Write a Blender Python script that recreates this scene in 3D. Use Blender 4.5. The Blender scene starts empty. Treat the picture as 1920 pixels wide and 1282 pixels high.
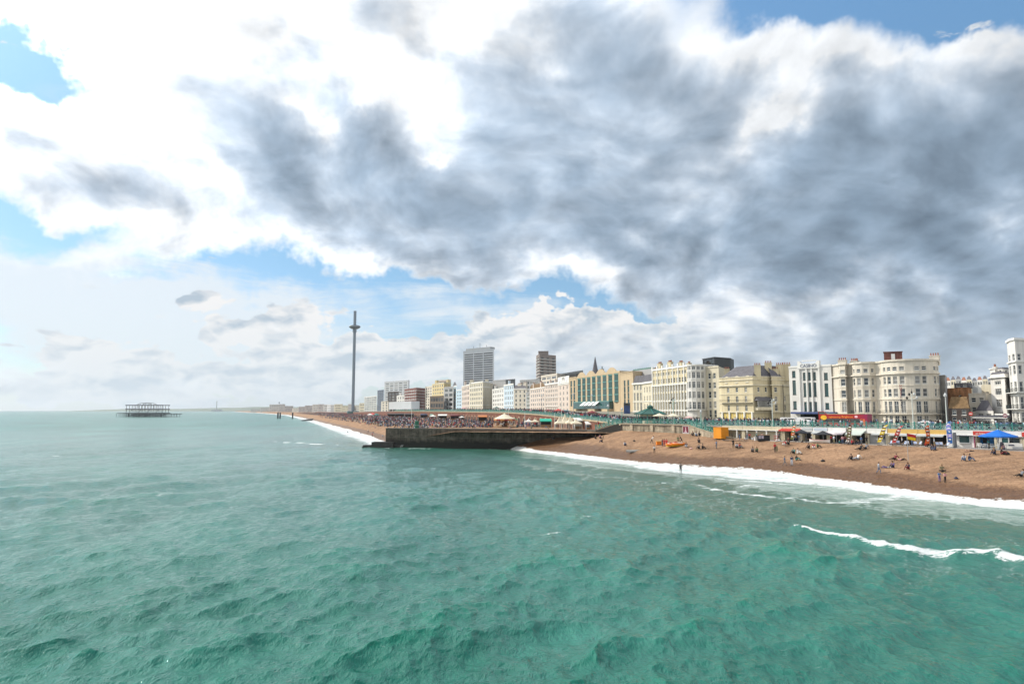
import bpy, bmesh, math, random
import numpy as np
from mathutils import Vector, Matrix
from mathutils.bvhtree import BVHTree
R = math.radians
rnd = random.Random(7)
SC = bpy.context.scene
# ------------------------------------------------------------------ camera
H = 12.0                       # eye height above the water, metres
FPX = 1280.0                   # focal length in pixels of a 1920 wide frame (24 mm)
PITCH = math.atan(128.0 / FPX)
CP, SP = math.cos(PITCH), math.sin(PITCH)
cam = bpy.data.objects.new("camera", bpy.data.cameras.new("camera"))
SC.collection.objects.link(cam)
cam.location = (0, 0, H)
cam.rotation_euler = (math.pi / 2 + PITCH, 0, 0)
cam.data.sensor_width = 36; cam.data.lens = 24
cam.data.clip_start = 0.5; cam.data.clip_end = 90000
SC.camera = cam
# ------------------------------------------------------------------ light
SUN_EL, SUN_AZ = 39.0, -70.0   # degrees; azimuth from the view axis (+Y), negative = west side
sd = Vector((math.sin(R(SUN_AZ)) * math.cos(R(SUN_EL)), math.cos(R(SUN_AZ)) * math.cos(R(SUN_EL)), math.sin(R(SUN_EL))))
sun = bpy.data.objects.new("sun", bpy.data.lights.new("sun", 'SUN'))
SC.collection.objects.link(sun)
sun.data.energy = 3.6; sun.data.angle = R(0.6); sun.data.color = (1.0, 0.92, 0.79)
sun.rotation_euler = (-sd).to_track_quat('-Z', 'Y').to_euler()
SC.view_settings.view_transform = 'Standard'; SC.view_settings.look = 'None'
SC.view_settings.exposure = 0.0; SC.view_settings.gamma = 1.0
SC.cycles.use_denoising = True
SC.cycles.denoiser = 'OPENIMAGEDENOISE'; SC.cycles.denoising_input_passes = 'RGB_ALBEDO_NORMAL'; SC.cycles.denoising_prefilter = 'ACCURATE'
SC.cycles.max_bounces = 5; SC.cycles.diffuse_bounces = 2; SC.cycles.glossy_bounces = 2
SC.cycles.transmission_bounces = 2; SC.cycles.volume_bounces = 0; SC.cycles.transparent_max_bounces = 6
SC.cycles.sample_clamp_indirect = 6.0

def ray(px, py):
    x, y = (px - 960) / FPX, (641 - py) / FPX
    return Vector((x, CP - y * SP, SP + y * CP))
def zat(py, Y):
    d = ray(960, py); return H + Y * d.z / d.y
def gnd(px, py, z=0.0):
    d = ray(px, py); t = (z - H) / d.z
    return (d.x * t, d.y * t)
def P(px, Y):
    return ((px - 960) / FPX * Y * CP, Y)

# ------------------------------------------------------------------ sky
class NT:
    def __init__(s, t): s.t = t; t.nodes.clear()
    def n(s, typ, ins=None, **kw):
        nd = s.t.nodes.new(typ)
        for k, v in kw.items(): setattr(nd, k, v)
        for k, v in (ins or {}).items():
            i = nd.inputs[k]
            if isinstance(v, bpy.types.NodeSocket): s.t.links.new(v, i)
            else: i.default_value = v
        return nd
    def m(s, op, a, b=None, c=None, clamp=False):
        ins = {0: a}
        if b is not None: ins[1] = b
        if c is not None: ins[2] = c
        return s.n('ShaderNodeMath', ins, operation=op, use_clamp=clamp).outputs[0]
    def vm(s, op, a, b=None, sc=None):
        ins = {0: a}
        if b is not None: ins[1] = b
        if sc is not None: ins[3] = sc
        return s.n('ShaderNodeVectorMath', ins, operation=op).outputs[0]
    def noise(s, vec, scale, detail=4, rough=.55, dist=0.0, lac=2.0, col=False, dim='3D'):
        nd = s.n('ShaderNodeTexNoise', {'Vector': vec, 'Scale': scale, 'Detail': detail, 'Roughness': rough, 'Distortion': dist, 'Lacunarity': lac}, noise_dimensions=dim)
        return nd.outputs[1 if col else 0]
    def mr(s, v, a, b, c=0.0, d=1.0, smooth=True):
        nd = s.n('ShaderNodeMapRange', {0: v, 1: a, 2: b, 3: c, 4: d}, interpolation_type='SMOOTHSTEP' if smooth else 'LINEAR')
        return nd.outputs[0]
    def mix(s, f, a, b):
        nd = s.n('ShaderNodeMix', None, data_type='RGBA')
        for i, v in ((0, f), (6, a), (7, b)):
            if isinstance(v, bpy.types.NodeSocket): s.t.links.new(v, nd.inputs[i])
            else: nd.inputs[i].default_value = v if i == 0 else (*v[:3], 1)
        return nd.outputs[2]

def build_sky():
    class N2(NT):
        def noise(s, *a, **k): k['dim'] = '2D'; return NT.noise(s, *a, **k)
    w = bpy.data.worlds.new("World"); SC.world = w; w.use_nodes = True
    T = N2(w.node_tree)
    out = T.n('ShaderNodeOutputWorld')
    sky = T.n('ShaderNodeTexSky', sky_type='NISHITA', sun_disc=False, sun_elevation=R(SUN_EL), sun_rotation=R(SUN_AZ),
              air_density=1.0, dust_density=0.8, ozone_density=2.0)
    g = T.n('ShaderNodeTexCoord').outputs['Generated']
    sep = T.n('ShaderNodeSeparateXYZ', {0: g})
    x, y, z = sep.outputs
    u = T.m('ARCTAN2', x, y); v = T.m('ARCSINE', z)
    uv = T.n('ShaderNodeCombineXYZ', {0: u, 1: v, 2: 0.0}).outputs[0]
    # cloud layer seen in perspective: direction projected on a high plane
    den = T.m('ADD', T.m('MAXIMUM', z, 0.0), 0.42)
    pl0 = T.n('ShaderNodeCombineXYZ', {0: T.m('DIVIDE', x, den), 1: T.m('DIVIDE', y, den), 2: 0.0}).outputs[0]
    pw_ = T.vm('SCALE', T.vm('SUBTRACT', T.noise(pl0, 2.2, 3, .5, col=True), (.5, .5, .5)), sc=.16)
    pl = T.vm('ADD', pl0, pw_)
    def billow(vec, sc, det, rough=.5):
        nd = T.n('ShaderNodeTexVoronoi', {'Vector': vec, 'Scale': sc, 'Detail': det, 'Roughness': rough, 'Smoothness': .6}, feature='SMOOTH_F1', normalize=True, voronoi_dimensions='2D')
        return T.m('SUBTRACT', 1.0, nd.outputs['Distance'])
    # domain warp of the coarse layout
    wn = T.noise(uv, 3.2, 6, .62, col=True)
    wv = T.vm('SCALE', T.vm('SUBTRACT', wn, (.5, .5, .5)), sc=0.22)
    uvw = T.vm('MULTIPLY', T.vm('ADD', uv, wv), (1, 1, 0))
    def blobs(lst, base):
        acc = base
        for (px, py, rx, ry, ang, amp) in lst:
            d = ray(px, py).normalized()
            mp = T.n('ShaderNodeMapping', {'Vector': uvw, 'Location': (math.atan2(d.x, d.y), math.asin(d.z), 0), 'Rotation': (0, 0, R(ang)), 'Scale': (rx / FPX, ry / FPX, 1)}, vector_type='TEXTURE')
            gr = T.n('ShaderNodeTexGradient', {0: mp.outputs[0]}, gradient_type='QUADRATIC_SPHERE').outputs[1]
            acc = T.m('MULTIPLY_ADD', gr, amp, acc)
        return acc
    cov = blobs(COVER, 0.02)
    dark = blobs(DARK, 0.0)
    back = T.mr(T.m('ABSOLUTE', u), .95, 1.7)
    cov = T.m('MULTIPLY_ADD', back, .75, cov)  # bright cloud added over the unseen rear sky to fill shaded walls
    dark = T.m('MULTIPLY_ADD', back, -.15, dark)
    # main deck detail
    so = Vector((-.87, .5, 0)) * 0.055
    def field(vec, d1, d2):
        f = T.noise(vec, 3.1, d1, .55, .1)
        return T.m('MULTIPLY_ADD', T.m('SUBTRACT', billow(vec, 4.2, d2, .55), .62), .72, f)
    n1 = field(pl, 9, 3)
    n1b = field(T.vm('ADD', pl, tuple(so)), 5, 1)
    relief = T.m('SUBTRACT', n1, n1b)
    dens = T.m('MULTIPLY_ADD', T.m('SUBTRACT', n1, .5), 1.35, cov)
    alpha = T.mr(dens, 0.09, 0.56)
    n2 = T.noise(pl, 1.5, 5, .55, .3)
    bil = T.noise(pl, 9.0, 8, .58, .15)
    shade = T.m('MULTIPLY_ADD', T.m('SUBTRACT', n2, .5), .7, dark)
    shade = T.m('MULTIPLY_ADD', relief, 1.15, shade)
    shade = T.m('MULTIPLY_ADD', T.m('SUBTRACT', bil, .5), .5, shade)
    shade = T.m('MULTIPLY', T.m('MAXIMUM', shade, 0.0), T.mr(dens, 0.16, 0.62))
    shade = T.m('SUBTRACT', 1.0, T.m('EXPONENT', T.m('MULTIPLY', shade, -1.8)))
    cr = T.n('ShaderNodeValToRGB', {0: T.m('ADD', shade, .05)})
    e = cr.color_ramp.elements
    e[0].position = 0.0; e[0].color = (.93, .95, .97, 1)
    e[1].position = 1.0; e[1].color = (.20, .285, .385, 1)
    for p, c in ((.25, (.74, .80, .87)), (.5, (.53, .62, .73)), (.76, (.34, .44, .56))):
        k = e.new(p); k.color = (*c, 1)
    tex = T.m('ADD', T.m('MULTIPLY_ADD', T.m('SUBTRACT', n1, .5), -.45, 1.0), T.m('MULTIPLY', T.m('SUBTRACT', bil, .5), .45))
    tex = T.m('ADD', tex, T.m('MULTIPLY', relief, -.9))
    cc0 = T.vm('SCALE', cr.outputs[0], sc=tex)
    # brighter towards the sun: thin parts of the deck let the light through
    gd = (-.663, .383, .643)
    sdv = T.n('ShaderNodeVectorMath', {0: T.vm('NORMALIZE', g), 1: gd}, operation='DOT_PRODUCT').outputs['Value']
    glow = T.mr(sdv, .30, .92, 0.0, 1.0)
    ccol = T.vm('SCALE', cc0, sc=T.m('MULTIPLY_ADD', T.mr(sdv, .82, 1.0, 0, 2.2), 1.0, T.m('MULTIPLY_ADD', glow, .30, 1.0)))  # steeper gain beside the out-of-frame sun, added as fill light
    # distant heaped clouds low above the horizon
    hv = T.n('ShaderNodeMapping', {'Vector': uv, 'Scale': (1.0, 2.1, 1)}).outputs[0]
    hw = T.vm('ADD', hv, T.vm('SCALE', T.vm('SUBTRACT', T.noise(hv, 9, 4, .5, col=True), (.5, .5, .5)), sc=.05))
    h1 = T.m('MULTIPLY_ADD', T.m('SUBTRACT', billow(hw, 11, 3, .55), .6), .75, T.noise(hw, 5.0, 8, .58))
    h1b = T.m('MULTIPLY_ADD', T.m('SUBTRACT', billow(T.vm('ADD', hw, (-.012, .016, 0)), 11, 1, .55), .6), .75, T.noise(T.vm('ADD', hw, (-.012, .016, 0)), 5.0, 5, .58))
    hc = blobs(HEAPS, -0.05)
    hd = T.m('MULTIPLY_ADD', T.m('SUBTRACT', h1, .5), 1.1, hc)
    ha = T.mr(hd, 0.21, 0.29)
    hs = T.m('MULTIPLY_ADD', T.m('SUBTRACT', h1, h1b), 3.8, T.m('MULTIPLY', T.mr(hd, .25, .95), .50))
    hcol = T.mix(T.mr(hs, -.05, .8, smooth=False), (.93, .93, .93), (.47, .57, .67))
    # thin high cirrus
    cv = T.n('ShaderNodeMapping', {'Vector': uv, 'Rotation': (0, 0, R(7)), 'Scale': (1.0, 6.5, 1)}).outputs[0]
    c1 = T.noise(cv, 3.2, 7, .62, .5)
    ca = T.m('MULTIPLY', T.mr(T.m('ADD', c1, blobs(CIRRUS, -0.18)), .42, .85), .85)
    bsky = T.n('ShaderNodeBackground', {0: T.vm('SCALE', T.vm('MULTIPLY', sky.outputs[0], T.mix(T.mr(v, .10, .28), (.84, 1.02, 1.15), (.84, 1.08, 1.10))), sc=T.mr(v, .2, .6, 1.0, 1.55)), 1: 0.125})
    bc = T.n('ShaderNodeBackground', {0: (.86, .91, .95, 1), 1: 1.0})
    bh = T.n('ShaderNodeBackground', {0: hcol, 1: 1.0})
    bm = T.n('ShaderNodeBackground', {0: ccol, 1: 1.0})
    def mx(f, a, b): return T.n('ShaderNodeMixShader', {0: f, 1: a.outputs[0], 2: b.outputs[0]})
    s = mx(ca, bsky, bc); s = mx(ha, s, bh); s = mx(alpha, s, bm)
    # bright pale air just above the horizon
    hz = T.mr(v, 0.01, 0.17, 1.0, 0.0)
    hzc = T.n('ShaderNodeBackground', {0: (.74, .84, .91, 1), 1: 1.0})
    s = mx(T.m('MULTIPLY', hz, T.mr(u, -.5, .45, .6, .35)), s, hzc)
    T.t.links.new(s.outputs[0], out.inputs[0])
    w.cycles.sampling_method = 'MANUAL'; w.cycles.sample_map_resolution = 1024
COVER = [
    (250, 40, 900, 520, 0, .95), (900, 200, 900, 520, 0, .9), (1500, 300, 1000, 560, 0, 1.0), (1750, 600, 700, 360, 0, .8),
    (330, 360, 520, 230, -12, .75), (700, 440, 520, 140, -6, .6), (1000, 465, 560, 140, -6, .5), (30, 290, 330, 110, 0, .5), (1350, 520, 420, 160, 0, .4),
    (90, 165, 290, 80, -14, -1.15), (20, 120, 200, 80, -20, -.5), (20, 405, 330, 50, 0, -.7), (120, 60, 130, 60, 0, -.3),
    (1570, -40, 270, 105, -4, -1.4), (1870, -15, 230, 120, -8, -1.4), (1650, 0, 120, 80, 0, .3), (1900, 90, 120, 60, 0, .5),
    (860, 575, 620, 95, -2, -1.3), (300, 560, 700, 90, 0, -.8), (1150, 590, 420, 60, 8, -.55), (600, -600, 1800, 600, 0, .7),
]
DARK = [
    (620, 290, 1350, 520, -6, .34), (1650, 380, 1400, 760, 0, .50), (340, 310, 640, 300, -15, .08), (1640, 480, 760, 300, 0, .12), (1850, 330, 420, 420, 0, .25), (1900, 600, 700, 300, 0, .30), (980, 440, 760, 180, -5, .20), (1080, 110, 380, 420, -30, .36), (1130, 50, 330, 240, 0, .36), (1000, 330, 500, 240, 0, .14),
    (1300, 240, 520, 300, 0, .16), (1560, 300, 420, 200, 0, .18), (1680, 450, 700, 200, 0, .24), (1330, 430, 460, 130, 0, .22), (560, 330, 560, 200, -15, .16), (960, 260, 260, 120, 20, .15),
    (1800, 680, 760, 330, 0, .30), (0, 0, 620, 380, 0, -.8), (860, 10, 360, 200, -10, -.42), (440, 0, 620, 130, 0, -.3), (990, 150, 170, 90, -50, -.3),
    (1600, 55, 620, 110, 0, -.60), (1870, 80, 260, 160, 0, -.5), (120, 450, 420, 120, -8, -.4), (560, 270, 150, 60, -40, -.6), (260, 250, 200, 40, -30, -.45), (360, 300, 200, 40, -30, -.35), (670, 140, 100, 60, 0, -.6), (620, 180, 60, 40, 0, -.3), (805, 290, 90, 30, 0, -.45),
    (650, 505, 600, 50, -3, -.45), (1060, 505, 200, 50, 0, -.4), (1130, 470, 200, 60, 0, -.35), (1450, 590, 460, 110, 0, -.38), (1220, 390, 130, 50, 10, -.3), (1410, 280, 190, 60, 15, -.45), (1900, 420, 110, 60, 0, -.5), (1740, 570, 140, 80, -30, -.5), (1480, 210, 160, 60, 40, -.3), (1560, 560, 160, 80, 30, -.25),
]
HEAPS = [
    (1060, 715, 360, 90, 0, .55),     (700, 665, 700, 110, 0, .60), (1150, 640, 420, 110, 0, 1.0), (1400, 650, 520, 170, 0, .9), (300, 670, 620, 110, 0, .55), (990, 600, 110, 70, 0, .35), (1720, 660, 400, 190, 0, .5),
]
CIRRUS = [(150, 570, 760, 160, -6, .66), (900, 580, 500, 100, 0, .30), (450, 600, 760, 130, 0, .45), (60, 490, 420, 90, 0, .25)]
build_sky()

# ------------------------------------------------------------------ materials
MATS = {}
def mat(name, col, rough=.75, var=.12, vs=.6, bump=0.0, bs=6.0, metal=0.0, spec=.4, streak=0.0, rand=0.0):
    if name in MATS: return MATS[name]
    m = bpy.data.materials.new(name); m.use_nodes = True
    T = NT(m.node_tree); out = T.n('ShaderNodeOutputMaterial')
    pos = T.n('ShaderNodeNewGeometry').outputs['Position']
    c = (*col, 1)
    n = T.noise(pos, vs, 5, .6)
    f = T.mr(n, .25, .75, 1 - var, 1 + var, False)
    if streak:
        sv = T.n('ShaderNodeMapping', {'Vector': pos, 'Scale': (1.6, 1.6, .12)}).outputs[0]
        f = T.m('MULTIPLY', f, T.mr(T.noise(sv, 1.0, 5, .65), .35, .75, 1.0, 1 - streak))
    if rand:
        oi = T.n('ShaderNodeObjectInfo').outputs['Random']
        f = T.m('MULTIPLY', f, T.mr(oi, 0, 1, 1 - rand, 1 + rand, False))
    colr = T.vm('SCALE', T.n('ShaderNodeRGB').outputs[0], sc=f)
    T.t.nodes[[k.name for k in T.t.nodes if k.type == 'RGB'][0]].outputs[0].default_value = c
    b = T.n('ShaderNodeBsdfPrincipled', {'Base Color': colr, 'Roughness': rough, 'Metallic': metal, 'Specular IOR Level': spec})
    if bump:
        bn = T.n('ShaderNodeBump', {'Height': T.noise(pos, bs, 4, .6), 'Strength': bump, 'Distance': .1})
        T.t.links.new(bn.outputs[0], b.inputs['Normal'])
    T.t.links.new(b.outputs[0], out.inputs[0])
    MATS[name] = m; return m
def glass_mat(name, col=(.03, .04, .05), curtain=.5, rough=.08):
    m = bpy.data.materials.new(name); m.use_nodes = True
    T = NT(m.node_tree); out = T.n('ShaderNodeOutputMaterial')
    oi = T.n('ShaderNodeObjectInfo').outputs['Random']
    pos = T.n('ShaderNodeNewGeometry').outputs['Position']
    n = T.noise(pos, .9, 3, .6)
    f = T.m('MULTIPLY', T.mr(T.m('MULTIPLY_ADD', n, .5, T.m('MULTIPLY', oi, .75)), .62, .80), curtain)
    b = T.n('ShaderNodeBsdfPrincipled', {'Base Color': T.mix(f, col, (.42, .40, .36)), 'Roughness': rough, 'Specular IOR Level': .8})
    T.t.links.new(b.outputs[0], out.inputs[0]); MATS[name] = m; return m

# ------------------------------------------------------------------ mesh helpers
class MB:
    def __init__(s): s.v = []; s.f = []; s.mi = []; s.smooth = False
    def add(s, vs, fs, mi=0):
        o = len(s.v); s.v += [tuple(q) for q in vs]; s.f += [tuple(o + i for i in f) for f in fs]; s.mi += [mi] * len(fs)
    def box(s, x0, x1, y0, y1, z0, z1, mi=0, M=None):
        v = [Vector((x, y, z)) for z in (z0, z1) for y in (y0, y1) for x in (x0, x1)]
        if M is not None: v = [M @ q for q in v]
        s.add(v, [(0, 2, 3, 1), (4, 5, 7, 6), (0, 1, 5, 4), (2, 6, 7, 3), (0, 4, 6, 2), (1, 3, 7, 5)], mi)
    def bar(s, a, b, w, h=None, mi=0):
        a, b = Vector(a), Vector(b); h = h or w; d = (b - a)
        if d.length < 1e-6: return
        d.normalize(); up = Vector((0, 0, 1)) if abs(d.z) < .95 else Vector((0, 1, 0))
        r = d.cross(up).normalized() * w / 2; q = r.cross(d).normalized() * h / 2
        v = [a - r - q, a + r - q, a + r + q, a - r + q, b - r - q, b + r - q, b + r + q, b - r + q]
        s.add(v, [(3, 2, 1, 0), (4, 5, 6, 7), (0, 1, 5, 4), (1, 2, 6, 5), (2, 3, 7, 6), (3, 0, 4, 7)], mi)
    def lathe(s, prof, c=(0, 0), n=12, mi=0, sx=1, sy=1):
        o = len(s.v)
        for r, z in prof:
            for i in range(n):
                a = 2 * math.pi * i / n; s.v.append((c[0] + r * math.cos(a) * sx, c[1] + r * math.sin(a) * sy, z))
        for k in range(len(prof) - 1):
            for i in range(n):
                j = (i + 1) % n; s.f.append((o + k * n + i, o + k * n + j, o + k * n + n + j, o + k * n + n + i)); s.mi.append(mi)
        if prof[0][0] > 1e-4: s.f.append(tuple(o + i for i in reversed(range(n)))); s.mi.append(mi)
        if prof[-1][0] > 1e-4: s.f.append(tuple(o + (len(prof) - 1) * n + i for i in range(n))); s.mi.append(mi)
    def tube(s, a, b, r0, r1=None, n=8, mi=0):
        a, b = Vector(a), Vector(b); r1 = r0 if r1 is None else r1; d = (b - a).normalized()
        up = Vector((0, 0, 1)) if abs(d.z) < .95 else Vector((0, 1, 0)); r = d.cross(up).normalized(); q = r.cross(d)
        v = [p + (r * math.cos(2 * math.pi * i / n) + q * math.sin(2 * math.pi * i / n)) * rr for p, rr in ((a, r0), (b, r1)) for i in range(n)]
        s.add(v, [(i, (i + 1) % n, n + (i + 1) % n, n + i) for i in range(n)] + [tuple(reversed(range(n))), tuple(range(n, 2 * n))], mi)
    def prism(s, poly, z0, z1, mi=0, top=None):
        n = len(poly); top = top or poly
        v = [(x, y, z0) for x, y in poly] + [(x, y, z1) for x, y in top]
        s.add(v, [(i, (i + 1) % n, n + (i + 1) % n, n + i) for i in range(n)] + [tuple(reversed(range(n))), tuple(range(n, 2 * n))], mi)
    def mesh(s, name, mats):
        me = bpy.data.meshes.new(name); me.from_pydata(s.v, [], s.f)
        for m in mats: me.materials.append(m)
        me.polygons.foreach_set('material_index', s.mi)
        if s.smooth: me.polygons.foreach_set('use_smooth', [True] * len(s.f))
        me.update(); return me
    def build(s, name, mats, parent=None, loc=(0, 0, 0), rz=0.0):
        if not isinstance(mats, (list, tuple)): mats = [mats]
        if not s.f: return None
        o = bpy.data.objects.new(name, s.mesh(name, mats)); SC.collection.objects.link(o)
        o.location = loc; o.rotation_euler = (0, 0, rz)
        if parent is not None: o.parent = parent
        return o
def link(name, me, parent=None, loc=(0, 0, 0), rz=0.0, sc=None):
    o = bpy.data.objects.new(name, me); SC.collection.objects.link(o); o.location = loc; o.rotation_euler = (0, 0, rz)
    if sc: o.scale = sc
    if parent is not None: o.parent = parent
    return o
def tag(o, label, cat, group=None):
    o['label'] = label; o['category'] = cat
    if group: o['group'] = group
    return o
def thing(name, label, cat, loc=(0, 0, 0), rz=0.0, group=None):
    o = bpy.data.objects.new(name, None); SC.collection.objects.link(o); o.location = loc; o.rotation_euler = (0, 0, rz); o.empty_display_size = .2
    return tag(o, label, cat, group)
def setting(o, kind='structure'): o['kind'] = kind; return o
KIDS = {}
def copy_tree(o, parent=None):
    c = o.copy(); SC.collection.objects.link(c); c.parent = parent
    if o.name not in KIDS: KIDS[o.name] = list(o.children)
    for ch in KIDS[o.name]: copy_tree(ch, c)
    return c
def text_mesh(txt, size, ext=.02, m=None, vertical=False):
    cu = bpy.data.curves.new("lettering", 'FONT'); cu.body = "\n".join(txt) if vertical else txt
    cu.size = size; cu.extrude = ext; cu.align_x = 'CENTER'; cu.align_y = 'CENTER'; cu.space_line = .85 if vertical else 1; cu.resolution_u = 2; cu.offset = size * .012
    o = bpy.data.objects.new("lettering", cu); SC.collection.objects.link(o)
    bpy.context.view_layer.update()
    me = bpy.data.meshes.new_from_object(o.evaluated_get(bpy.context.evaluated_depsgraph_get()))
    bpy.data.objects.remove(o); me.materials.clear(); me.materials.append(m)
    me.transform(Matrix.Rotation(math.pi / 2, 4, 'X'))      # stands upright facing local -Y
    return me
# ------------------------------------------------------------------ plan of the place
NW = Vector((-.768, -.640)); ER = Vector((.640, -.768)); RZ = math.atan2(ER.y, ER.x)   # seaward normal / along-wall direction of the near frontage
def WL(px, o=0.0):             # point of the near promenade edge seen in column px, o metres seaward of it
    x = (px - 960) / FPX * CP
    Y = (190.7 - o / .768) / (x + .833)
    return (x * Y, Y)
PROM = 8.3; LOW = 5.2
def pw(px, Y, z): p = P(px, Y); return (p[0], p[1], z)
WEST = [(*WL(1165), 8.3), pw(1110, 222, 8.9), pw(1060, 250, 9.5), pw(1010, 284, 10.4), pw(960, 320, 11), pw(900, 385, 11.2), pw(840, 460, 11.3), pw(780, 560, 11.3), pw(740, 650, 11.2), pw(690, 850, 10.5),
        pw(655, 1150, 9), pw(625, 1600, 8), pw(585, 2300, 8), pw(535, 3600, 8), pw(470, 6500, 6)]
PROMLINE = [(145, 54.8, 8.3), (115.7, 90.0, 8.3)] + [(*WL(p), 8.3) for p in (1920, 1800, 1650, 1500, 1352, 1250)] + WEST
GRO = [pw(724, 226, 6.2), pw(900, 217, 6.2), pw(1100, 206, 6.15), pw(1116, 203, 6.2), pw(1140, 198, 7.4), pw(1158, 194, 8.25), (*WL(1165), 8.3)]

def vnoise(x, y, seed=0):
    xi = np.floor(x).astype(np.int64); yi = np.floor(y).astype(np.int64); fx = x - xi; fy = y - yi
    def h(a, b):
        n = (a * 374761393 + b * 668265263 + seed * 974711) & 0x7fffffff
        n = ((n ^ (n >> 13)) * 1274126177) & 0x7fffffff
        return ((n ^ (n >> 16)) & 0xffff) / 65535.0
    sx = fx * fx * (3 - 2 * fx); sy = fy * fy * (3 - 2 * fy)
    a = h(xi, yi) * (1 - sx) + h(xi + 1, yi) * sx; b = h(xi, yi + 1) * (1 - sx) + h(xi + 1, yi + 1) * sx
    return a * (1 - sy) + b * sy - .5
def grid_mesh(name, X, Y, Z, m, attrs=None):
    r, c = X.shape; me = bpy.data.meshes.new(name)
    co = np.stack([X, Y, Z], -1).reshape(-1, 3).astype(np.float32)
    idx = np.arange(r * c).reshape(r, c)
    q = np.stack([idx[:-1, :-1], idx[:-1, 1:], idx[1:, 1:], idx[1:, :-1]], -1).reshape(-1)
    nf = (r - 1) * (c - 1)
    me.vertices.add(r * c); me.vertices.foreach_set('co', co.ravel())
    me.loops.add(nf * 4); me.loops.foreach_set('vertex_index', q.astype(np.int32))
    me.polygons.add(nf); me.polygons.foreach_set('loop_start', np.arange(nf, dtype=np.int32) * 4); me.polygons.foreach_set('loop_total', np.full(nf, 4, np.int32))
    me.polygons.foreach_set('use_smooth', np.ones(nf, bool))
    for k, a in (attrs or {}).items():
        at = me.attributes.new(k, 'FLOAT', 'POINT'); at.data.foreach_set('value', a.astype(np.float32).ravel())
    me.materials.append(m); me.update(calc_edges=True)
    o = bpy.data.objects.new(name, me); SC.collection.objects.link(o); return o
def polydist(X, Y, pts):       # distance to a polyline and the interpolated extra value of its points
    best = np.full(X.shape, 1e9); val = np.zeros(X.shape)
    for a, b in zip(pts[:-1], pts[1:]):
        dx, dy = b[0] - a[0], b[1] - a[1]; L = dx * dx + dy * dy
        t = np.clip(((X - a[0]) * dx + (Y - a[1]) * dy) / L, 0, 1)
        d = np.hypot(X - a[0] - t * dx, Y - a[1] - t * dy); w = a[2] + (b[2] - a[2]) * t
        k = d < best; best = np.where(k, d, best); val = np.where(k, w, val)
    return best, val

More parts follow.
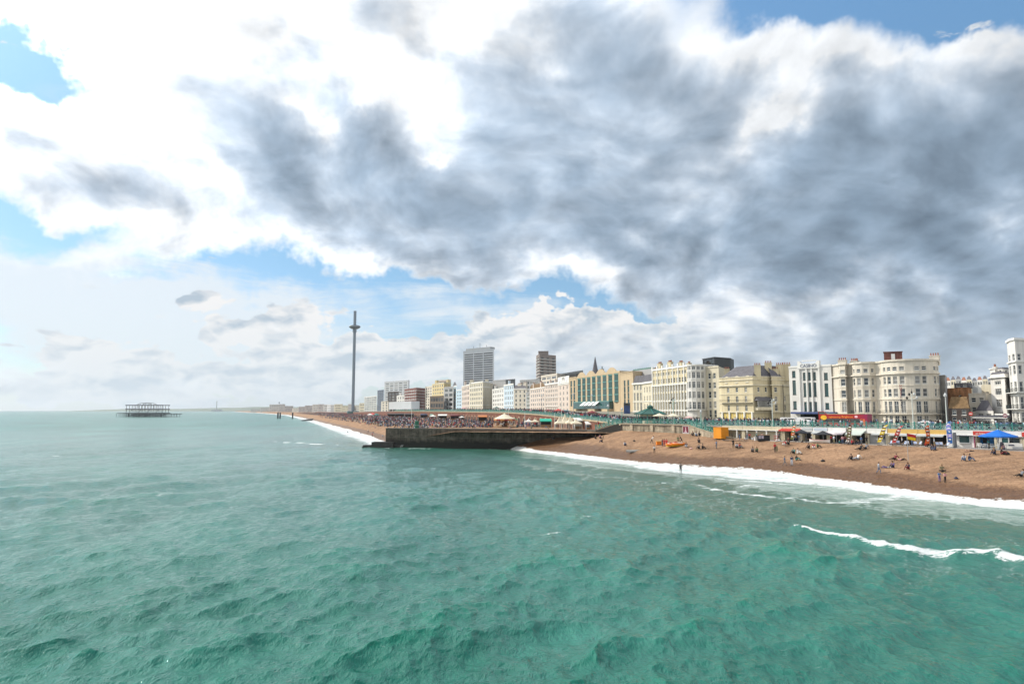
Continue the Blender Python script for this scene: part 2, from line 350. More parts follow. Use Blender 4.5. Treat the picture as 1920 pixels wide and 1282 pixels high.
# ------------------------------------------------------------------ sea
SHORE_E = [(97, 35)] + [gnd(*q) for q in ((1920, 951), (1830, 944), (1700, 926), (1600, 912), (1500, 898), (1400, 888), (1276, 880), (1200, 872), (1100, 860), (1000, 848), (950, 841), (930, 839))]
SHORE_W = [P(724, 232), P(700, 290), P(660, 394), P(620, 548), P(590, 768), P(565, 1100), P(540, 1700), P(500, 2600), P(440, 6000)]
def sea_material():
    m = bpy.data.materials.new("sea_water"); m.use_nodes = True
    T = NT(m.node_tree); out = T.n('ShaderNodeOutputMaterial')
    pos = T.n('ShaderNodeNewGeometry').outputs['Position']
    foam = T.n('ShaderNodeAttribute', attribute_name='foam').outputs['Fac']
    sh = T.n('ShaderNodeAttribute', attribute_name='shore').outputs['Fac']
    crest = T.n('ShaderNodeAttribute', attribute_name='crest').outputs['Fac']
    big = T.noise(pos, .018, 4, .6)
    base = T.mix(T.mr(big, .35, .65), (.013, .128, .092), (.030, .172, .130))
    base = T.mix(T.mr(crest, .1, 1.0), base, (.010, .160, .108))
    base = T.mix(T.m('MULTIPLY', sh, .6), base, (.13, .22, .165))
    far = T.n('ShaderNodeAttribute', attribute_name='far').outputs['Fac']
    pv_ = T.n('ShaderNodeMapping', {'Vector': pos, 'Rotation': (0, 0, R(12)), 'Scale': (.045, .011, 1)}).outputs[0]
    pat = T.noise(pv_, 1.0, 7, .66, .5)
    base = T.vm('SCALE', base, sc=T.mr(pat, .32, .68, T.m('MULTIPLY_ADD', far, -.35, .80), T.m('MULTIPLY_ADD', far, .40, 1.2), False))  # dark wave faces and bright sky reflection painted into the far base colour
    # small wind ripples the mesh is too coarse for
    p2 = T.n('ShaderNodeMapping', {'Vector': pos, 'Rotation': (0, 0, R(33)), 'Scale': (1.0, .45, 1)}).outputs[0]
    rdg = lambda n: T.m('SUBTRACT', 1.0, T.m('ABSOLUTE', T.m('MULTIPLY_ADD', n, 2.6, -1.3)))
    r1 = T.m('MULTIPLY_ADD', rdg(T.noise(p2, .45, 4, .5, .5)), .45, T.noise(p2, 1.4, 5, .6, .3)); r2 = rdg(T.noise(p2, 2.6, 4, .6, .3))
    hgt = T.m('MULTIPLY_ADD', r2, .34, r1)
    p3 = T.n('ShaderNodeMapping', {'Vector': pos, 'Rotation': (0, 0, R(33)), 'Scale': (.16, .05, 1)}).outputs[0]
    hgt = T.m('ADD', hgt, T.m('MULTIPLY', T.noise(p3, 1.0, 5, .7, .3), T.m('MULTIPLY', far, 5.0)))
    bn = T.n('ShaderNodeBump', {'Height': hgt, 'Strength': .8, 'Distance': .26})
    wat = T.n('ShaderNodeBsdfPrincipled', {'Base Color': base, 'Roughness': T.m('MULTIPLY_ADD', far, .18, .05), 'IOR': 1.333, 'Specular IOR Level': .36, 'Normal': bn.outputs[0]})
    # foam, torn by noise
    pf = T.n('ShaderNodeMapping', {'Vector': pos, 'Rotation': (0, 0, R(56)), 'Scale': (.45, 1.1, 1)}).outputs[0]
    fn = T.mr(T.m('MULTIPLY_ADD', T.noise(pf, 2.4, 8, .75, 1.2), .6, T.m('MULTIPLY', T.noise(pf, .5, 4, .6, 1.0), .4)), .36, .64, 0, 1, False)
    fm = T.mr(T.m('SUBTRACT', foam, fn), -.06, .22)
    fb = T.n('ShaderNodeBump', {'Height': T.noise(pos, 2.5, 5, .65), 'Strength': .8, 'Distance': .3})
    fs = T.n('ShaderNodeBsdfPrincipled', {'Base Color': T.mix(T.mr(fn, .25, .95), (.80, .82, .82), (.40, .50, .48)), 'Roughness': .7, 'Specular IOR Level': .2, 'Normal': fb.outputs[0]})
    mx = T.n('ShaderNodeMixShader', {0: fm, 1: wat.outputs[0], 2: fs.outputs[0]})
    T.t.links.new(mx.outputs[0], out.inputs[0]); return m
FOAM = [  # breaking edge, streaks and whitecaps: (column, row, half width in metres) of points on the water
    [(2050, 962, 2), (1920, 951, 2.2), (1850, 945, 2.6), (1800, 940, 4), (1750, 934, 4.5), (1700, 928, 4), (1640, 920, 3), (1600, 914, 3.5), (1560, 909, 5), (1500, 901, 7), (1440, 895, 8), (1400, 892, 8.5),
     (1340, 886, 8), (1276, 881, 8), (1230, 876, 8), (1180, 870, 4), (1130, 864, 2.6), (1080, 858, 2.4), (1040, 853, 2.6), (1000, 848, 2.2), (960, 842, 2.5), (925, 839, 1.5)],
    [(1195, 901, .5), (1240, 905, .6), (1275, 902, .7), (1310, 908, 1.2), (1330, 915, .9), (1400, 927, .7), (1480, 934, .8), (1560, 943, .8), (1600, 941, 1), (1640, 934, 1.7), (1690, 931, 1.5), (1740, 938, .8)],
    [(1350, 898, 1.2), (1430, 903, 1), (1520, 910, 1.0), (1600, 916, .8)],
    [(1380, 912, .7), (1410, 911, .9), (1470, 916, .6), (1530, 914, .6)],
    [(1492, 991, .22), (1530, 996, .35), (1560, 1000, .45), (1600, 1008, .55), (1640, 1018, .8), (1690, 1030, .85), (1740, 1033, 1.3), (1800, 1036, 1.5), (1860, 1041, 1.3), (1920, 1051, 1.35), (2020, 1068, 1.2)],
    [(505, 827, .8), (560, 830, 2.0), (600, 832.5, 2.2), (634, 833, 1.6)], [(650, 834, 1.2), (690, 835, 2.5), (712, 836, 1.5)],
    [(690, 839, .7), (760, 840.5, .6), (840, 841, .9), (900, 841, .9), (945, 842, 1.3)],
    [(1008, 931, .5), (1030, 930, .7), (1048, 930, .5)], [(1084, 976, .25), (1098, 971, .35), (1108, 969, .2)], [(985, 1004, .25), (1020, 1002, .3), (1050, 998, .2)],
    [(302, 931, .5), (316, 927, .9), (324, 927, .5)], 
    [(100, 855, .7), (112, 853, .8)], 
]
def build_sea():
    ys = np.concatenate([np.arange(660, 12, -1.25), np.geomspace(12, .9, 26)]); r = H * FPX / ys
    th = np.concatenate([np.linspace(R(-100), R(-42), 40)[:-1], np.linspace(R(-42), R(42), 1150), np.linspace(R(42), R(100), 30)[1:]])
    rr, tt = np.meshgrid(r, th, indexing='ij'); X = rr * np.sin(tt); Y = rr * np.cos(tt)
    dr = np.gradient(r)[:, None] * np.ones_like(tt); dt = rr * np.gradient(th)[None, :]
    rg = np.random.RandomState(3); Z = np.zeros_like(X); DX = np.zeros_like(X); DY = np.zeros_like(X)
    N = 96; lam = np.geomspace(.55, 19, N)
    dE, _ = polydist(X, Y, [(a, b, 0) for a, b in SHORE_E]); dW, _ = polydist(X, Y, [(a, b, 0) for a, b in SHORE_W]); ds = np.minimum(dE, dW)
    calm = np.clip(ds / 45, .18, 1)
    gust = 1 + .9 * vnoise(X / 34 + 5, Y / 34, 4) + .5 * vnoise(X / 9, Y / 9, 5)
    sr, st = np.sin(tt), np.cos(tt)
    for i, l in enumerate(lam):
        k = 2 * math.pi / l; a0 = R(-33 + rg.normal() * 34 * (1 if l < 8 else .5)); kx, ky = k * math.cos(a0), k * math.sin(a0)
        s = .024 * (1.3 if l < 4 else .9 if l < 8 else .6) * rg.uniform(.6, 1.4); A = s / k
        step = np.abs(kx * sr + ky * st) * np.abs(dr) + np.abs(kx * st - ky * sr) * np.abs(dt)
        A = A * np.clip(1.9 - step / 1.5, 0, 1) * calm * gust; ph = kx * X + ky * Y + rg.uniform(0, 6.28)
        sn, cs = np.sin(ph), np.cos(ph); Z += A * cs; DX -= .95 * A * sn * kx / k; DY -= .95 * A * sn * ky / k
    # low swell running in parallel to the beach
    ph = (.87 * X + .48 * Y) * 2 * math.pi / 17 + 1.3 * vnoise(X / 40, Y / 40, 9) * 6
    Z += .10 * np.cos(ph) * np.clip(2 - rr / 180, 0, 1)
    crest = np.clip(Z * 3.2 - .25, 0, 1) * np.clip(1.6 - rr / 260, 0, 1)
    foam = np.zeros_like(X)
    wX = X + 1.6 * vnoise(X / 5, Y / 5, 11) + .6 * vnoise(X / 1.6, Y / 1.6, 12); wY = Y + 1.6 * vnoise(X / 5, Y / 5, 13) + .6 * vnoise(X / 1.6, Y / 1.6, 14)
    near = rr < 420
    for ln in FOAM:
        sc = 1 if gnd(ln[0][0], ln[0][1])[1] > 90 else .16
        pts = [(*gnd(a, b), w * (.66 if ln[0][0] == 2050 else 1)) for a, b, w in ln]
        Xn = X + (wX - X) * sc; Yn = Y + (wY - Y) * sc
        d, w = polydist(Xn, Yn, pts); f = np.clip(1.3 - d / w, 0, 1.08 if ln[0][0] in (2050, 505) else .99 if ln[0][0] == 1492 else .56) * np.where(near, 1, 0); foam = np.maximum(foam, f)
        if ln[0][0] in (1492,): Z += .34 * np.clip(1.2 - d / (w + .5), 0, 1) ** 1.5
    foam = foam * np.clip(.95 + .9 * vnoise(X / 7, Y / 7, 41) + .5 * vnoise(X / 2.3, Y / 2.3, 42), .45, 1.15)
    wp = [(x, y, w) for (x, y), w in zip(SHORE_W, (4, 9, 11, 10, 9, 10, 10, 15, 24))]
    d, w = polydist(wX, wY, wp); foam = np.maximum(foam, np.clip(1.35 - d / w, 0, 1) * .97)
    foam = np.maximum(foam, np.clip(1.0 - d / (w * 2.6), 0, 1) * .62)
    cap = np.clip((Z - .50) * 3.0, 0, .45) * (vnoise(X / 6, Y / 6, 21) > .2) * (rr < 260)
    shore = np.clip(1 - ds / 55, 0, 1) ** 1.5 * (.75 + .8 * vnoise(X / 14, Y / 14, 31)) * np.where(tt > R(-13.5), 1, .6)
    o = grid_mesh("sea", X + DX, Y + DY, Z, sea_material(), {'foam': foam, 'shore': np.clip(shore, 0, 1), 'crest': crest, 'far': np.clip((rr - 90) / 500, 0, 1)})
    setting(o)
build_sea()

# ------------------------------------------------------------------ beaches
def shingle():
    m = bpy.data.materials.new("shingle"); m.use_nodes = True
    T = NT(m.node_tree); out = T.n('ShaderNodeOutputMaterial')
    pos = T.n('ShaderNodeNewGeometry').outputs['Position']
    wet = T.n('ShaderNodeAttribute', attribute_name='wet').outputs['Fac']
    sw = T.n('ShaderNodeAttribute', attribute_name='swash').outputs['Fac']
    peb = T.n('ShaderNodeTexVoronoi', {'Vector': pos, 'Scale': 5.5}).outputs['Color']
    pv = T.n('ShaderNodeSeparateXYZ', {0: peb}).outputs[0]
    fine = T.noise(pos, 1.3, 7, .75)
    dry = T.mix(T.m('MULTIPLY_ADD', pv, .5, T.m('MULTIPLY', fine, .6)), (.19, .098, .050), (.50, .315, .190))
    dry = T.mix(T.mr(T.noise(pos, .09, 4, .6), .4, .62), dry, T.vm('SCALE', dry, sc=.80))
    bv = T.n('ShaderNodeMapping', {'Vector': pos, 'Rotation': (0, 0, R(-124)), 'Scale': (.02, .42, 1)}).outputs[0]
    dry = T.vm('SCALE', dry, sc=T.mr(T.noise(bv, 1.0, 5, .6, .5), .35, .65, .82, 1.14))
    wc = T.mix(T.m('MULTIPLY_ADD', pv, .5, T.m('MULTIPLY', fine, .5)), (.07, .033, .015), (.25, .135, .068))
    wn = T.mr(T.m('MULTIPLY_ADD', T.m('SUBTRACT', T.noise(pos, .35, 5, .65), .5), .35, wet), .40, .56)
    col = T.mix(wn, dry, wc)
    fn = T.noise(pos, 1.1, 6, .7, .6)
    fm = T.mr(T.m('SUBTRACT', sw, fn), -.02, .1)
    col = T.mix(fm, col, (.78, .78, .76))
    hg = T.m('MULTIPLY_ADD', T.noise(pos, 1.0, 4, .65), 1.0, T.m('MULTIPLY', pv, .16))
    bn = T.n('ShaderNodeBump', {'Height': hg, 'Strength': .9, 'Distance': .55})
    b = T.n('ShaderNodeBsdfPrincipled', {'Base Color': col, 'Roughness': T.mr(wn, 0, 1, .9, .5, False), 'Specular IOR Level': .25, 'Normal': bn.outputs[0]})
    T.t.links.new(b.outputs[0], out.inputs[0]); return m
SHG = shingle()
def ruled(name, S, Wp, zf, ns, nt, wetm, s0=-.35):
    S = np.array(S); Wp = np.array(Wp)
    L = np.concatenate([[0], np.cumsum(np.hypot(*np.diff((S + Wp[:, :2]) / 2, axis=0).T))]); t = np.linspace(0, L[-1], nt)
    Sx, Sy = np.interp(t, L, S[:, 0]), np.interp(t, L, S[:, 1]); Wx, Wy, Wz = (np.interp(t, L, Wp[:, i]) for i in range(3))
    s = np.concatenate([np.linspace(s0, 0, max(4, ns // 8))[:-1], np.linspace(0, 1, ns)])[:, None]
    X = Sx + (Wx - Sx) * s; Y = Sy + (Wy - Sy) * s; dist = np.hypot(Wx - Sx, Wy - Sy) * s
    Z = zf(s, dist, Wz, X, Y)
    wet = np.clip(1 - dist / wetm, 0, 1); sw = np.clip(1 - np.abs(dist) / 3.0, 0, 1) * .8
    sw = np.clip(1.0 - (dist - 1.0) / (1.5 + 3.5 * np.clip(vnoise(X / 11, Y / 11, 77) + .35, 0, 1)), 0, 1) * .75
    return grid_mesh(name, X, Y, Z, SHG, {'wet': wet, 'swash': sw})
def zE(s, d, Wz, X, Y):
    g = np.where(s > 0, np.clip(s, 0, 1) ** .82, s * .9)
    z = Wz * g + np.where(s > 0, .16 * np.sin(d * .75) * np.clip(1 - s, 0, 1) * np.clip(s * 6, 0, 1) * (Wz > 3), 0)
    return z + (.13 * vnoise(X / .9, Y / .9, 1) + .22 * vnoise(X / 3.1, Y / 3.1, 2)) * np.clip(s * 8, 0, 1) * np.clip((1 - s) * 12, 0, 1)
def gp(px, i, z):              # foot of the groyne's near face in column px
    pts = [g[:2] for g in GRO]
    for a, b in zip(pts[:-1], pts[1:]):
        pa = 960 + a[0] / a[1] / CP * FPX; pb = 960 + b[0] / b[1] / CP * FPX
        if pa <= px <= pb or b == pts[-1]:
            k = (px - pa) / (pb - pa); return (a[0] + (b[0] - a[0]) * k, a[1] + (b[1] - a[1]) * k + i, z)
EW = [(140, 52, 5.2), (*WL(1985, 7), 5.2), (*WL(1880, 7), 5.2), (*WL(1750, 7), 5.25), (*WL(1640, 7), 5.3), (*WL(1540, 7), 5.3), (*WL(1440, 7), 5.3), (*WL(1330, 1), 6.0), (*WL(1215, .3), 6.3), (*WL(1166, .3), 6.4),
      gp(1112, .4, 4.3), gp(1010, .4, 3.4), gp(938, .4, .2)]
SE = [SHORE_E[0]] + SHORE_E[1:12] + [SHORE_E[12]]
east = setting(ruled("shingle_beach", SE, EW, zE, 190, 640, 17))
def zW(s, d, Wz, X, Y):
    z = np.where(s > 0, np.minimum(d / 26, 1) ** .8 * 5.3 + np.clip(d - 26, 0, 60) * .006, d * .12)
    return z + .18 * vnoise(X / 1.6, Y / 1.6, 3) * (d > 3)
WWp = [(*WL(1160, .2), 5.6), pw(1075, 243, 5.6), pw(985, 300, 5.6), pw(885, 400, 5.6), pw(752, 620, 5.6), pw(672, 950, 5.6), pw(628, 1550, 5.6), pw(588, 2200, 5.6), pw(475, 6300, 5.0)]
SWp = [P(726, 229)] + SHORE_W[1:]
west = setting(ruled("crowded_shingle_beach", SWp, WWp, zW, 70, 420, 13, -.2))
def bvh(o):
    me = o.data; return BVHTree.FromPolygons([v.co[:] for v in me.vertices], [p.vertices[:] for p in me.polygons])
BE, BW = bvh(east), bvh(west)
def on_beach(px, py, tree=None):
    d = ray(px, py).normalized(); h = (tree or BE).ray_cast(Vector((0, 0, H)), d)
    return h[0] if h[0] is not None else Vector((*gnd(px, py, 5.2), 5.2))
def drop(x, y, tree):
    h = tree.ray_cast(Vector((x, y, 80)), Vector((0, 0, -1))); return h[0].z if h[0] is not None else 5.5

# ------------------------------------------------------------------ paved ground, road, town ground, hills
paving = mat('paving', (.34, .31, .28), .85, .15, .4)
asphalt = mat('asphalt', (.07, .07, .075), .9, .2, .3)
town = mat('town_soil', (.22, .21, .17), .9, .3, .02)
def normals2(pts):
    out = []
    for i in range(len(pts)):
        a = Vector(pts[max(i - 1, 0)][:2]); b = Vector(pts[min(i + 1, len(pts) - 1)][:2]); d = (b - a).normalized(); out.append(Vector((d.y, -d.x)))
    return out                 # inland side when the line runs away from the pier
IN = normals2(PROMLINE)
IN = [n if n.x > 0 else -n for n in IN]
def strip(name, offs, m):      # offs: list of (offset inland, height above the promenade)
    X = np.array([[p[0] + n.x * o for p, n in zip(PROMLINE, IN)] for o, _ in offs]); Y = np.array([[p[1] + n.y * o for p, n in zip(PROMLINE, IN)] for o, _ in offs])
    Z = np.array([[p[2] + h for p in PROMLINE] for _, h in offs]); o = grid_mesh(name, X, Y, Z, m)
    o.data.polygons.foreach_set('use_smooth', [False] * len(o.data.polygons)); return setting(o)
strip("promenade", [(-.15, -.35), (-.15, 0), (13, 0), (13.0, -.12), (13.0, -.3)], paving)
strip("road", [(12.9, -.13), (31, -.13)], asphalt)
strip("town_ground", [(31, -.3), (31, 0), (60, 0.2), (160, 4), (420, 16), (800, 38), (1400, 52), (2600, 50)], town)
lowp = MB(); a = [WL(p, 7.2) for p in (1352, 1500, 1650, 1800, 1990)]; b = [WL(p, -3) for p in (1352, 1500, 1650, 1800, 1990)]
lowp.add([(*q, LOW) for q in a] + [(*q, LOW) for q in b], [(i, i + 1, i + 6, i + 5) for i in range(4)])
setting(lowp.build("lower_promenade", paving))
def hills(name, prof, Y, m, depth):
    xs = np.linspace(0, len(prof) - 1, 160); px = np.interp(xs, range(len(prof)), [p[0] for p in prof]); py = np.interp(xs, range(len(prof)), [p[1] for p in prof])
    z = np.maximum([zat(q, Y) for q in py], .5) + vnoise(px / 9, px * 0, 5) * 5
    X0 = (px - 960) / FPX * CP * Y
    rows = [(0, 0), (.25, .55), (.6, .9), (1, 1), (1.6, .6), (2.4, 0)]
    X = np.array([X0 * (1 + k * depth / Y * .5) for k, _ in rows]); YY = np.array([np.full_like(X0, Y + k * depth) for k, _ in rows]); Z = np.array([z * h - (.5 if h == 0 else 0) for _, h in rows])
    return setting(grid_mesh(name, X, YY, Z, m))
downs = mat('downland', (.13, .16, .09), .95, .35, .004)
hills("hills", [(120, 769), (200, 765.5), (260, 766), (330, 765), (380, 763.5), (420, 763.5), (450, 761), (480, 761), (520, 762), (560, 760), (620, 758), (700, 756), (800, 752)], 9000, downs, 1500)
def low_coast():
    S = [P(340, 7800), P(400, 7000), P(440, 6000)]
hz = bpy.data.materials.new("haze_air"); hz.use_nodes = True
T = NT(hz.node_tree); o_ = T.n('ShaderNodeOutputMaterial')
vol = T.n('ShaderNodeVolumePrincipled', {'Color': (.86, .93, 1.0, 1), 'Density': 0.000055, 'Anisotropy': .35})
T.t.links.new(vol.outputs[0], o_.inputs[1])
hb = MB(); hb.box(-14500, 15500, -300, 16500, -3, 215)
hz_o = setting(hb.build("haze", hz), 'stuff')
# ------------------------------------------------------------------ structures at the water's edge
def stone(name, c1, c2, mortar, sc=.9, dark=None, bump=.7, mz=None):
    m = bpy.data.materials.new(name); m.use_nodes = True; T = NT(m.node_tree); out = T.n('ShaderNodeOutputMaterial')
    tc = T.n('ShaderNodeTexCoord').outputs['Object']; s = T.n('ShaderNodeSeparateXYZ', {0: tc}).outputs
    l = T.n('ShaderNodeCombineXYZ', {0: T.m('SUBTRACT', T.m('MULTIPLY', s[0], .75), T.m('MULTIPLY', s[1], .75)), 1: s[2], 2: 0.0}).outputs[0]
    br = T.n('ShaderNodeTexBrick', {'Vector': l, 'Color1': (*c1, 1), 'Color2': (*c2, 1), 'Mortar': (*mortar, 1), 'Scale': sc, 'Mortar Size': .018, 'Brick Width': 1.1, 'Row Height': .42})
    col = T.vm('SCALE', br.outputs[0], sc=T.mr(T.noise(tc, .5, 7, .7), .3, .7, .45, 1.5, False))
    st = T.n('ShaderNodeMapping', {'Vector': tc, 'Scale': (1.2, 1.2, .15)}).outputs[0]
    col = T.vm('SCALE', col, sc=T.mr(T.noise(st, 1.3, 6, .7), .35, .7, 1.15, .6))
    if dark:   # tide stain and weed up to a ragged line
        f = T.mr(T.m('MULTIPLY_ADD', T.m('SUBTRACT', T.noise(tc, .6, 5, .7), .5), 2.6, s[2]), mz - .7, mz + .9)
        col = T.mix(f, dark, col)
    b = T.n('ShaderNodeBsdfPrincipled', {'Base Color': col, 'Roughness': .85, 'Specular IOR Level': .25})
    bn = T.n('ShaderNodeBump', {'Height': T.m('MULTIPLY_ADD', br.outputs[1], -.6, T.noise(tc, 2.0, 5, .7)), 'Strength': bump, 'Distance': .15})
    T.t.links.new(bn.outputs[0], b.inputs['Normal']); T.t.links.new(b.outputs[0], out.inputs[0]); return m
groyne_stone = stone('groyne_stone', (.15, .125, .098), (.105, .09, .072), (.05, .045, .038), dark=(.028, .027, .023), mz=2.2)
wall_stone = stone('sea_wall_stone', (.46, .39, .29), (.37, .31, .23), (.22, .19, .15), bump=.4)
conc = mat('weathered_concrete', (.36, .33, .28), .85, .2, .5, .3)
def ribbon(pts, off_in, z0f, mb, mi=0, z1f=None):
    """a wall along pts (x, y, ztop), its back off_in metres inland"""
    n = [(-(b[1] - a[1]), (b[0] - a[0])) for a, b in zip(pts[:-1], pts[1:])]
    nn = []
    for i in range(len(pts)):
        a = Vector(n[max(i - 1, 0)]).normalized(); b = Vector(n[min(i, len(n) - 1)]).normalized(); c = (a + b).normalized(); nn.append(c)
    F = [(p[0], p[1]) for p in pts]; B = [(p[0] + q.x * off_in, p[1] + q.y * off_in) for p, q in zip(pts, nn)]
    for i in range(len(pts) - 1):
        z0a, z0b = z0f(i), z0f(i + 1); za, zb = (pts[i][2], pts[i + 1][2]) if z1f is None else (z1f(i), z1f(i + 1))
        v = [(*F[i], z0a), (*F[i + 1], z0b), (*F[i + 1], zb), (*F[i], za), (*B[i], z0a), (*B[i + 1], z0b), (*B[i + 1], zb), (*B[i], za)]
        f = [(0, 1, 2, 3), (3, 2, 6, 7), (5, 4, 7, 6), (1, 0, 4, 5)]
        if i == 0: f.append((0, 3, 7, 4))
        if i == len(pts) - 2: f.append((1, 5, 6, 2))
        mb.add(v, f, mi)
def sub(t, pts): return [(p[0] - t.location.x, p[1] - t.location.y, p[2] - t.location.z) for p in pts]
g = thing('stone_groyne', 'long dark stone groyne wall running from the promenade stairs out into the sea', 'groyne', (GRO[0][0], GRO[0][1], 0))
pts = sub(g, GRO[:4]); mb = MB(); ribbon([(p[0], p[1], p[2] - .35) for p in pts], 3.2, lambda i: -2, mb); mb.build('wall', groyne_stone, g)
mb = MB(); ribbon([(p[0], p[1] - .05, p[2]) for p in pts], 3.4, lambda i: pts[i][2] - .349, mb); mb.build('coping', mat('groyne_coping', (.12, .108, .09), .85, .3, .7), g)
mb = MB(); ribbon([(p[0], p[1] - .08, p[2] - 2.9) for p in pts], .5, lambda i: pts[i][2] - 3.02, mb); mb.build('string_course', mat('groyne_band', (.13, .12, .10), .85, .3, .7), g)
mb = MB()
for x0, x1, y0, y1, z1 in ((-6.8, -4.1, -2.6, 1.6, .75), (-4.1, 3.0, -2.6, 3.0, 1.75)): mb.box(x0, x1, y0, y1, -2, z1)
mb.box(3.0, 9.5, -1.5, -.02, -2, .9); mb.add([(-8.2, -2.6, -2), (-6.82, -2.6, -2), (-6.82, -2.6, .75), (-8.2, 1.6, -2), (-6.82, 1.6, -2), (-6.82, 1.6, .75)], [(0, 1, 2), (3, 5, 4), (0, 2, 5, 3)])
mb.build('landing_step', mat('tarred_step', (.040, .035, .032), .6, .4, .8, .4, 3), g)
mb = MB()
for k in range(2): mb.bar((5.2 + k * .5, -2.4, .2), (6.6 + k * .5, -.4, 2.0), .08)
for k in range(6): t_ = k / 5; mb.bar((5.2 + 1.4 * t_, -2.4 + 2 * t_, .2 + 1.8 * t_), (5.7 + 1.4 * t_, -2.4 + 2 * t_, .2 + 1.8 * t_), .05)
mb.build('ladder', mat('galvanised', (.4, .42, .42), .5, .1), g)
mb = MB()
for k in range(26): x = .6 + k * .42; mb.box(x, x + .035, -.09, -.05, 2.2, 3.15 if k % 4 == 0 else 2.9)
mb.box(.5, 14.5, -.10, -.04, 3.18, 3.22); mb.build('old_pipe', mat('pipe_rust', (.30, .27, .22), .8, .3), g)
# the flight of stairs climbing from the groyne to the promenade
t = thing('stone_stairs', 'pale stone stairs climbing from the groyne top to the promenade', 'stairs', (GRO[3][0], GRO[3][1], 6.1))
pp = sub(t, GRO[3:]); mb = MB(); ribbon([(p[0], p[1] - .25, p[2] - .1) for p in pp], .9, lambda i: -8, mb); mb.build('curved_wall', groyne_stone, t)
mb = MB(); n = 14; L = Vector(pp[0]), Vector(pp[-1])
def along(pp, k):
    n_ = len(pp) - 1; i = min(int(k * n_), n_ - 1); return Vector(pp[i]).lerp(Vector(pp[i + 1]), k * n_ - i)
for k in range(n):
    a = along(pp, k / n); b = along(pp, (k + 1) / n); d = (b - a); d.z = 0; q = Vector((-d.y, d.x, 0)).normalized()
    v = [a + q * .7, b + q * .7, b + q * 4.2, a + q * 4.2]; z = b.z
    mb.add([(p.x, p.y, -8) for p in v] + [(p.x, p.y, z) for p in v], [(0, 1, 5, 4), (4, 5, 6, 7), (2, 3, 7, 6), (1, 2, 6, 5), (3, 0, 4, 7)])
mb.build('steps', mat('worn_step', (.36, .31, .23), .85, .25, .8), t)
# near sea wall: curved stone face with coping and buttresses between groyne and ramp
SWL = [(*WL(p), 8.15) for p in (1164, 1180, 1215, 1250, 1292)]
t = thing('sea_wall', 'weathered tan stone sea wall with coping under the green railings', 'wall', (SWL[0][0], SWL[0][1], 0))
pp = sub(t, SWL); mb = MB(); ribbon(pp, .5, lambda i: 3.5, mb); mb.build('wall', wall_stone, t)
mb = MB(); ribbon([(p[0] - .25, p[1] - .25, 8.42) for p in pp], 1.0, lambda i: 8.152, mb); mb.build('coping', mat('wall_coping', (.40, .33, .24), .85, .25, .8), t)
for px in (1184, 1222, 1262):
    w = WL(px); mb = MB(); mb.box(-.5, .5, -.28, .05, 3.5, 8.14); mb.build('buttress', wall_stone, t, (w[0] - SWL[0][0], w[1] - SWL[0][1], 0), RZ)
# ramp from the promenade down to the beach
ramp_pts = [(*WL(1288, 0.0), 8.3), (*WL(1305, 2.0), 7.6), (*WL(1330, 4.0), 6.7), (*WL(1356, 5.0), 5.9), (*WL(1385, 5.2), 5.3)]
t = thing('beach_ramp', 'stone ramp sloping from the railings down to the lower promenade', 'ramp', (ramp_pts[0][0], ramp_pts[0][1], 0))
pp = sub(t, ramp_pts); inner = sub(t, [(*WL(1288, 0), 8.3), (*WL(1305, 0), 7.6), (*WL(1330, 0), 6.7), (*WL(1356, 0), 5.9), (*WL(1385, 0), 5.3)])
mb = MB(); ribbon(pp, .4, lambda i: 3, mb); mb.build('side_wall', wall_stone, t)
mb = MB(); mb.add([(p[0], p[1], p[2] - .06) for p in pp] + [(p[0], p[1], p[2] - .06) for p in inner], [(i, i + 1, 6 + i, 5 + i) for i in range(4)]); mb.build('ramp_deck', conc, t)
mb = MB(); ribbon([(p[0] - .1, p[1] - .1, p[2] + .15) for p in pp], .6, lambda i: pp[i][2] + .003, mb); mb.build('coping', MATS['wall_coping'], t)

# ------------------------------------------------------------------ balustrades (turquoise iron railings)
teal = mat('turquoise_paint', (.055, .25, .21), .5, .25, .8); teal2 = mat('pale_turquoise_paint', (.22, .41, .36), .5, .25, .8)
def make_panel(L, h=1.12):
    mb = MB()
    mb.bar((0, 0, h), (L, 0, h), .10, .09); mb.bar((0, 0, .12), (L, 0, .12), .07, .08); mb.bar((0, 0, h - .26), (L, 0, h - .26), .05, .05)
    n = max(1, round(L / 1.15)); c = L / n; za, zb = .14, h - .28
    for k in range(n):
        x0, x1 = k * c, (k + 1) * c; xm = (x0 + x1) / 2; zm = (za + zb) / 2
        for (a, b) in (((x0, za), (x1, zb)), ((x0, zb), (x1, za))): mb.bar((a[0], 0, a[1]), (b[0], 0, b[1]), .10, .05, 1)
        r = .2; q = [(xm + r * math.cos(i * math.pi / 4), zm + r * math.sin(i * math.pi / 4)) for i in range(9)]
        for a, b in zip(q[:-1], q[1:]): mb.bar((a[0], -.01, a[1]), (b[0], -.01, b[1]), .06, .06, 1)
        for xx in (x0 + c * .25, x0 + c * .5, x0 + c * .75): mb.bar((xx, 0, h - .26), (xx, 0, h), .04, .04)
    return mb.mesh('railing_panel', [teal, teal2])
pm = MB(); pm.box(-.09, .09, -.09, .09, 0, 1.2); pm.box(-.13, .13, -.13, .13, 1.2, 1.28); pm.lathe([(.09, 1.28), (.13, 1.36), (.09, 1.46), (.0, 1.5)], n=8); POST = pm.mesh('railing_post', [teal])
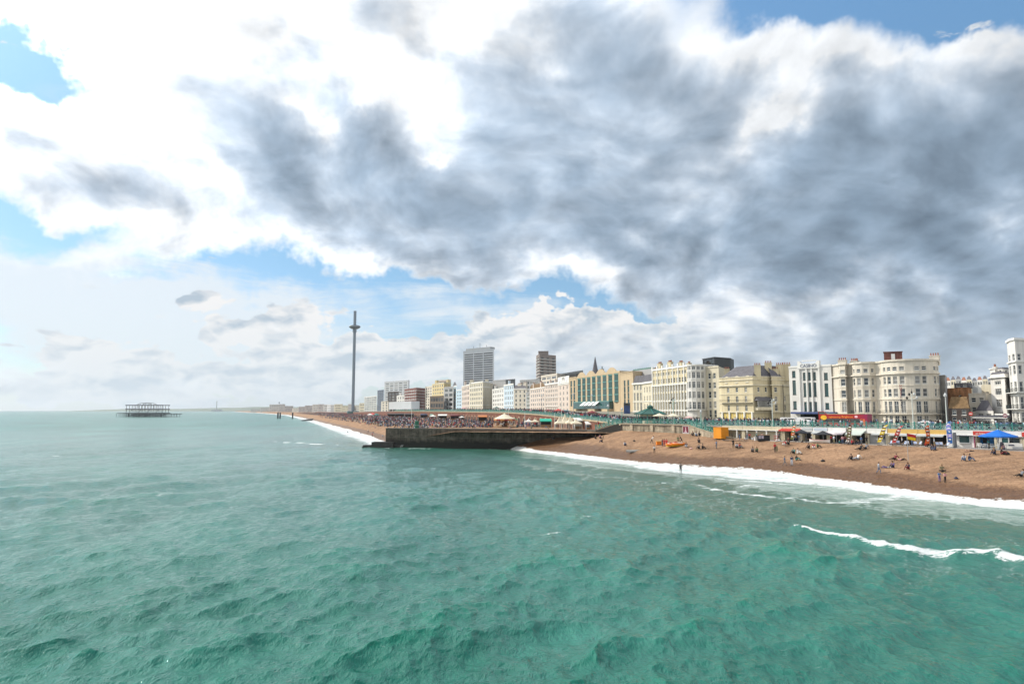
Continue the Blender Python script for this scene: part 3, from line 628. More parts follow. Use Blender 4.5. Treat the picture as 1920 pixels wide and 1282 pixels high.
def balustrade(name, label, pts, step, group=None):
    """pts: world polyline (x, y, z)"""
    t = thing(name, label, 'railing', pts[0], group=group); o = Vector(pts[0]); me = make_panel(step)
    for a, b in zip(pts[:-1], pts[1:]):
        a, b = Vector(a), Vector(b); d = b - a; n = max(1, round(d.length / step)); rz = math.atan2(d.y, d.x); sx = d.length / n / step; pitch = -math.asin(d.z / d.length)
        for k in range(n):
            p = a.lerp(b, k / n) - o
            q = link('panel', me, t, p); q.rotation_euler = (0, pitch, rz); q.scale = (sx, 1, 1)
            link('post', POST, t, p, rz)
    link('post', POST, t, Vector(pts[-1]) - o, 0)
    return t
UP = 8.45
balustrade('balustrade', 'turquoise iron balustrade along the cream arcade and beach kiosks', [(*WL(1925, .02), 8.35), (*WL(1352, .02), 8.35)], 2.3, 'turquoise railings')
balustrade('balustrade', 'turquoise iron balustrade beside the ramp above the promenade edge', [(*WL(1352, -.3), 8.3), (*WL(1292, -.3), 8.3)], 2.3, 'turquoise railings')
balustrade('balustrade', 'turquoise iron balustrade on the tan sea wall below the shelter', [(*WL(1292, -.1), UP), (*WL(1166, -.1), UP)], 2.3, 'turquoise railings')
balustrade('balustrade', 'turquoise railing sloping down the beach ramp to the orange container', [(p[0] + .1, p[1] + .1, p[2] + .15) for p in ramp_pts[:4]], 2.0, 'turquoise railings')
balustrade('balustrade', 'turquoise stair railing descending beside the stone stairs', [(GRO[6][0], GRO[6][1] - .1, 8.4), (GRO[4][0], GRO[4][1] - .1, 7.5), (GRO[3][0], GRO[3][1] - .1, 6.3)], 2.0, 'turquoise railings')
w = [(p[0] - n.x * .1, p[1] - n.y * .1, p[2]) for p, n in zip(WEST[:9], IN[8:17])]
balustrade('balustrade', 'turquoise railing above the red brick arches behind the tents', w[0:4], 4.0, 'turquoise railings')
balustrade('balustrade', 'distant turquoise railing above the arches behind the crowded beach', w[3:9], 8.0, 'turquoise railings')

# west arcade: brick arches under the promenade
brick_red = stone('red_brick_arches', (.24, .10, .065), (.17, .07, .05), (.20, .15, .12), sc=2.5, bump=.2)
t = thing('arched_sea_wall', 'red brick arcade wall with dark arches below the distant promenade', 'wall', (WEST[0][0], WEST[0][1], 0))
pp = sub(t, [(p[0] - n.x * .12, p[1] - n.y * .12, p[2] - .02) for p, n in zip(WEST, IN[8:])]); mb = MB(); ribbon(pp, -.45, lambda i: 3, mb); mb.build('wall', brick_red, t)
mb = MB(); ribbon([(p[0] + .1, p[1] + .05, p[2] + .03) for p in pp[:9]], .35, lambda i: pp[i][2] - .45, mb); mb.build('cornice', mat('cornice_buff', (.42, .33, .22), .8, .2, .5), t)
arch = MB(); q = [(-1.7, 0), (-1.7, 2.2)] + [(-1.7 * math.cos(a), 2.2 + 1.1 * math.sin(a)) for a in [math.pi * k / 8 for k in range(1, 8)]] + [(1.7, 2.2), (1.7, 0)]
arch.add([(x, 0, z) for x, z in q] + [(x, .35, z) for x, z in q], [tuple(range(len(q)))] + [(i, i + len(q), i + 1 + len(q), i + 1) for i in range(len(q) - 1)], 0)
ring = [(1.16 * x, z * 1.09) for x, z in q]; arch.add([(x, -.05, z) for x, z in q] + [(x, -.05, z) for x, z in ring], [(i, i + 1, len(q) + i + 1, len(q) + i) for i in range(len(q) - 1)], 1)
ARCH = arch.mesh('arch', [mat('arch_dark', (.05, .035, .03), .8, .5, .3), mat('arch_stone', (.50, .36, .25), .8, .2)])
for i in range(1, 8):
    a, b = Vector(pp[i]), Vector(pp[i + 1]); d = b - a; d.z = 0; n = int(d.length / 6.5)
    if i > 7: continue
    for k in range(n):
        p = a + d * ((k + .5) / n); nv = Vector((-d.y, d.x, 0)).normalized()
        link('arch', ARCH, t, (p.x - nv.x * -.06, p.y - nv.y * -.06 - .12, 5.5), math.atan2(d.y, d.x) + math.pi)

# ------------------------------------------------------------------ buildings
GL = glass_mat('window_glass'); GLT = glass_mat('teal_glass', (.012, .07, .07), .1, .05); GLD = glass_mat('dark_glass', (.012, .014, .018), .15, .06)
WF = mat('window_frame_white', (.68, .68, .65), .5, .06); DF = mat('dark_frame', (.04, .05, .05), .5, .1)
slate = mat('slate', (.13, .125, .14), .75, .3, .9, .3, 4, streak=.3); lead = mat('roof_felt', (.20, .20, .20), .85, .2, .3); rtile = mat('roof_tile_red', (.27, .12, .075), .85, .3, 1.2); btile = mat('roof_tile_brown', (.20, .125, .06), .85, .4, 1.5)
pot = mat('chimney_pot', (.32, .13, .08), .85, .25)
WCACHE = {}
def win_mesh(w, h, style, glass, frame):
    key = (round(w, 1), round(h, 1), style, glass.name, frame.name)
    if key in WCACHE: return WCACHE[key]
    w, h = key[0], key[1]; f = MB(); t = .09 if w > .8 else .06; p = MB()
    x0, x1 = -w / 2, w / 2
    f.box(x0, x0 + t, -.02, .06, 0, h); f.box(x1 - t, x1, -.02, .06, 0, h); f.box(x0 + t, x1 - t, -.02, .06, h - t, h); f.box(x0 + t, x1 - t, -.02, .06, 0, t)
    if style == 'sash': f.box(x0 + t, x1 - t, -.01, .05, h * .5 - .05, h * .5 + .05)
    if style == 'tall': f.box(x0 + t, x1 - t, -.01, .05, h * .62, h * .62 + .08); f.box(-.04, .04, -.012, .05, t, h - t)
    if style == 'grid':
        for k in range(1, max(2, round(w / .8))): xx = x0 + w * k / max(2, round(w / .8)); f.box(xx - .05, xx + .05, -.01, .05, t, h - t)
        f.box(x0 + t, x1 - t, -.012, .05, h * .7, h * .7 + .07)
    if style == 'band':
        for k in range(1, max(2, round(w / 2.2))): xx = x0 + w * k / max(2, round(w / 2.2)); f.box(xx - .08, xx + .08, -.01, .05, t, h - t)
    if style in ('sash', 'tall', 'grid'): f.box(x0 - .1, x1 + .1, -.22, -.02, -.12, -.001)       # sill
    f.add([(x0 + t, .02, t), (x1 - t, .02, t), (x1 - t, .02, h - t), (x0 + t, .02, h - t)], [(0, 1, 2, 3)], 1)
    me = f.mesh('window', [frame, glass]); p.add([(x0 + t, .012, t), (x1 - t, .012, t), (x1 - t, .012, h - t), (x0 + t, .012, h - t)], [(0, 1, 2, 3)])
    WCACHE[key] = (me, p.mesh('pane', [glass])); return WCACHE[key]
def offset_poly(pts, d):
    n = []; out = []
    for a, b in zip(pts[:-1], pts[1:]): v = Vector((b[0] - a[0], b[1] - a[1])).normalized(); n.append(Vector((v.y, -v.x)))
    for i, p in enumerate(pts):
        a = n[max(i - 1, 0)]; b = n[min(i, len(n) - 1)]; m_ = (a + b); m_.normalize(); k = d / max(.45, m_.dot(a)); out.append((p[0] + m_.x * k, p[1] + m_.y * k))
    return out
def band(mb, pts, z0, z1, d, mi=0, din=.08):
    o = offset_poly(pts, d); i_ = offset_poly(pts, -din); n = len(pts)
    for k in range(n - 1):
        v = [(*i_[k], z0), (*i_[k + 1], z0), (*o[k + 1], z0), (*o[k], z0), (*i_[k], z1), (*i_[k + 1], z1), (*o[k + 1], z1), (*o[k], z1)]
        f = [(0, 1, 2, 3), (7, 6, 5, 4), (3, 2, 6, 7)]
        if k == 0: f.append((0, 3, 7, 4))
        if k == n - 2: f.append((1, 5, 6, 2))
        mb.add(v, f, mi)
def arc(A, B, bulge, n):
    A, B = Vector(A), Vector(B); d = B - A; nv = Vector((d.y, -d.x)).normalized()
    return [tuple(A + d * t + nv * bulge * (1 - (2 * t - 1) ** 2) ** .5) for t in [(1 - math.cos(math.pi * k / n)) / 2 for k in range(n + 1)]]
def bld(name, label, cat, pts, top, zb, depth, E, wm, bands=(), roof=None, near=False, group=None, glass=None, frame=None, style='sash', parapet=.0, bm=None, balc=(), chim=(), dorm=None, extra=None):
    """pts: visible wall corners left to right, world xy (outward = towards the viewer). top: height. E: one spec per wall, or None:
    dict(n=columns, rows=[(f0, f1[, style])], w=window width, mg=margin)"""
    glass = glass or GL; frame = frame or WF; bm = bm or wm
    c = Vector((sum(p[0] for p in pts) / len(pts), sum(p[1] for p in pts) / len(pts), zb)); t = thing(name, label, cat, c, group=group)
    L = [(p[0] - c.x, p[1] - c.y) for p in pts]; Ht = top - zb
    dv = Vector(depth) if not isinstance(depth, (int, float)) else Vector((max(.5, pts[0][0] / pts[0][1] + .03), 1)).normalized() * depth
    loop = L + [(L[-1][0] + dv.x, L[-1][1] + dv.y), (L[0][0] + dv.x, L[0][1] + dv.y)]
    mb = MB(); nwin = 0
    for k in range(len(L) - 1):
        a, b = Vector(L[k]), Vector(L[k + 1]); d = b - a; ln = d.length; u = d / ln; nv = Vector((u.y, -u.x)); sp = E[k] if k < len(E) else None
        if not sp or sp['n'] == 0:
            mb.add([(a.x, a.y, 0), (b.x, b.y, 0), (b.x, b.y, Ht), (a.x, a.y, Ht)], [(0, 1, 2, 3)]); continue
        n = sp['n']; ww = sp['w']; mg = sp.get('mg', .04) * ln; cs = sp.get('cs') or [mg + (ln - 2 * mg) * (i + .5) / n for i in range(n)]
        if ww < 0: ww = -ww * (ln - 2 * mg) / n
        ww = min(ww, ln * .92 / max(1, n)); ops_x = [(x - ww / 2, x + ww / 2) for x in cs]; rows = sorted([(r[0] * Ht, r[1] * Ht, r[2] if len(r) > 2 else sp.get('st', style)) for r in sp['rows']])
        xs = [0] + [q for o in ops_x for q in o] + [ln]; zs = [0] + [q for r in rows for q in r[:2]] + [Ht]
        def pt(x, z, dd=0.0): return (a.x + u.x * x - nv.x * dd, a.y + u.y * x - nv.y * dd, z)
        for j in range(len(zs) - 1):
            if zs[j + 1] - zs[j] < 1e-4: continue
            if j % 2 == 0: mb.add([pt(0, zs[j]), pt(ln, zs[j]), pt(ln, zs[j + 1]), pt(0, zs[j + 1])], [(0, 1, 2, 3)]); continue
            for i in range(len(xs) - 1):
                x0, x1, z0, z1 = xs[i], xs[i + 1], zs[j], zs[j + 1]
                if i % 2 == 0:
                    if x1 - x0 > 1e-4: mb.add([pt(x0, z0), pt(x1, z0), pt(x1, z1), pt(x0, z1)], [(0, 1, 2, 3)])
                else:
                    D = .22; mb.add([pt(x0, z0), pt(x1, z0), pt(x1, z1), pt(x0, z1), pt(x0, z0, D), pt(x1, z0, D), pt(x1, z1, D), pt(x0, z1, D)], [(0, 1, 5, 4), (1, 2, 6, 5), (2, 3, 7, 6), (3, 0, 4, 7)])
        rz = math.atan2(u.y, u.x)
        for x0, x1 in ops_x:
            for z0, z1, st in rows:
                if st == 'void': continue
                me, pme = win_mesh(x1 - x0, z1 - z0, st, glass, frame); w_, h_ = round(x1 - x0, 1), round(z1 - z0, 1)
                if nwin >= 98: continue
                wo = link('window', me, t, pt((x0 + x1) / 2, z0, .16), rz, (((x1 - x0) / w_), 1, (z1 - z0) / h_)); nwin += 1
                if near: link('pane', pme, wo)
    for k in range(len(L) - 1, len(loop)):
        a, b = loop[k], loop[(k + 1) % len(loop)]; mb.add([(*a, 0), (*b, 0), (*b, Ht), (*a, Ht)], [(0, 1, 2, 3)])
    mb.build('wall', wm, t)
    rb = MB(); zr = Ht - parapet; rb.add([(*p, zr) for p in loop], [tuple(range(len(loop)))]); rk = MB()
    if roof:
        kind, inset, rh, rm = roof; cx = sum(p[0] for p in loop) / len(loop); cy = sum(p[1] for p in loop) / len(loop)
        base = [(cx + (p[0] - cx) * .985, cy + (p[1] - cy) * .985) for p in loop]; k_ = inset
        tp = [(cx + (p[0] - cx) * k_, cy + (p[1] - cy) * k_) for p in loop]; rk.prism(base, Ht + .02, Ht + rh, top=tp); rk.build('roof', rm, t)
    rb.build('flat_roof', lead, t)
    if bands:
        cb = MB()
        for z0, z1, d_ in bands: band(cb, L, z0 * Ht, z1 * Ht + (.003 if z1 >= 1 else 0), d_)
        cb.build('cornice', bm, t)
    for (z, d_, i0, i1) in balc:
        seg = L[i0:i1 + 1]; b1 = MB(); band(b1, seg, z * Ht, z * Ht + .16, d_)
        o = offset_poly(seg, d_ - .06)
        for p, q in zip(o[:-1], o[1:]):
            b1.bar((*p, z * Ht + 1.05), (*q, z * Ht + 1.05), .06, mi=1); b1.bar((*p, z * Ht + .6), (*q, z * Ht + .6), .04, mi=1); n = max(2, int((Vector(q) - Vector(p)).length / .35))
            for k in range(n): x = p[0] + (q[0] - p[0]) * k / n; y = p[1] + (q[1] - p[1]) * k / n; b1.bar((x, y, z * Ht + .16), (x, y, z * Ht + 1.05), .035, mi=1)
        b1.build('balcony', [bm, DF], t)
    for (fx, dback, w_, d_, h_, npot) in chim:      # fx along the visible front, dback behind it
        i = min(int(fx * (len(L) - 1)), len(L) - 2); f_ = fx * (len(L) - 1) - i; p = Vector(L[i]).lerp(Vector(L[i + 1]), f_) + dv.normalized() * dback
        cm = MB(); u = (Vector(L[-1]) - Vector(L[0])).normalized(); rz = math.atan2(u.y, u.x); cm.box(-w_ / 2, w_ / 2, -d_ / 2, d_ / 2, -1.2, h_); cm.box(-w_ / 2 - .12, w_ / 2 + .12, -d_ / 2 - .12, d_ / 2 + .12, h_, h_ + .2)
        co = cm.build('chimney', wm if h_ < 90 else pot, t, (p.x, p.y, Ht), rz); pm_ = MB()
        for k in range(npot): x = -w_ / 2 + w_ * (k + .5) / npot; pm_.lathe([(.17, h_ + .2), (.13, h_ + .85), (.17, h_ + .9)], (x, 0), 7)
        if npot: pm_.build('chimney_pots', pot, co)
    if dorm:
        i0, n, w_, h_, z_, back = dorm; a, b = Vector(L[i0]), Vector(L[i0 + 1]); u = (b - a).normalized(); nv = Vector((u.y, -u.x)); rz = math.atan2(u.y, u.x); me, pme = win_mesh(w_ * .6, h_ * .62, 'sash', glass, frame)
        for k in range(n):
            p = a + (b - a) * ((k + .5) / n) - nv * back; dm = MB(); W = w_ / 2
            q = [(-W, 0), (W, 0), (W, h_ * .7)] + [(W * math.cos(x), h_ * .7 + W * .8 * math.sin(x)) for x in (.5, 1.05, 1.57, 2.1, 2.64)] + [(-W, h_ * .7)]
            dm.add([(x, 0, z) for x, z in q] + [(x, 2.2, z) for x, z in q], [tuple(range(len(q)))] + [(i + 1, i, i + len(q), i + 1 + len(q)) for i in range(len(q) - 1)])
            do = dm.build('dormer', bm, t, (p.x, p.y, Ht * z_), rz); link('window', me, do, (0, -.08, h_ * .1))
    return t
def Z(py, Y): return zat(py, Y)
cream = mat('cream_render', (.66, .60, .46), .8, .08, .25, streak=.2); yellow = mat('pale_yellow_render', (.64, .555, .37), .8, .08, .25, streak=.2); white = mat('white_render', (.74, .72, .68), .8, .07, .25, streak=.2)
ivory = mat('ivory_render', (.70, .64, .54), .8, .08, .25, streak=.2); sand = mat('sand_stone_cladding', (.54, .42, .27), .8, .1, .4, streak=.1); grey = mat('grey_render', (.40, .40, .40), .8, .1, .3, streak=.15); pinkw = mat('pinkish_render', (.64, .54, .47), .8, .1, .3, streak=.15)
dgrey = mat('dark_cladding', (.055, .06, .065), .6, .2, .3); brickm = stone('orange_brick', (.50, .23, .10), (.42, .19, .08), (.40, .30, .22), sc=3, bump=.15); brown = mat('dark_brown_render', (.065, .05, .045), .8, .2, .5); brickr = stone('dark_red_brick', (.24, .09, .07), (.19, .075, .06), (.2, .14, .12), sc=3, bump=.15)
copper = mat('verdigris_roof', (.07, .16, .13), .6, .3, .8, streak=.3); trim = mat('trim_white', (.78, .77, .73), .7, .05, .3)
ZB = 8.15
def fl(n, g=.17, t=.93, ratio=.58, first='sash'):
    """window rows as fractions: a ground row and n-1 upper rows"""
    rows = []; s = (t - g) / (n - 1)
    for k in range(n - 1): z = g + s * k; rows.append((z + s * (1 - ratio) * .55, z + s * ((1 - ratio) * .55 + ratio)))
    return rows

# --- far right: white round hotel, white block with casements and its low wing
A = [P(1897, 163), P(1903, 158), P(1912, 155.5), P(1925, 156), P(1938, 160)]
ev = dict(n=1, rows=[(.055, .17), (.205, .345), (.40, .515), (.60, .70), (.755, .83)], w=-.55)
t = bld('seafront_hotel', 'tall white round-fronted hotel with black iron balconies, cut by the picture edge', 'hotel', A, Z(637, 158), ZB, 16, [dict(ev, n=1), dict(ev, n=1), dict(ev, n=1), dict(ev, n=1)], white, [(.36, .372, .2), (.735, .75, .35), (.985, 1.01, .3)], near=True, bm=trim, balc=[(.20, 1.1, 0, 4), (.385, 1.0, 0, 4)])
A = [P(1861, 172), P(1888, 166), P(1899, 171)]
r = [(.12, .235), (.30, .43), (.50, .62)]
t = bld('white_block', 'white rendered block with wide casement windows beside the round hotel', 'building', A, Z(701, 168), ZB, 9, [dict(n=1, rows=[(.13, .26, 'grid'), (.36, .51, 'grid'), (.60, .72, 'grid'), (.80, .87, 'grid')], w=2.6, mg=.2), dict(n=1, rows=[(.13, .26), (.36, .51), (.62, .74), (.80, .88)], w=1.0)], white, [(.0, .0, .1), (.93, .95, .6)], roof=('hip', .8, .6, slate), near=True, bm=trim)
A = [P(1861.5, 176), P(1871, 173), P(1871.5, 176)]
bld('roof_turret', 'small white rooftop turret with dark cap above the white casement block', 'turret', [P(1861.5, 176), P(1871, 173.5), P(1872, 177)], Z(690, 174), Z(703, 174), 2.5, [], white, [(.86, 1.0, .3)], bm=trim, chim=[(.6, 1, .8, .6, .2, 2)])
bld('penthouse', 'white attic storey with dark windows on the casement block roof', 'attic', [P(1869, 180), P(1885, 176), P(1899, 178)], Z(692, 177), Z(704, 177), 4, [dict(n=2, rows=[(.2, .85)], w=1.1), dict(n=1, rows=[(.2, .85)], w=1.0)], white, [], roof=('hip', .8, .5, slate), near=True)
bld('corner_shop', 'low white house with grey hipped roof and dark awning, next to the casement block', 'house', [P(1829, 172), P(1862, 166), P(1863, 169)], Z(770, 168), ZB, 7, [dict(n=2, rows=[(.58, .82, 'grid')], w=1.9)], white, [(.34, .37, .25)], roof=('hip', .35, 2.6, slate), near=True, bm=trim)
aw = thing('shop_awning', 'long dark shop awning with pale valance under the white corner house', 'awning', (*P(1830, 165.6), ZB)); q0 = Vector(P(1830, 165.6)); q1 = Vector(P(1896, 158)); d = q1 - q0; mb = MB()
L_ = d.length; mb.add([(0, 0, 2.7), (L_, 0, 2.7), (L_, -1.5, 2.1), (0, -1.5, 2.1), (0, -1.5, 1.85), (L_, -1.5, 1.85), (0, 0, 2.6), (L_, 0, 2.6)], [(3, 2, 1, 0), (3, 4, 5, 2), (4, 6, 7, 5), (0, 6, 4, 3), (1, 2, 5, 7)]); mb.build('canopy', mat('awning_charcoal', (.05, .05, .06), .8, .15), aw, rz=math.atan2(d.y, d.x))
mb = MB(); mb.box(0, L_, -1.53, -1.50, 2.05, 2.2); mb.box(L_ * .55, L_ * .95, -.2, 0, 2.75, 3.1); mb.build('valance', trim, aw, rz=math.atan2(d.y, d.x))
bld('cream_house', 'plain cream house between the orange brick building and the white corner house', 'house', [P(1818, 182), P(1850, 178), P(1862, 182)], Z(737, 180), ZB, 8, [dict(n=2, rows=[(.08, .26), (.42, .56), (.72, .86)], w=1.2)], ivory, [(.97, 1.0, .12)], near=True)
bld('cream_house', 'tall flat cream wall house rising behind the grey hipped roof', 'house', [P(1843, 192), P(1864, 189), P(1870, 192)], Z(721, 190), ZB, 8, [dict(n=1, rows=[(.7, .82)], w=.9, mg=.5)], cream, [])
bld('brick_house', 'orange brick building with black mansard attic behind the dark brown cottage', 'building', [P(1776, 192), P(1818, 186), P(1824, 190)], Z(727, 188), ZB, 9, [dict(n=1, rows=[(.62, .80, 'sash')], cs=[4.0], w=.9)], brickm, [], near=True)
bld('mansard_attic', 'black slate mansard attic with paired skylights on the orange brick building', 'attic', [P(1792, 189.5), P(1820, 186), P(1826, 189)], Z(718, 188), Z(727, 188) + .05, 6, [dict(n=2, rows=[(.2, .8)], w=1.0)], slate, [], near=True)
bld('dark_cottage', 'dark brown two storey cottage with white sash windows and brown tiled roof', 'house', [P(1778, 172), P(1818, 168), P(1820, 171)], Z(765.5, 170), ZB, 6, [dict(n=2, rows=[(.14, .5), (.62, .92)], w=1.0)], brown, [], roof=('hip', .72, 2.9, btile), near=True)
bld('grey_gable', 'narrow grey rendered side building next to the curved cream hotel', 'building', [P(1765, 183), P(1775.5, 181), P(1778, 188)], Z(703, 182), ZB, 8, [], grey, [(.98, 1.0, .1)])
# --- the big curved cream hotel
A = [P(1561, 198), P(1575, 194.5), P(1578.5, 191.5), P(1588, 190), P(1592.5, 192), P(1604, 190.5)]
bow = arc(P(1605, 190.3), P(1645, 184.5), 2.6, 5); bigb = arc(P(1655, 183), P(1763, 178), 7.0, 12)
pts = A + bow + bigb; five = [(.03, .13), (.19, .36), (.44, .56), (.635, .75), (.845, .905)]; tall = [(.02, .15, 'tall'), (.195, .37, 'tall'), (.44, .56, 'sash'), (.635, .75, 'sash'), (.84, .90, 'sash')]
s1 = dict(n=1, rows=tall, w=1.15); E = [None, dict(n=1, rows=tall[1:], w=.8), dict(n=1, rows=tall[1:], w=1.7), dict(n=1, rows=tall[1:], w=.9), None, None] + [dict(s1, w=1.1) if k in (1, 3) else dict(s1, w=.7) if k in (0, 4) else dict(s1, w=1.1) for k in range(5)] + [None] + [s1 if k in (1, 2, 3, 4, 6, 7, 9, 10) else None for k in range(12)]
t = bld('curved_hotel', 'long ivory seafront hotel with rounded bow fronts behind the red bus', 'hotel', pts, Z(680, 186), ZB, (9, 14), E, ivory, [(.165, .175, .15), (.395, .412, .22), (.60, .61, .1), (.785, .805, .45), (.985, 1.012, .35)], near=True, bm=ivory, balc=[(.165, .9, 6, len(pts) - 1)], chim=[(.10, 2.0, 2.2, 1, 1.0, 4), (.24, 3, 2.0, 1, .8, 4), (.30, 4, 1.8, 1, .8, 3), (.9, 5, 2.2, 1, 1.2, 4)])
HOT = t
mb = MB(); mb.box(-2.2, 2.2, -1.5, 1.5, -1, 3.0); mb.box(-2.35, 2.35, -1.65, 1.65, 3.0, 3.15); p = Vector(P(1680, 188)); o = mb.build('plant_room', brickr, t, (p.x - t.location.x, p.y - t.location.y, Z(680, 186) - ZB), -.5); mb = MB(); mb.box(-.45, .45, -1.56, -1.5, 1.0, 2.5); mb.build('hatch', trim, o)
tm = text_mesh(list("HOTEL"), .75, .02, mat('sign_red', (.40, .05, .05), .6, .1), True); p = Vector(P(1691, 174.2)); link('lettering', tm, t, (p.x - t.location.x, p.y - t.location.y, Z(733, 175) - ZB), -.12)
tm = text_mesh(list("OMIRY"), .75, .02, mat('sign_dark', (.05, .045, .06), .6, .1), True); link('lettering', tm, t, (p.x - t.location.x, p.y - t.location.y, Z(755, 175) - ZB), -.12)
# --- art deco white casino
lm = (.12, .19, .40)
A = [P(1482, 207), P(1500, 204.5), P(1541, 199.5), P(1562, 197)]
r3 = [(.245, .385, 'grid'), (.50, .75, 'grid'), (.80, .915, 'grid')]
t = bld('deco_cinema', 'white art deco building with stepped parapet and vertical window strips', 'cinema', A, Z(686, 205), ZB, (10, 16), [dict(n=1, rows=r3, w=1.1), dict(n=3, rows=[(.21, .37, 'grid'), (.46, .70, 'grid'), (.745, .88, 'grid')], w=.85, mg=.15), dict(n=1, rows=[(.245, .35, 'grid'), (.46, .68, 'grid'), (.74, .86, 'grid')], w=1.1)], white, [(.97, 1.0, .15)], near=True, glass=GLT, frame=DF, bm=trim)
a, b = Vector(A[1]), Vector(A[2]); u = (b - a).normalized(); nv = Vector((u.y, -u.x)); rz = math.atan2(u.y, u.x); Hc = Z(686, 205) - ZB; ln = (b - a).length
mb = MB(); q = [(0, -.95), (ln, -.95), (ln, 1.3), (ln - .6, 1.3), (ln - .8, .9), (ln - 1.3, .5), (1.3, .5), (.8, .9), (.6, 1.3), (0, 1.3)]
mb.add([(x, -.45, z) for x, z in q] + [(x, .5, z) for x, z in q], [tuple(range(len(q)))] + [tuple(reversed(range(len(q), 2 * len(q))))] + [((i + 1) % len(q), i, i + len(q), (i + 1) % len(q) + len(q)) for i in range(len(q))]); mb.box(1.2, ln - 1.2, -.2, .5, 1.28, 1.55)
lo = (a - Vector((t.location.x, t.location.y))); mb.build('stepped_parapet', trim, t, (lo.x, lo.y, Hc), rz)
link('lettering', text_mesh("CASINO", 1.35, .04, mat('letter_steel', (.22, .24, .30), .5, .1)), t, (lo.x + u.x * ln / 2 + nv.x * .5, lo.y + u.y * ln / 2 + nv.y * .5, Hc - .15), rz)
mb = MB()
for x in (.25, ln * .383, ln * .617, ln - .25): mb.box(x - .2, x + .2, -.35, -.02, Hc * .2, Hc - .96)
mb.build('pilaster', trim, t, (lo.x, lo.y, 0), rz)
c0, c1 = Vector(P(1483, 204.5)), Vector(P(1563, 194.5)); d = c1 - c0; mb = MB(); mb.box(0, d.length, -.2, 2.2, 0, .55); mb.build('canopy', mat('canopy_blue', (.06, .09, .22), .5, .1), t, (c0.x - t.location.x, c0.y - t.location.y, Hc * .165), math.atan2(d.y, d.x))
mb = MB(); mb.box(2, d.length - 3, 1.7, 2.3, .2, 3.3); mb.build('entrance', GLD, t, (c0.x - t.location.x, c0.y - t.location.y, 0), math.atan2(d.y, d.x))
# --- cream hotel with dormers and slate roofs
A = [P(1349.5, 243), P(1354, 237), P(1413, 224), P(1448, 228), P(1449, 226), P(1463, 227), P(1482, 234)]
rf = [(.24, .375, 'tall'), (.435, .575, 'tall'), (.665, .765, 'sash')]; rs = [(.46, .565), (.665, .765)]
t = bld('dormer_hotel', 'pale yellow corner hotel with arched dormers, slate roof and tall chimneys', 'hotel', A, Z(707, 230), ZB, (14, 13), [None, dict(n=3, rows=rf, w=1.1, mg=.08), dict(n=2, rows=rs, w=1.0, mg=.1), None, dict(n=1, rows=[(.25, .38), (.46, .565), (.66, .765)], w=1.2), dict(n=1, rows=[(.25, .38), (.46, .58)], w=1.4)], yellow, [(.205, .222, .45), (.40, .412, .15), (.61, .622, .15), (.80, .825, .5), (.925, .945, .25), (.99, 1.01, .15)], near=True, bm=cream,
        roof=('hip', .62, 3.9, slate), chim=[(.08, 5, 1.8, 1.2, 3.4, 3), (.36, 1.5, 2.0, 1.4, 3.6, 4), (.40, 6, 2.2, 1.2, 4.6, 4), (.58, 3, 2.0, 1.2, 2.5, 3), (.66, 6, 2.2, 1.3, 4.0, 4), (.82, 6, 2.6, 1.3, 4.2, 5)], dorm=(1, 3, 1.9, 2.5, .86, .1), balc=[(.425, 1.0, 1, 2)])
mb = MB(); a, b = Vector(A[2]), Vector(A[3]); u = (b - a).normalized(); rz = math.atan2(u.y, u.x); mb.box(.5, 8.2, -1.5, .05, 3.9, 4.15, 0); mb.box(.5, 8.2, -1.5, .05, 4.16, 4.9, 0)
mb.add([(.3, -1.7, 7.0), (8.4, -1.7, 7.0), (8.4, .05, 7.0), (.3, .05, 7.0), (1.0, .04, 8.3), (7.6, .04, 8.3)], [(0, 1, 5, 4), (1, 2, 5), (3, 0, 4), (3, 2, 1, 0)], 1)
for k in range(15): mb.box(.5 + k * .545, .58 + k * .545, -1.5, -1.4, 4.9, 7.0, 2)
mb.add([(.55, -1.42, 4.9), (8.15, -1.42, 4.9), (8.15, -1.42, 7.0), (.55, -1.42, 7.0)], [(0, 1, 2, 3)], 3)
mb.build('bay_conservatory', [cream, slate, WF, GLD], t, (a.x - t.location.x, a.y - t.location.y, 0), rz)
mb = MB(); a, b = Vector(A[1]), Vector(A[2]); u = (b - a).normalized(); rz = math.atan2(u.y, u.x)
for k in range(5): mb = MB(); x = .4 + k * ((b - a).length - .8) / 4; mb.box(x - .25, x + .25, -.5, -.1, 0, 3.35); mb.build('column', trim, t, (a.x - t.location.x, a.y - t.location.y, 0), rz)
mb = MB()
for k in range(4):
    x = .4 + (k + .5) * ((b - a).length - .8) / 4
    for j in (-1, 1): mb.box(x + j * .75 - .55, x + j * .75 + .55, -.04, .01, .3, 3.0)
mb.build('shop_panel', mat('panel_yellow', (.62, .47, .14), .7, .15), t, (a.x - t.location.x, a.y - t.location.y, 0), rz)
mb = MB()
for x, z1 in ((5.6, 14), (6.9, 12.5)): mb.bar((x, -.12, .5), (x, -.12, z1), .16)
a, b = Vector(A[2]), Vector(A[3]); mb.build('drain_pipe', brown, t, (A[5][0] - t.location.x - 5.3, A[5][1] - t.location.y + .0, 0), 0.15)
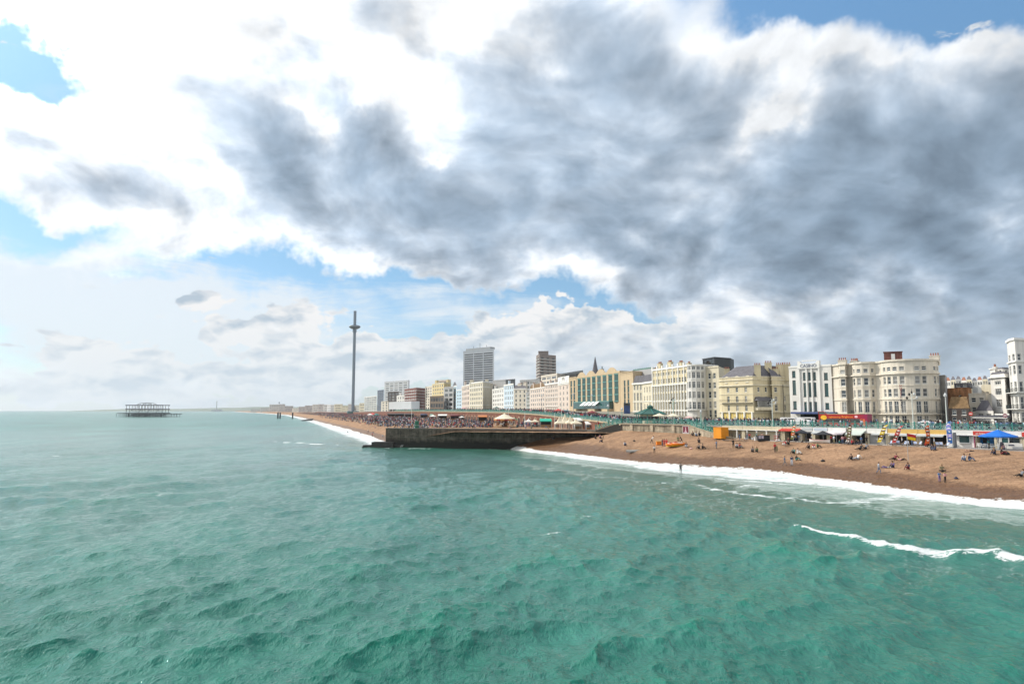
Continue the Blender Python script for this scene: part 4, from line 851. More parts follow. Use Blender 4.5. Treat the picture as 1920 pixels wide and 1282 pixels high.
# --- white rounded hotel front with cream flank, dark glass roof box
A = [P(1291, 266)] + arc(P(1293, 262), P(1323, 256.5), 3.4, 6) + [P(1348, 262)]
wr = [(.205, .335, 'grid'), (.40, .52, 'grid'), (.585, .70, 'grid'), (.76, .87, 'grid'), (.915, .975, 'grid')]
t = bld('white_bow_hotel', 'white bow-fronted hotel corner with rows of wide bay windows', 'hotel', A, Z(685, 260), ZB, (8, 16), [None] + [dict(n=1, rows=wr, w=-.74)] * 6 + [dict(n=2, rows=[(.04, .2, 'sash')] + [(a_, b_, 'sash') for a_, b_, _ in wr[:4]], w=1.5, mg=.2)], white, [(.185, .20, .5), (.735, .745, .1), (.89, .90, .15), (.99, 1.01, .2)], near=True, bm=trim, balc=[(.185, .9, 1, 7)])
bld('cream_flank', 'plain cream flank wall building beside the white bow-fronted corner', 'building', [P(1323.5, 257.5), P(1350, 251)], Z(688, 256), ZB, (7, 15), [dict(n=2, rows=[(.04, .20, 'sash'), (.23, .36, 'sash'), (.42, .54, 'sash'), (.60, .71, 'sash'), (.78, .88, 'sash')], w=1.35, mg=.15)], cream, [(.98, 1.01, .2)], near=True)
bld('roof_box', 'black glass rooftop pavilion above the cream flank', 'pavilion', [P(1320, 272), P(1342, 262), P(1373, 268)], Z(670.5, 265), Z(688, 258) - .3, 8, [dict(n=1, rows=[(.1, .9, 'band')], w=-.9, mg=.02), None], dgrey, [(.93, 1.02, .25)], glass=GLD, frame=DF)
# --- long cream terrace with pilasters
A0, A1 = P(1224, 300), P(1291, 268)
hs = [(.02, .155, 'tall'), (.19, .33, 'tall'), (.375, .50, 'tall'), (.54, .64, 'sash'), (.70, .79, 'sash'), (.855, .915, 'sash')]
t = bld('pilastered_terrace', 'long cream terrace with pilasters, six window rows and clustered chimneys', 'terrace', [A0, A1], Z(689, 285), ZB, (12, 10), [dict(n=13, rows=hs, w=1.25, mg=.02)], yellow, [(.165, .18, .4), (.345, .36, .2), (.655, .675, .45), (.97, 1.0, .3)], near=False, bm=trim, chim=[(.12, 3, 3.2, 1.2, 2.4, 6), (.42, 3, 3.2, 1.2, 2.4, 6), (.72, 3, 3.0, 1.2, 1.6, 5), (.93, 3, 2.0, 1.2, .8, 3)])
mb = MB(); d = Vector(A1) - Vector(A0); rz = math.atan2(d.y, d.x); Hc = Z(689, 285) - ZB
for k in range(14):
    x = .5 + (d.length - 1) * k / 13; mb.box(x - .22, x + .22, -.38, -.001, 0, Hc * .655)
    if k % 2 == 0: mb.box(x - .5, x + .5, -.3, .3, Hc, Hc + 1.1); mb.box(x - .3, x + .3, -.25, .0, Hc * .675, Hc)
mb.build('pilaster', trim, t, (A0[0] - t.location.x, A0[1] - t.location.y, 0), rz)
# --- white/cream pair with mansard
A0, A1, A2 = P(1187, 330), P(1206, 322), P(1228, 303)
t = bld('mansard_terrace', 'white terrace house with grey mansard and small round dormers beside the long terrace', 'terrace', [A0, A1, A2], Z(716, 316), ZB, (14, 10), [dict(n=3, rows=[(.02, .17, 'tall'), (.22, .44, 'tall'), (.50, .72, 'tall'), (.80, .93, 'sash')], w=1.3), dict(n=4, rows=[(.02, .17, 'tall'), (.24, .40, 'tall'), (.48, .62, 'tall'), (.72, .86, 'sash')], w=1.3)], cream, [(.18, .20, .4), (.46, .475, .15), (.955, 1.0, .5)], bm=trim, roof=('m', .86, 3.4, slate), dorm=(0, 3, 1.9, 2.3, 1.0, .6), chim=[(.9, 3, 2.4, 1.2, 5.5, 4)])
a, b = Vector(A1), Vector(A2); bld('copper_roof', 'dark green copper roof sheds behind the mansard terrace', 'roof', [P(1187, 352), P(1224, 330)], Z(693, 340), Z(713, 340), 8, [], grey, [], roof=('m', .9, .8, copper))
# --- sandstone hotel with gables and teal glass
A0, A1, A2, A3 = P(1069, 432), P(1166, 352), P(1187, 338), P(1189, 342)
ho = Z(704, 385) - 8.5
strips = [(.34 + .155 * k, .34 + .155 * k + .135, 'grid') for k in range(4)]
t = bld('sandstone_hotel', 'sandstone hotel with zigzag gables and tall teal glass bays', 'hotel', [P(1068, 436), P(1081, 424)], Z(707, 430), 8.5, (14, 12), [dict(n=2, rows=[(.25 + .17 * k, .25 + .17 * k + .15, 'grid') for k in range(4)], w=3.0)], sand, [(.97, 1.0, .2)], glass=GLT, frame=DF)
t = bld('sandstone_hotel', 'wide sandstone hotel front with zigzag gables, teal bays and white awnings', 'hotel', [P(1081.5, 423), P(1163, 356)], Z(701, 390), 8.5, (16, 14), [dict(n=8, rows=[(.36 + .148 * k, .36 + .148 * k + .125, 'grid') for k in range(4)], w=-.7, mg=.01)], sand, [(.955, .97, .12)], glass=GLT, frame=DF)
d = Vector(P(1163, 356)) - Vector(P(1081.5, 423)); lo = Vector(P(1081.5, 423)) - Vector((t.location.x, t.location.y)); rz = math.atan2(d.y, d.x); Hc = Z(701, 390) - 8.5; Ls = d.length
mb = MB()
for k in range(4):
    x = Ls * (.02 + .235 * k); w_ = Ls * .20; q = [(x, 0), (x + w_, 0), (x + w_ * .8, 1.4), (x + w_ * .6, 2.3), (x + w_ * .4, 2.3), (x + w_ * .2, 1.4)]
    mb.add([(a_, .02, b_) for a_, b_ in q] + [(a_, .8, b_) for a_, b_ in q], [tuple(range(6))] + [tuple(reversed(range(6, 12)))] + [((i + 1) % 6, i, i + 6, (i + 1) % 6 + 6) for i in range(6)])
mb.build('gable', sand, t, (lo.x, lo.y, Hc), rz)
for k in range(8):
    mb = MB(); x = Ls * (.01 + .98 * (k + .5) / 8); W = Ls / 8 * .35; mb.add([(x - W, -.05, Hc * .34), (x, -1.0, Hc * .34), (x + W, -.05, Hc * .34), (x - W, -.05, Hc * .94), (x, -1.0, Hc * .94), (x + W, -.05, Hc * .94)], [(0, 1, 4, 3), (1, 2, 5, 4), (3, 4, 5), (2, 1, 0)])
    for j in range(5): z = Hc * (.34 + .148 * j); mb.box(x - .08, x + .08, -1.08, -1.0, z, z + .1, 1); mb.bar((x - W, -.1, z), (x, -1.05, z), .14, .5, 1); mb.bar((x + W, -.1, z), (x, -1.05, z), .14, .5, 1)
    mb.build('glass_bay', [GLT, mat('teal_metal', (.10, .26, .24), .4, .1)], t, (lo.x, lo.y, 0), rz)
mb = MB(); mb.box(0, Ls * .86, -2.2, -.02, 4.3, Hc * .335, 0); mb.box(0, Ls * .86, -2.3, -.02, Hc * .335, Hc * .355, 1)
for k in range(26): mb.box(Ls * .86 * k / 26, Ls * .86 * k / 26 + .15, -2.28, -2.2, 4.3, Hc * .335, 1)
mb.build('glazed_gallery', [GLT, MATS['teal_metal']], t, (lo.x, lo.y, 0), rz)
mb = MB()
for x0, x1 in ((.0, .12), (.42, .58), (.74, .86)): mb.box(Ls * x0, Ls * x1, -3.4, -.03, 0, 4.2)
mb.build('entrance_block', sand, t, (lo.x, lo.y, 0), rz)
for k in range(4):
    mb = MB(); x = Ls * (.26 + .10 * k); w_ = Ls * .075; mb.add([(x, -4.6, 6.2), (x + w_, -4.6, 6.2), (x + w_ + 1.2, -2.0, 8.6), (x + 1.2, -2.0, 8.6), (x, -4.6, 6.1), (x + w_, -4.6, 6.1), (x + w_ + 1.2, -2.0, 8.5), (x + 1.2, -2.0, 8.5)], [(0, 1, 2, 3), (7, 6, 5, 4), (0, 4, 5, 1), (1, 5, 6, 2), (3, 7, 4, 0)]); mb.build('awning', mat('awning_white', (.70, .72, .72), .7, .08), t, (lo.x, lo.y, 0), rz)
bld('sandstone_wing', 'narrow sandstone hotel wing with two dark glass strips and blue hoarding below', 'hotel', [P(1163.5, 354), P(1188, 335)], Z(697, 345), 8.5, (14, 14), [dict(n=2, rows=[(.27 + .14 * k, .27 + .14 * k + .125, 'grid') for k in range(4)], w=-.48, mg=.22)], sand, [(.95, .97, .12), (.985, 1.0, .3)], glass=GLT, frame=DF)
h_ = thing('hoarding', 'tall blue and black hoarding board at the foot of the sandstone wing', 'hoarding', (*P(1170, 300), 8.4)); mb = MB(); mb.box(0, 2.6, 0, .25, 0, 6.8, 0); mb.box(-.1, 0, -.03, .3, 0, 7, 1); mb.box(2.6, 2.7, -.03, .3, 0, 7, 1); mb.build('board', [mat('hoarding_blue', (.035, .075, .20), .6, .3, .6), DF], h_, rz=-.3); mb = MB(); mb.box(.1, 2.5, -.06, -.002, 5.6, 6.7); mb.build('header', DF, h_, rz=-.3)
# spire and mast behind
t = thing('church_spire', 'dark slate church spire rising behind the zigzag gables', 'spire', (*P(1117, 600), 20)); mb = MB(); mb.lathe([(4.3, 15), (3.6, 22), (2.0, 29), (.15, 39)], n=8); mb.build('spire_roof', slate, t)
mb = MB(); mb.lathe([(3.9, 0), (3.9, 15.01)], n=8); mb.build('tower', grey, t)
t = thing('antenna_mast', 'dark telecom antenna mast behind the sandstone hotel roof', 'mast', (*P(1130, 440), 25)); mb = MB(); mb.tube((0, 0, 0), (0, 0, 15.2), .28); mb.build('pole', DF, t); mb = MB()
for k in range(6): a = k * math.pi / 3; mb.box(-.2, .2, -.15, .15, 9.5, 13.5, M=Matrix.Translation((math.cos(a) * .9, math.sin(a) * .9, 0))); mb.bar((0, 0, 10), (math.cos(a) * .9, math.sin(a) * .9, 10), .12)
mb.build('antenna', DF, t)

# --- further west
def tb(label, x0, Y0, x1, Y1, ty, zb, n, fn, m, name='terrace_house', w=-.45, roof=None, bands=((.96, 1.0, .3),), depth=(10, 14), chim=(), dorm=None, end=None, endn=2, st='sash', glass=None, frame=None, g=.2, ratio=.58, cat='building', ground=True, bm=None, group=None, top=None):
    if depth == (10, 14) and Y0 > 520: xm = P((end or (x1, 0))[0], 1)[0]; depth = (xm * 14 - .6, 14)
    pts = [P(x0, Y0), P(x1, Y1)] + ([P(*end)] if end else []); rows = fl(fn, g, .95, ratio); rows = ([(.02, g - .04)] if ground else []) + rows
    E = [dict(n=n, rows=rows, w=w, mg=.03)] + ([dict(n=endn, rows=rows, w=1.2, mg=.1)] if end and endn else [])
    return bld(name, label, cat, pts, Z(ty, (Y0 + Y1) / 2), zb, depth, E, m, bands, roof=roof, chim=chim, dorm=dorm, style=st, glass=glass, frame=frame, bm=bm, group=group)
tb('white hotel with a framed sign board along its roof, left of the sandstone hotel', 1047, 470, 1068, 440, 719, 10, 3, 5, pinkw, w=2.6, st='grid', bm=trim)
t = thing('rooftop_sign', 'white framed rooftop sign board with dark lettering beside the sandstone hotel', 'sign', (*P(1047, 468.5), Z(719, 455))); d = Vector(P(1068, 439)) - Vector(P(1047, 468.5)); Ls = d.length; rz = math.atan2(d.y, d.x); mb = MB(); mb.box(0, Ls, -.3, 0, .05, 4.6); mb.build('board', trim, t, rz=rz)
link('lettering', text_mesh("HOTEL", 2.6, .05, mat('letter_brown', (.10, .07, .05), .6, .1)), t, (d.x / 2 * 1 - .25, d.y / 2 - .3, 3.1), rz)
mb = MB()
for k in range(5): mb.box(Ls * (.12 + k * .17), Ls * (.12 + k * .17) + 1.3, -.34, -.301, .6, 1.9)
mb.build('sign_panel', grey, t, rz=rz)
tb('stepped cream office block with long ribbon roof behind the pinkish terrace', 1015, 560, 1045, 520, 702, 14, 3, 7, ivory, w=-.8, st='band', name='office_block', bm=ivory, end=(1060, 535), endn=0)
tb('dark flat roofed block behind the rooftop sign board', 1043, 560, 1094, 500, 698, 14, 4, 6, dgrey, w=-.85, st='band', glass=GLD, frame=DF, name='office_block', bands=((.93, .95, .2),))
tb('pinkish white bow-windowed terrace with brown mansard roof in the row', 994, 560, 1022, 505, 727, 11, 7, 5, pinkw, roof=('m', .8, 3.2, btile), chim=[(.3, 4, 3, 1.5, 4, 4), (.8, 4, 3, 1.5, 4, 4)], bm=trim, dorm=(0, 5, 2, 2.2, 1.0, .8))
tb('greyish white bow-windowed terrace between the mansard terrace and the sign board', 1022.5, 504, 1047, 470, 718, 10.5, 7, 6, pinkw, bm=trim, bands=((.2, .215, .5), (.5, .51, .3), (.95, 1.0, .4)), chim=[(.2, 4, 3, 1.5, 2, 4), (.6, 4, 3, 1.5, 2, 4)])
tb('narrow greenish gap building between cream end house and pinkish terrace', 986, 590, 995, 570, 735, 11, 1, 5, grey, w=-.6)
tb('cream end house with chimney gable and steep attic in the white row', 963, 600, 988, 590, 728, 11, 3, 5, ivory, w=-.35, chim=[(.5, 3, 4, 2, 4, 5), (.9, 3, 3, 2, 5, 3)], roof=('m', .7, 3, slate), bm=trim)
tb('blue and white striped narrow terrace house in the white row', 945, 640, 963, 602, 720, 11, 5, 5, mat('pale_blue_render', (.52, .62, .70), .8, .08, .3), bm=trim, bands=((.2, .22, .4), (.95, 1.0, .4)), chim=[(.6, 4, 3, 1.5, 3, 4)])
tb('white stuccoed narrow houses right of the grey party wall', 923, 700, 945, 642, 728, 11, 6, 5, white, bm=trim, chim=[(.3, 4, 3, 1.5, 3, 4)])
tb('plain grey party wall block rising behind the white row', 924, 760, 948, 735, 712, 13, 0, 5, grey, name='office_block')
tb('dark grey office block behind the cream end house', 975, 720, 1012, 690, 711, 14, 4, 6, grey, w=-.8, st='band', name='office_block')
tb('black flat roofed block behind the stuccoed houses', 945, 780, 966, 760, 711, 14, 3, 6, dgrey, w=-.8, st='band', name='office_block', glass=GLD, frame=DF)
tb('cream corner hotel with arched pediment and blank shaded flank', 880, 760, 905, 705, 716, 11, 6, 6, cream, end=(924, 745), endn=3, bm=trim, bands=((.2, .215, .4), (.8, .82, .3), (.96, 1.0, .4)), chim=[(.1, 4, 4, 2, 3, 4), (.7, 4, 3, 2, 2, 4)])
tb('buff terrace houses with bays beside the arched pediment hotel', 866, 830, 880, 765, 722, 11, 5, 5, pinkw, bm=trim, chim=[(.5, 4, 4, 2, 4, 4)])
tb('pale blue glazed terrace front with white vertical bays', 856, 860, 868, 832, 730, 11, 4, 6, mat('pale_blue_cladding', (.50, .64, .74), .7, .06, .3), w=-.5, bm=trim)
tb('pale blue gabled house at the end of the glazed terrace', 849, 900, 856, 862, 723, 11, 2, 6, MATS['pale_blue_cladding'], w=-.4, roof=('m', .3, 5, slate), bm=trim)
tb('dark concrete conference block with cream recessed doorway', 832, 900, 850, 870, 725, 10, 2, 5, grey, w=-.7, st='band', name='office_block', glass=GLD, frame=DF)
tb('golden grand hotel block with stacked balconies and crest tower', 810, 1000, 832, 940, 718, 10.5, 5, 7, mat('golden_render', (.62, .50, .26), .8, .1, .3), bm=cream, chim=[(.2, 5, 5, 3, 4, 3), (.8, 5, 5, 3, 4, 3)], end=(845, 960), endn=2)
tb('buff attic block stepping up behind the golden hotel', 822, 1010, 845, 990, 712, 12, 3, 7, pinkw, name='office_block', bands=((.95, 1, .8),))
tb('brown glass conference centre frontage below the golden hotel', 806, 900, 832, 880, 742, 10, 5, 3, mat('bronze_cladding', (.20, .15, .11), .6, .2, .3), w=-.8, st='band', glass=GLD, frame=DF, name='conference_centre')
tb('slim buff hotel tower between brick and golden hotels', 797, 1040, 810, 1000, 724, 10.5, 3, 8, ivory, name='hotel_tower', end=(815, 1010), endn=1)
t = tb('red brick hotel with white banded balconies facing the beach', 758, 1120, 781, 1040, 728, 10.5, 6, 7, brickr, name='brick_hotel', bm=trim, bands=tuple((.12 + .125 * k, .135 + .125 * k, .8) for k in range(7)), end=(797, 1075), endn=2)
tb('small white villa row in front of the grey tower block', 744, 1150, 758, 1120, 741, 10.5, 3, 4, white, bm=trim, chim=[(.5, 3, 4, 2, 3, 4)])
tb('pale grey tower block with projecting balconies behind the white canopy', 720, 1300, 765, 1230, 714, 10.5, 5, 13, mat('pale_concrete', (.52, .54, .56), .8, .06, .3), name='tower_block', w=-.75, st='band', g=.08, ratio=.5, bands=((.97, 1.0, .3),), end=(767, 1250), endn=0)
tb('dark brown lower block in front of the grey tower block', 727, 1200, 747, 1170, 734, 10.5, 3, 6, brown, name='office_block', st='band', w=-.7)
tb('buff end block behind the left end of the white canopy', 715, 1170, 728, 1150, 752, 10, 2, 4, ivory, name='office_block')
tb('dark blue glass slab tower by the white canopy', 707.5, 1350, 719, 1300, 731, 10.5, 3, 10, mat('blue_slab', (.10, .13, .18), .6, .1, .3), name='tower_block', w=-.8, st='band', glass=GLD, frame=DF, g=.08)
tb('cream banded apartment block stepping down towards the tall tower', 683, 1550, 706, 1420, 743, 9.5, 5, 7, mat('banded_grey', (.46, .47, .44), .8, .1, .3), name='apartment_block', w=-.8, st='band', bm=trim, g=.1)
# tall towers in the town behind
t = tb('tall pale tower of many thin floors, tallest block on the skyline', 868, 1030, 926, 985, 656, 13, 3, 25, mat('tower_pale', (.37, .40, .44), .75, .05, .2), name='residential_tower', w=-.93, st='band', glass=GLD, frame=DF, g=.05, ratio=.5, bands=((.985, 1.0, .2),), depth=(-1, 16), ground=False)
p = Vector(P(868, 1030)); q = Vector(P(926, 985)); mb = MB(); mb.box(4, 56, 1.5, 11, 0, 3.4); o = mb.build('roof_plant', mat('plant_grey', (.33, .35, .37), .8, .1), t, (p.x - t.location.x, p.y - t.location.y, Z(656, 1007) - 13), math.atan2(q.y - p.y, q.x - p.x)); mb = MB()
for x in (16, 30, 44): mb.tube((x, 6, 3), (x, 6, 7 if x != 30 else 11), .22)
mb.build('mast', DF, o)
t = tb('brown and white banded tower with boxy roof, smaller of the skyline towers', 1006, 800, 1012, 780, 665, 14, 1, 16, mat('tower_brown', (.235, .195, .175), .75, .08, .2), name='residential_tower', w=-.7, st='band', glass=GLD, frame=DF, g=.05, ratio=.55, bands=tuple((.06 + .0565 * k, .068 + .0565 * k, .9) for k in range(16)), end=(1043, 800), endn=0, ground=False, bm=trim)
a, b = Vector(P(1012, 780)), Vector(P(1043, 800)); u = (b - a).normalized(); rz = math.atan2(u.y, u.x); me, _ = win_mesh(4.0, 1.6, 'band', GLD, DF); Hc = Z(665, 790) - 14
for k in range(16):
    for j in range(3): p = a + u * ((b - a).length * (j + .5) / 3); link('window', me, t, (p.x - t.location.x, p.y - t.location.y - .06, Hc * (.07 + .0565 * k)), rz)
mb = MB(); mb.box(-6, 5.5, 3, 12, 0, 4.6); mb.box(-6.3, 5.8, 2.7, 12.3, 4.6, 5.1); mb.build('roof_plant', MATS['tower_brown'], t, (0, 2, Hc))
# far seafront towards the west, one thing each
far = [mat('far_a', (.42, .40, .38), .8, .1, .1), mat('far_b', (.52, .50, .44), .8, .1, .1), mat('far_c', (.30, .27, .26), .8, .1, .1), mat('far_d', (.56, .50, .36), .8, .1, .1), mat('far_e', (.62, .62, .62), .8, .1, .1)]
names = ['grey', 'pale buff', 'dark brown', 'cream', 'whitish']
row = [(488, 505, 2900, 764, 0), (505, 523, 2850, 758, 0), (523, 533, 2700, 757.5, 2), (533, 548, 2650, 761, 2), (560, 572, 2350, 762, 2), (572, 586, 2300, 760, 2), (586, 597, 2150, 758, 0), (597, 606, 2050, 757.5, 2), (606, 614, 2000, 758.5, 0), (614, 620, 1950, 758, 4), (620, 627, 1900, 759, 0), (627, 641, 1800, 757.5, 3),
       (641, 653, 1750, 761, 3), (653, 660, 1700, 757.5, 2), (664, 674, 1680, 760, 1), (674, 684, 1600, 755.5, 3), (548, 560, 2500, 765, 1), (470, 488, 3300, 767, 0)]
for i, (x0, x1, Y, ty, c) in enumerate(row):
    where = ['beyond the sea poles', 'above the far beach', 'near the tall needle tower'][0 if x0 < 560 else 1 if x0 < 627 else 2]
    look = ['low', 'broad', 'narrow', 'tall', 'stepped', 'squat'][i % 6]
    tb(f'{look} hazy {names[c]} seafront block {where}, {["first", "second", "third", "fourth", "fifth", "sixth", "seventh", "eighth", "ninth", "tenth", "eleventh", "twelfth", "thirteenth", "fourteenth", "fifteenth", "sixteenth", "seventeenth", "eighteenth"][i]} of the far row', x0, Y, x1, Y * .985, ty, 3, 3 if x1 - x0 < 9 else 5, 4, far[c], name='far_building', w=-.6, st='band', group='hazy far seafront buildings', end=(x1 + 1.5, Y * 1.02), endn=0)
# houses on the hillside behind the brick building
for i in range(9):
    px = 1776 + i * 10; Yh = 430 + 22 * (i % 3); zt = Z(714 - (i * 7 % 5) * .8, Yh)
    bld('hillside_house', ['white', 'buff', 'grey'][i % 3] + ' hillside house, ' + ['first', 'second', 'third', 'fourth', 'fifth', 'sixth', 'seventh', 'eighth', 'ninth'][i] + ' along the ridge from the curved hotel', 'house', [P(px, Yh), P(px + 9.5, Yh - 3)], zt, 14, 8, [dict(n=2, rows=[(.82, .93)], w=1.1)], [white, cream, grey][i % 3], [], roof=('m', .4, 2.2, [rtile, slate, slate][i % 3]), group='hillside houses on the ridge', chim=[(.5, 3, 1.5, .8, 1.6, 2)] if i % 3 == 1 else [])
# ------------------------------------------------------------------ arcade under the near promenade
OX = Vector(WL(1650)); 
def ax(px, o=0.0): return (Vector(WL(px, o)) - OX).dot(ER)
def W2(x, y, z=0.0):           # arcade frame (x along the wall, y inland) to world
    p = OX + ER * x - NW * y; return (p.x, p.y, z)
whitep = mat('kiosk_white', (.76, .75, .72), .6, .08, .4, streak=.1); creamp = mat('arcade_cream', (.66, .58, .42), .7, .1, .4, streak=.15); yelf = mat('fascia_yellow', (.62, .40, .12), .7, .12, .4, streak=.1)
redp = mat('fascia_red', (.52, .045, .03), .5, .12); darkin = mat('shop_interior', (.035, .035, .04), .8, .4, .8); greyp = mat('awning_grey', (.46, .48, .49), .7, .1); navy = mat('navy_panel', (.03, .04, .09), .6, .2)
blueart = mat('painted_blue_wall', (.02, .16, .42), .6, .5, .9); black = mat('black_paint', (.02, .02, .022), .6, .2); steel = mat('steel', (.45, .46, .47), .4, .1, metal=.6); wood = mat('wood', (.30, .19, .10), .7, .3, 2)
def kiosk(label, p0, p1, fm, back, feats=(), name='beach_kiosk', fz=7.45):
    x0, x1 = ax(p0), ax(p1); t = thing(name, label, 'kiosk', W2(x0, 0, LOW), RZ); L = x1 - x0
    mb = MB(); mb.box(0, L, -.25, .6, fz - LOW, 8.345 - LOW - .05); mb.build('fascia', fm, t)
    mb = MB(); mb.box(0, L, -.4, -.251, fz - LOW - .12, fz - LOW + .02); mb.build('trim', whitep, t)
    mb = MB(); mb.box(.0, .35, -.1, 2.4, 0, fz - LOW); mb.box(L - .35, L, -.1, 2.4, 0, fz - LOW); mb.build('pier', creamp if back is not whitep else whitep, t)
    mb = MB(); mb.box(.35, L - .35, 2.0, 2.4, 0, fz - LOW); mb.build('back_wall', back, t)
    for f in feats: f(t, L)
    return t
def F_awn(m, out=2.4, drop=.55, z=2.3, a=.05, b=.95):
    def f(t, L):
        mb = MB(); x0, x1 = L * a, L * b; mb.add([(x0, -.26, z), (x1, -.26, z), (x1, -out, z - drop), (x0, -out, z - drop), (x0, -.26, z - .05), (x1, -.26, z - .05), (x1, -out, z - drop - .22), (x0, -out, z - drop - .22)], [(3, 2, 1, 0), (4, 5, 6, 7), (3, 7, 6, 2), (0, 4, 7, 3), (1, 2, 6, 5)]); mb.build('awning', m, t)
    return f
def F_win(a, b, z0, z1, fr, gl=None, y=-.02):
    def f(t, L):
        x0, x1 = L * a, L * b; mb = MB(); mb.box(x0 - .12, x1 + .12, y - .1, y + .1, z0 - .12, z0); mb.box(x0 - .12, x1 + .12, y - .1, y + .1, z1, z1 + .12); mb.box(x0 - .12, x0, y - .1, y + .1, z0, z1); mb.box(x1, x1 + .12, y - .1, y + .1, z0, z1)
        o = mb.build('window', fr, t); mb = MB(); mb.box(x0, x1, y - .02, y + .02, z0, z1); mb.build('pane', gl or GLD, o)
    return f
def F_box(nm, m, a, b, y0, y1, z0, z1):
    def f(t, L): mb = MB(); mb.box(L * a, L * b, y0, y1, z0, z1); mb.build(nm, m, t)
    return f
def F_txt(txt, size, m, a, z, y=-.29):
    def f(t, L): link('lettering', text_mesh(txt, size, .02, m), t, (L * a, y, z))
    return f
def F_cols(n, m, r=.18):
    def f(t, L):
        for k in range(n): mb = MB(); mb.lathe([(r * 1.5, 0), (r * 1.5, .15), (r, .2), (r * .85, 1.95), (r * 1.4, 2.1), (r * 1.4, 2.24)], (L * (k + .5) / n, -.45), 10); mb.build('column', m, t)
    return f
kiosk('cream blank arcade bay beside the orange container', 1354, 1392, creamp, creamp, [F_cols(2, whitep)])
kiosk('pale yellow colonnaded arcade bay behind the black coffee cart', 1392.5, 1466, creamp, creamp, [F_cols(4, whitep), F_box('plinth', creamp, .02, .98, 1.2, 1.99, 0, 1.9)])
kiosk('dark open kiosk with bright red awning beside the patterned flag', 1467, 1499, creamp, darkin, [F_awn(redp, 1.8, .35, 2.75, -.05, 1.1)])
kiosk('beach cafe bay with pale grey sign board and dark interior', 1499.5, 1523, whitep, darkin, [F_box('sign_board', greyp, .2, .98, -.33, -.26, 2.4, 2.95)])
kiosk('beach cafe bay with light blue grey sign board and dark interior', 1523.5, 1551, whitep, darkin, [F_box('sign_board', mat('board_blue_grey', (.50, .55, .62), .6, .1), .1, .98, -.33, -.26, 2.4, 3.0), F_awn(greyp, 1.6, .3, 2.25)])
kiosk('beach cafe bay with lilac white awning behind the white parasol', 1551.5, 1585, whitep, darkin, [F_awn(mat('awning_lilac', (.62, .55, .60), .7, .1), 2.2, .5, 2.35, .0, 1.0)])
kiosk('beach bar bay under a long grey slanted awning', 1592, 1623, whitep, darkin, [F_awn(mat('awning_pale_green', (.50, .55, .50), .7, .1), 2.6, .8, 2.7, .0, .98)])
kiosk('grey rendered kiosk bay with a dark window by the yellow flag', 1624, 1662, whitep, grey, [F_box('front_wall', grey, .02, .98, .25, .45, 0, 2.2), F_win(.5, .85, 1.0, 2.0, greyp, y=.2), F_awn(greyp, 1.2, .2, 2.25, .3, .9)])
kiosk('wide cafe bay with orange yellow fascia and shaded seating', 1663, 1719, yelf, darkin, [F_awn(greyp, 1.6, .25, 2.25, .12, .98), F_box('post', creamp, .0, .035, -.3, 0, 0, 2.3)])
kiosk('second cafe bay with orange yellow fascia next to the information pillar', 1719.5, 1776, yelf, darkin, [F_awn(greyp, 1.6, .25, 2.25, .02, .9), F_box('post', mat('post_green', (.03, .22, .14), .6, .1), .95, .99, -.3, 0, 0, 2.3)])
kiosk('white beach hut with broad display window and purple shadow line', 1778, 1823, whitep, whitep, [F_box('front_wall', whitep, .03, .97, .2, .5, 0, 2.2), F_win(.38, .80, .85, 2.05, whitep, GLT, .15), F_box('shelf', greyp, .35, .84, -.25, .05, .70, .78), F_box('shade', navy, .05, .98, -.9, -.26, 2.12, 2.2)])
kiosk('red signed kiosk with blue painted wall and white cafe chairs', 1823.5, 1865, whitep, blueart, [F_box('sign_board', redp, -.02, 1.0, -.36, -.26, 2.15, 2.98), F_txt("I love you too", .52, whitep, .62, 2.56, -.37), F_txt("o", .5, whitep, .14, 2.56, -.37), F_box('side_panel', mat('panel_magenta', (.35, .03, .12), .6, .1), .02, .04, -.5, 1.9, 0, 2.1), F_box('menu_board', mat('menu_green', (.05, .35, .12), .6, .2), .88, .95, 1.9, 1.98, .4, 1.9), F_box('mural_tree', black, .22, .42, 1.93, 1.985, .8, 1.7)])
kiosk('white serving kiosk with black hatch under the blue parasol', 1865.5, 1913, whitep, darkin, [F_box('front_wall', whitep, .0, 1.0, -.12, .12, 0, .95), F_box('side_front', whitep, .0, .16, -.1, .1, .96, 2.2), F_win(.20, .45, 1.05, 1.9, whitep, GLT), F_win(.50, .93, 1.05, 1.95, whitep, GLD, 0), F_box('lintel', grey, .16, 1.0, -.13, .1, 2.05, 2.25), F_box('menu_strip', navy, .45, .68, -.16, -.125, .55, .75)])
kiosk('dark navy kiosk with a red awning at the right end of the arcade', 1913.5, 1990, whitep, navy, [F_box('sign_board', redp, .02, 1.0, -.7, -.26, 2.2, 2.95), F_box('front_wall', navy, .05, 1.0, .1, .3, 0, 2.1)])
for px, h in ((1470, 0), (1466.3, 0)): pass
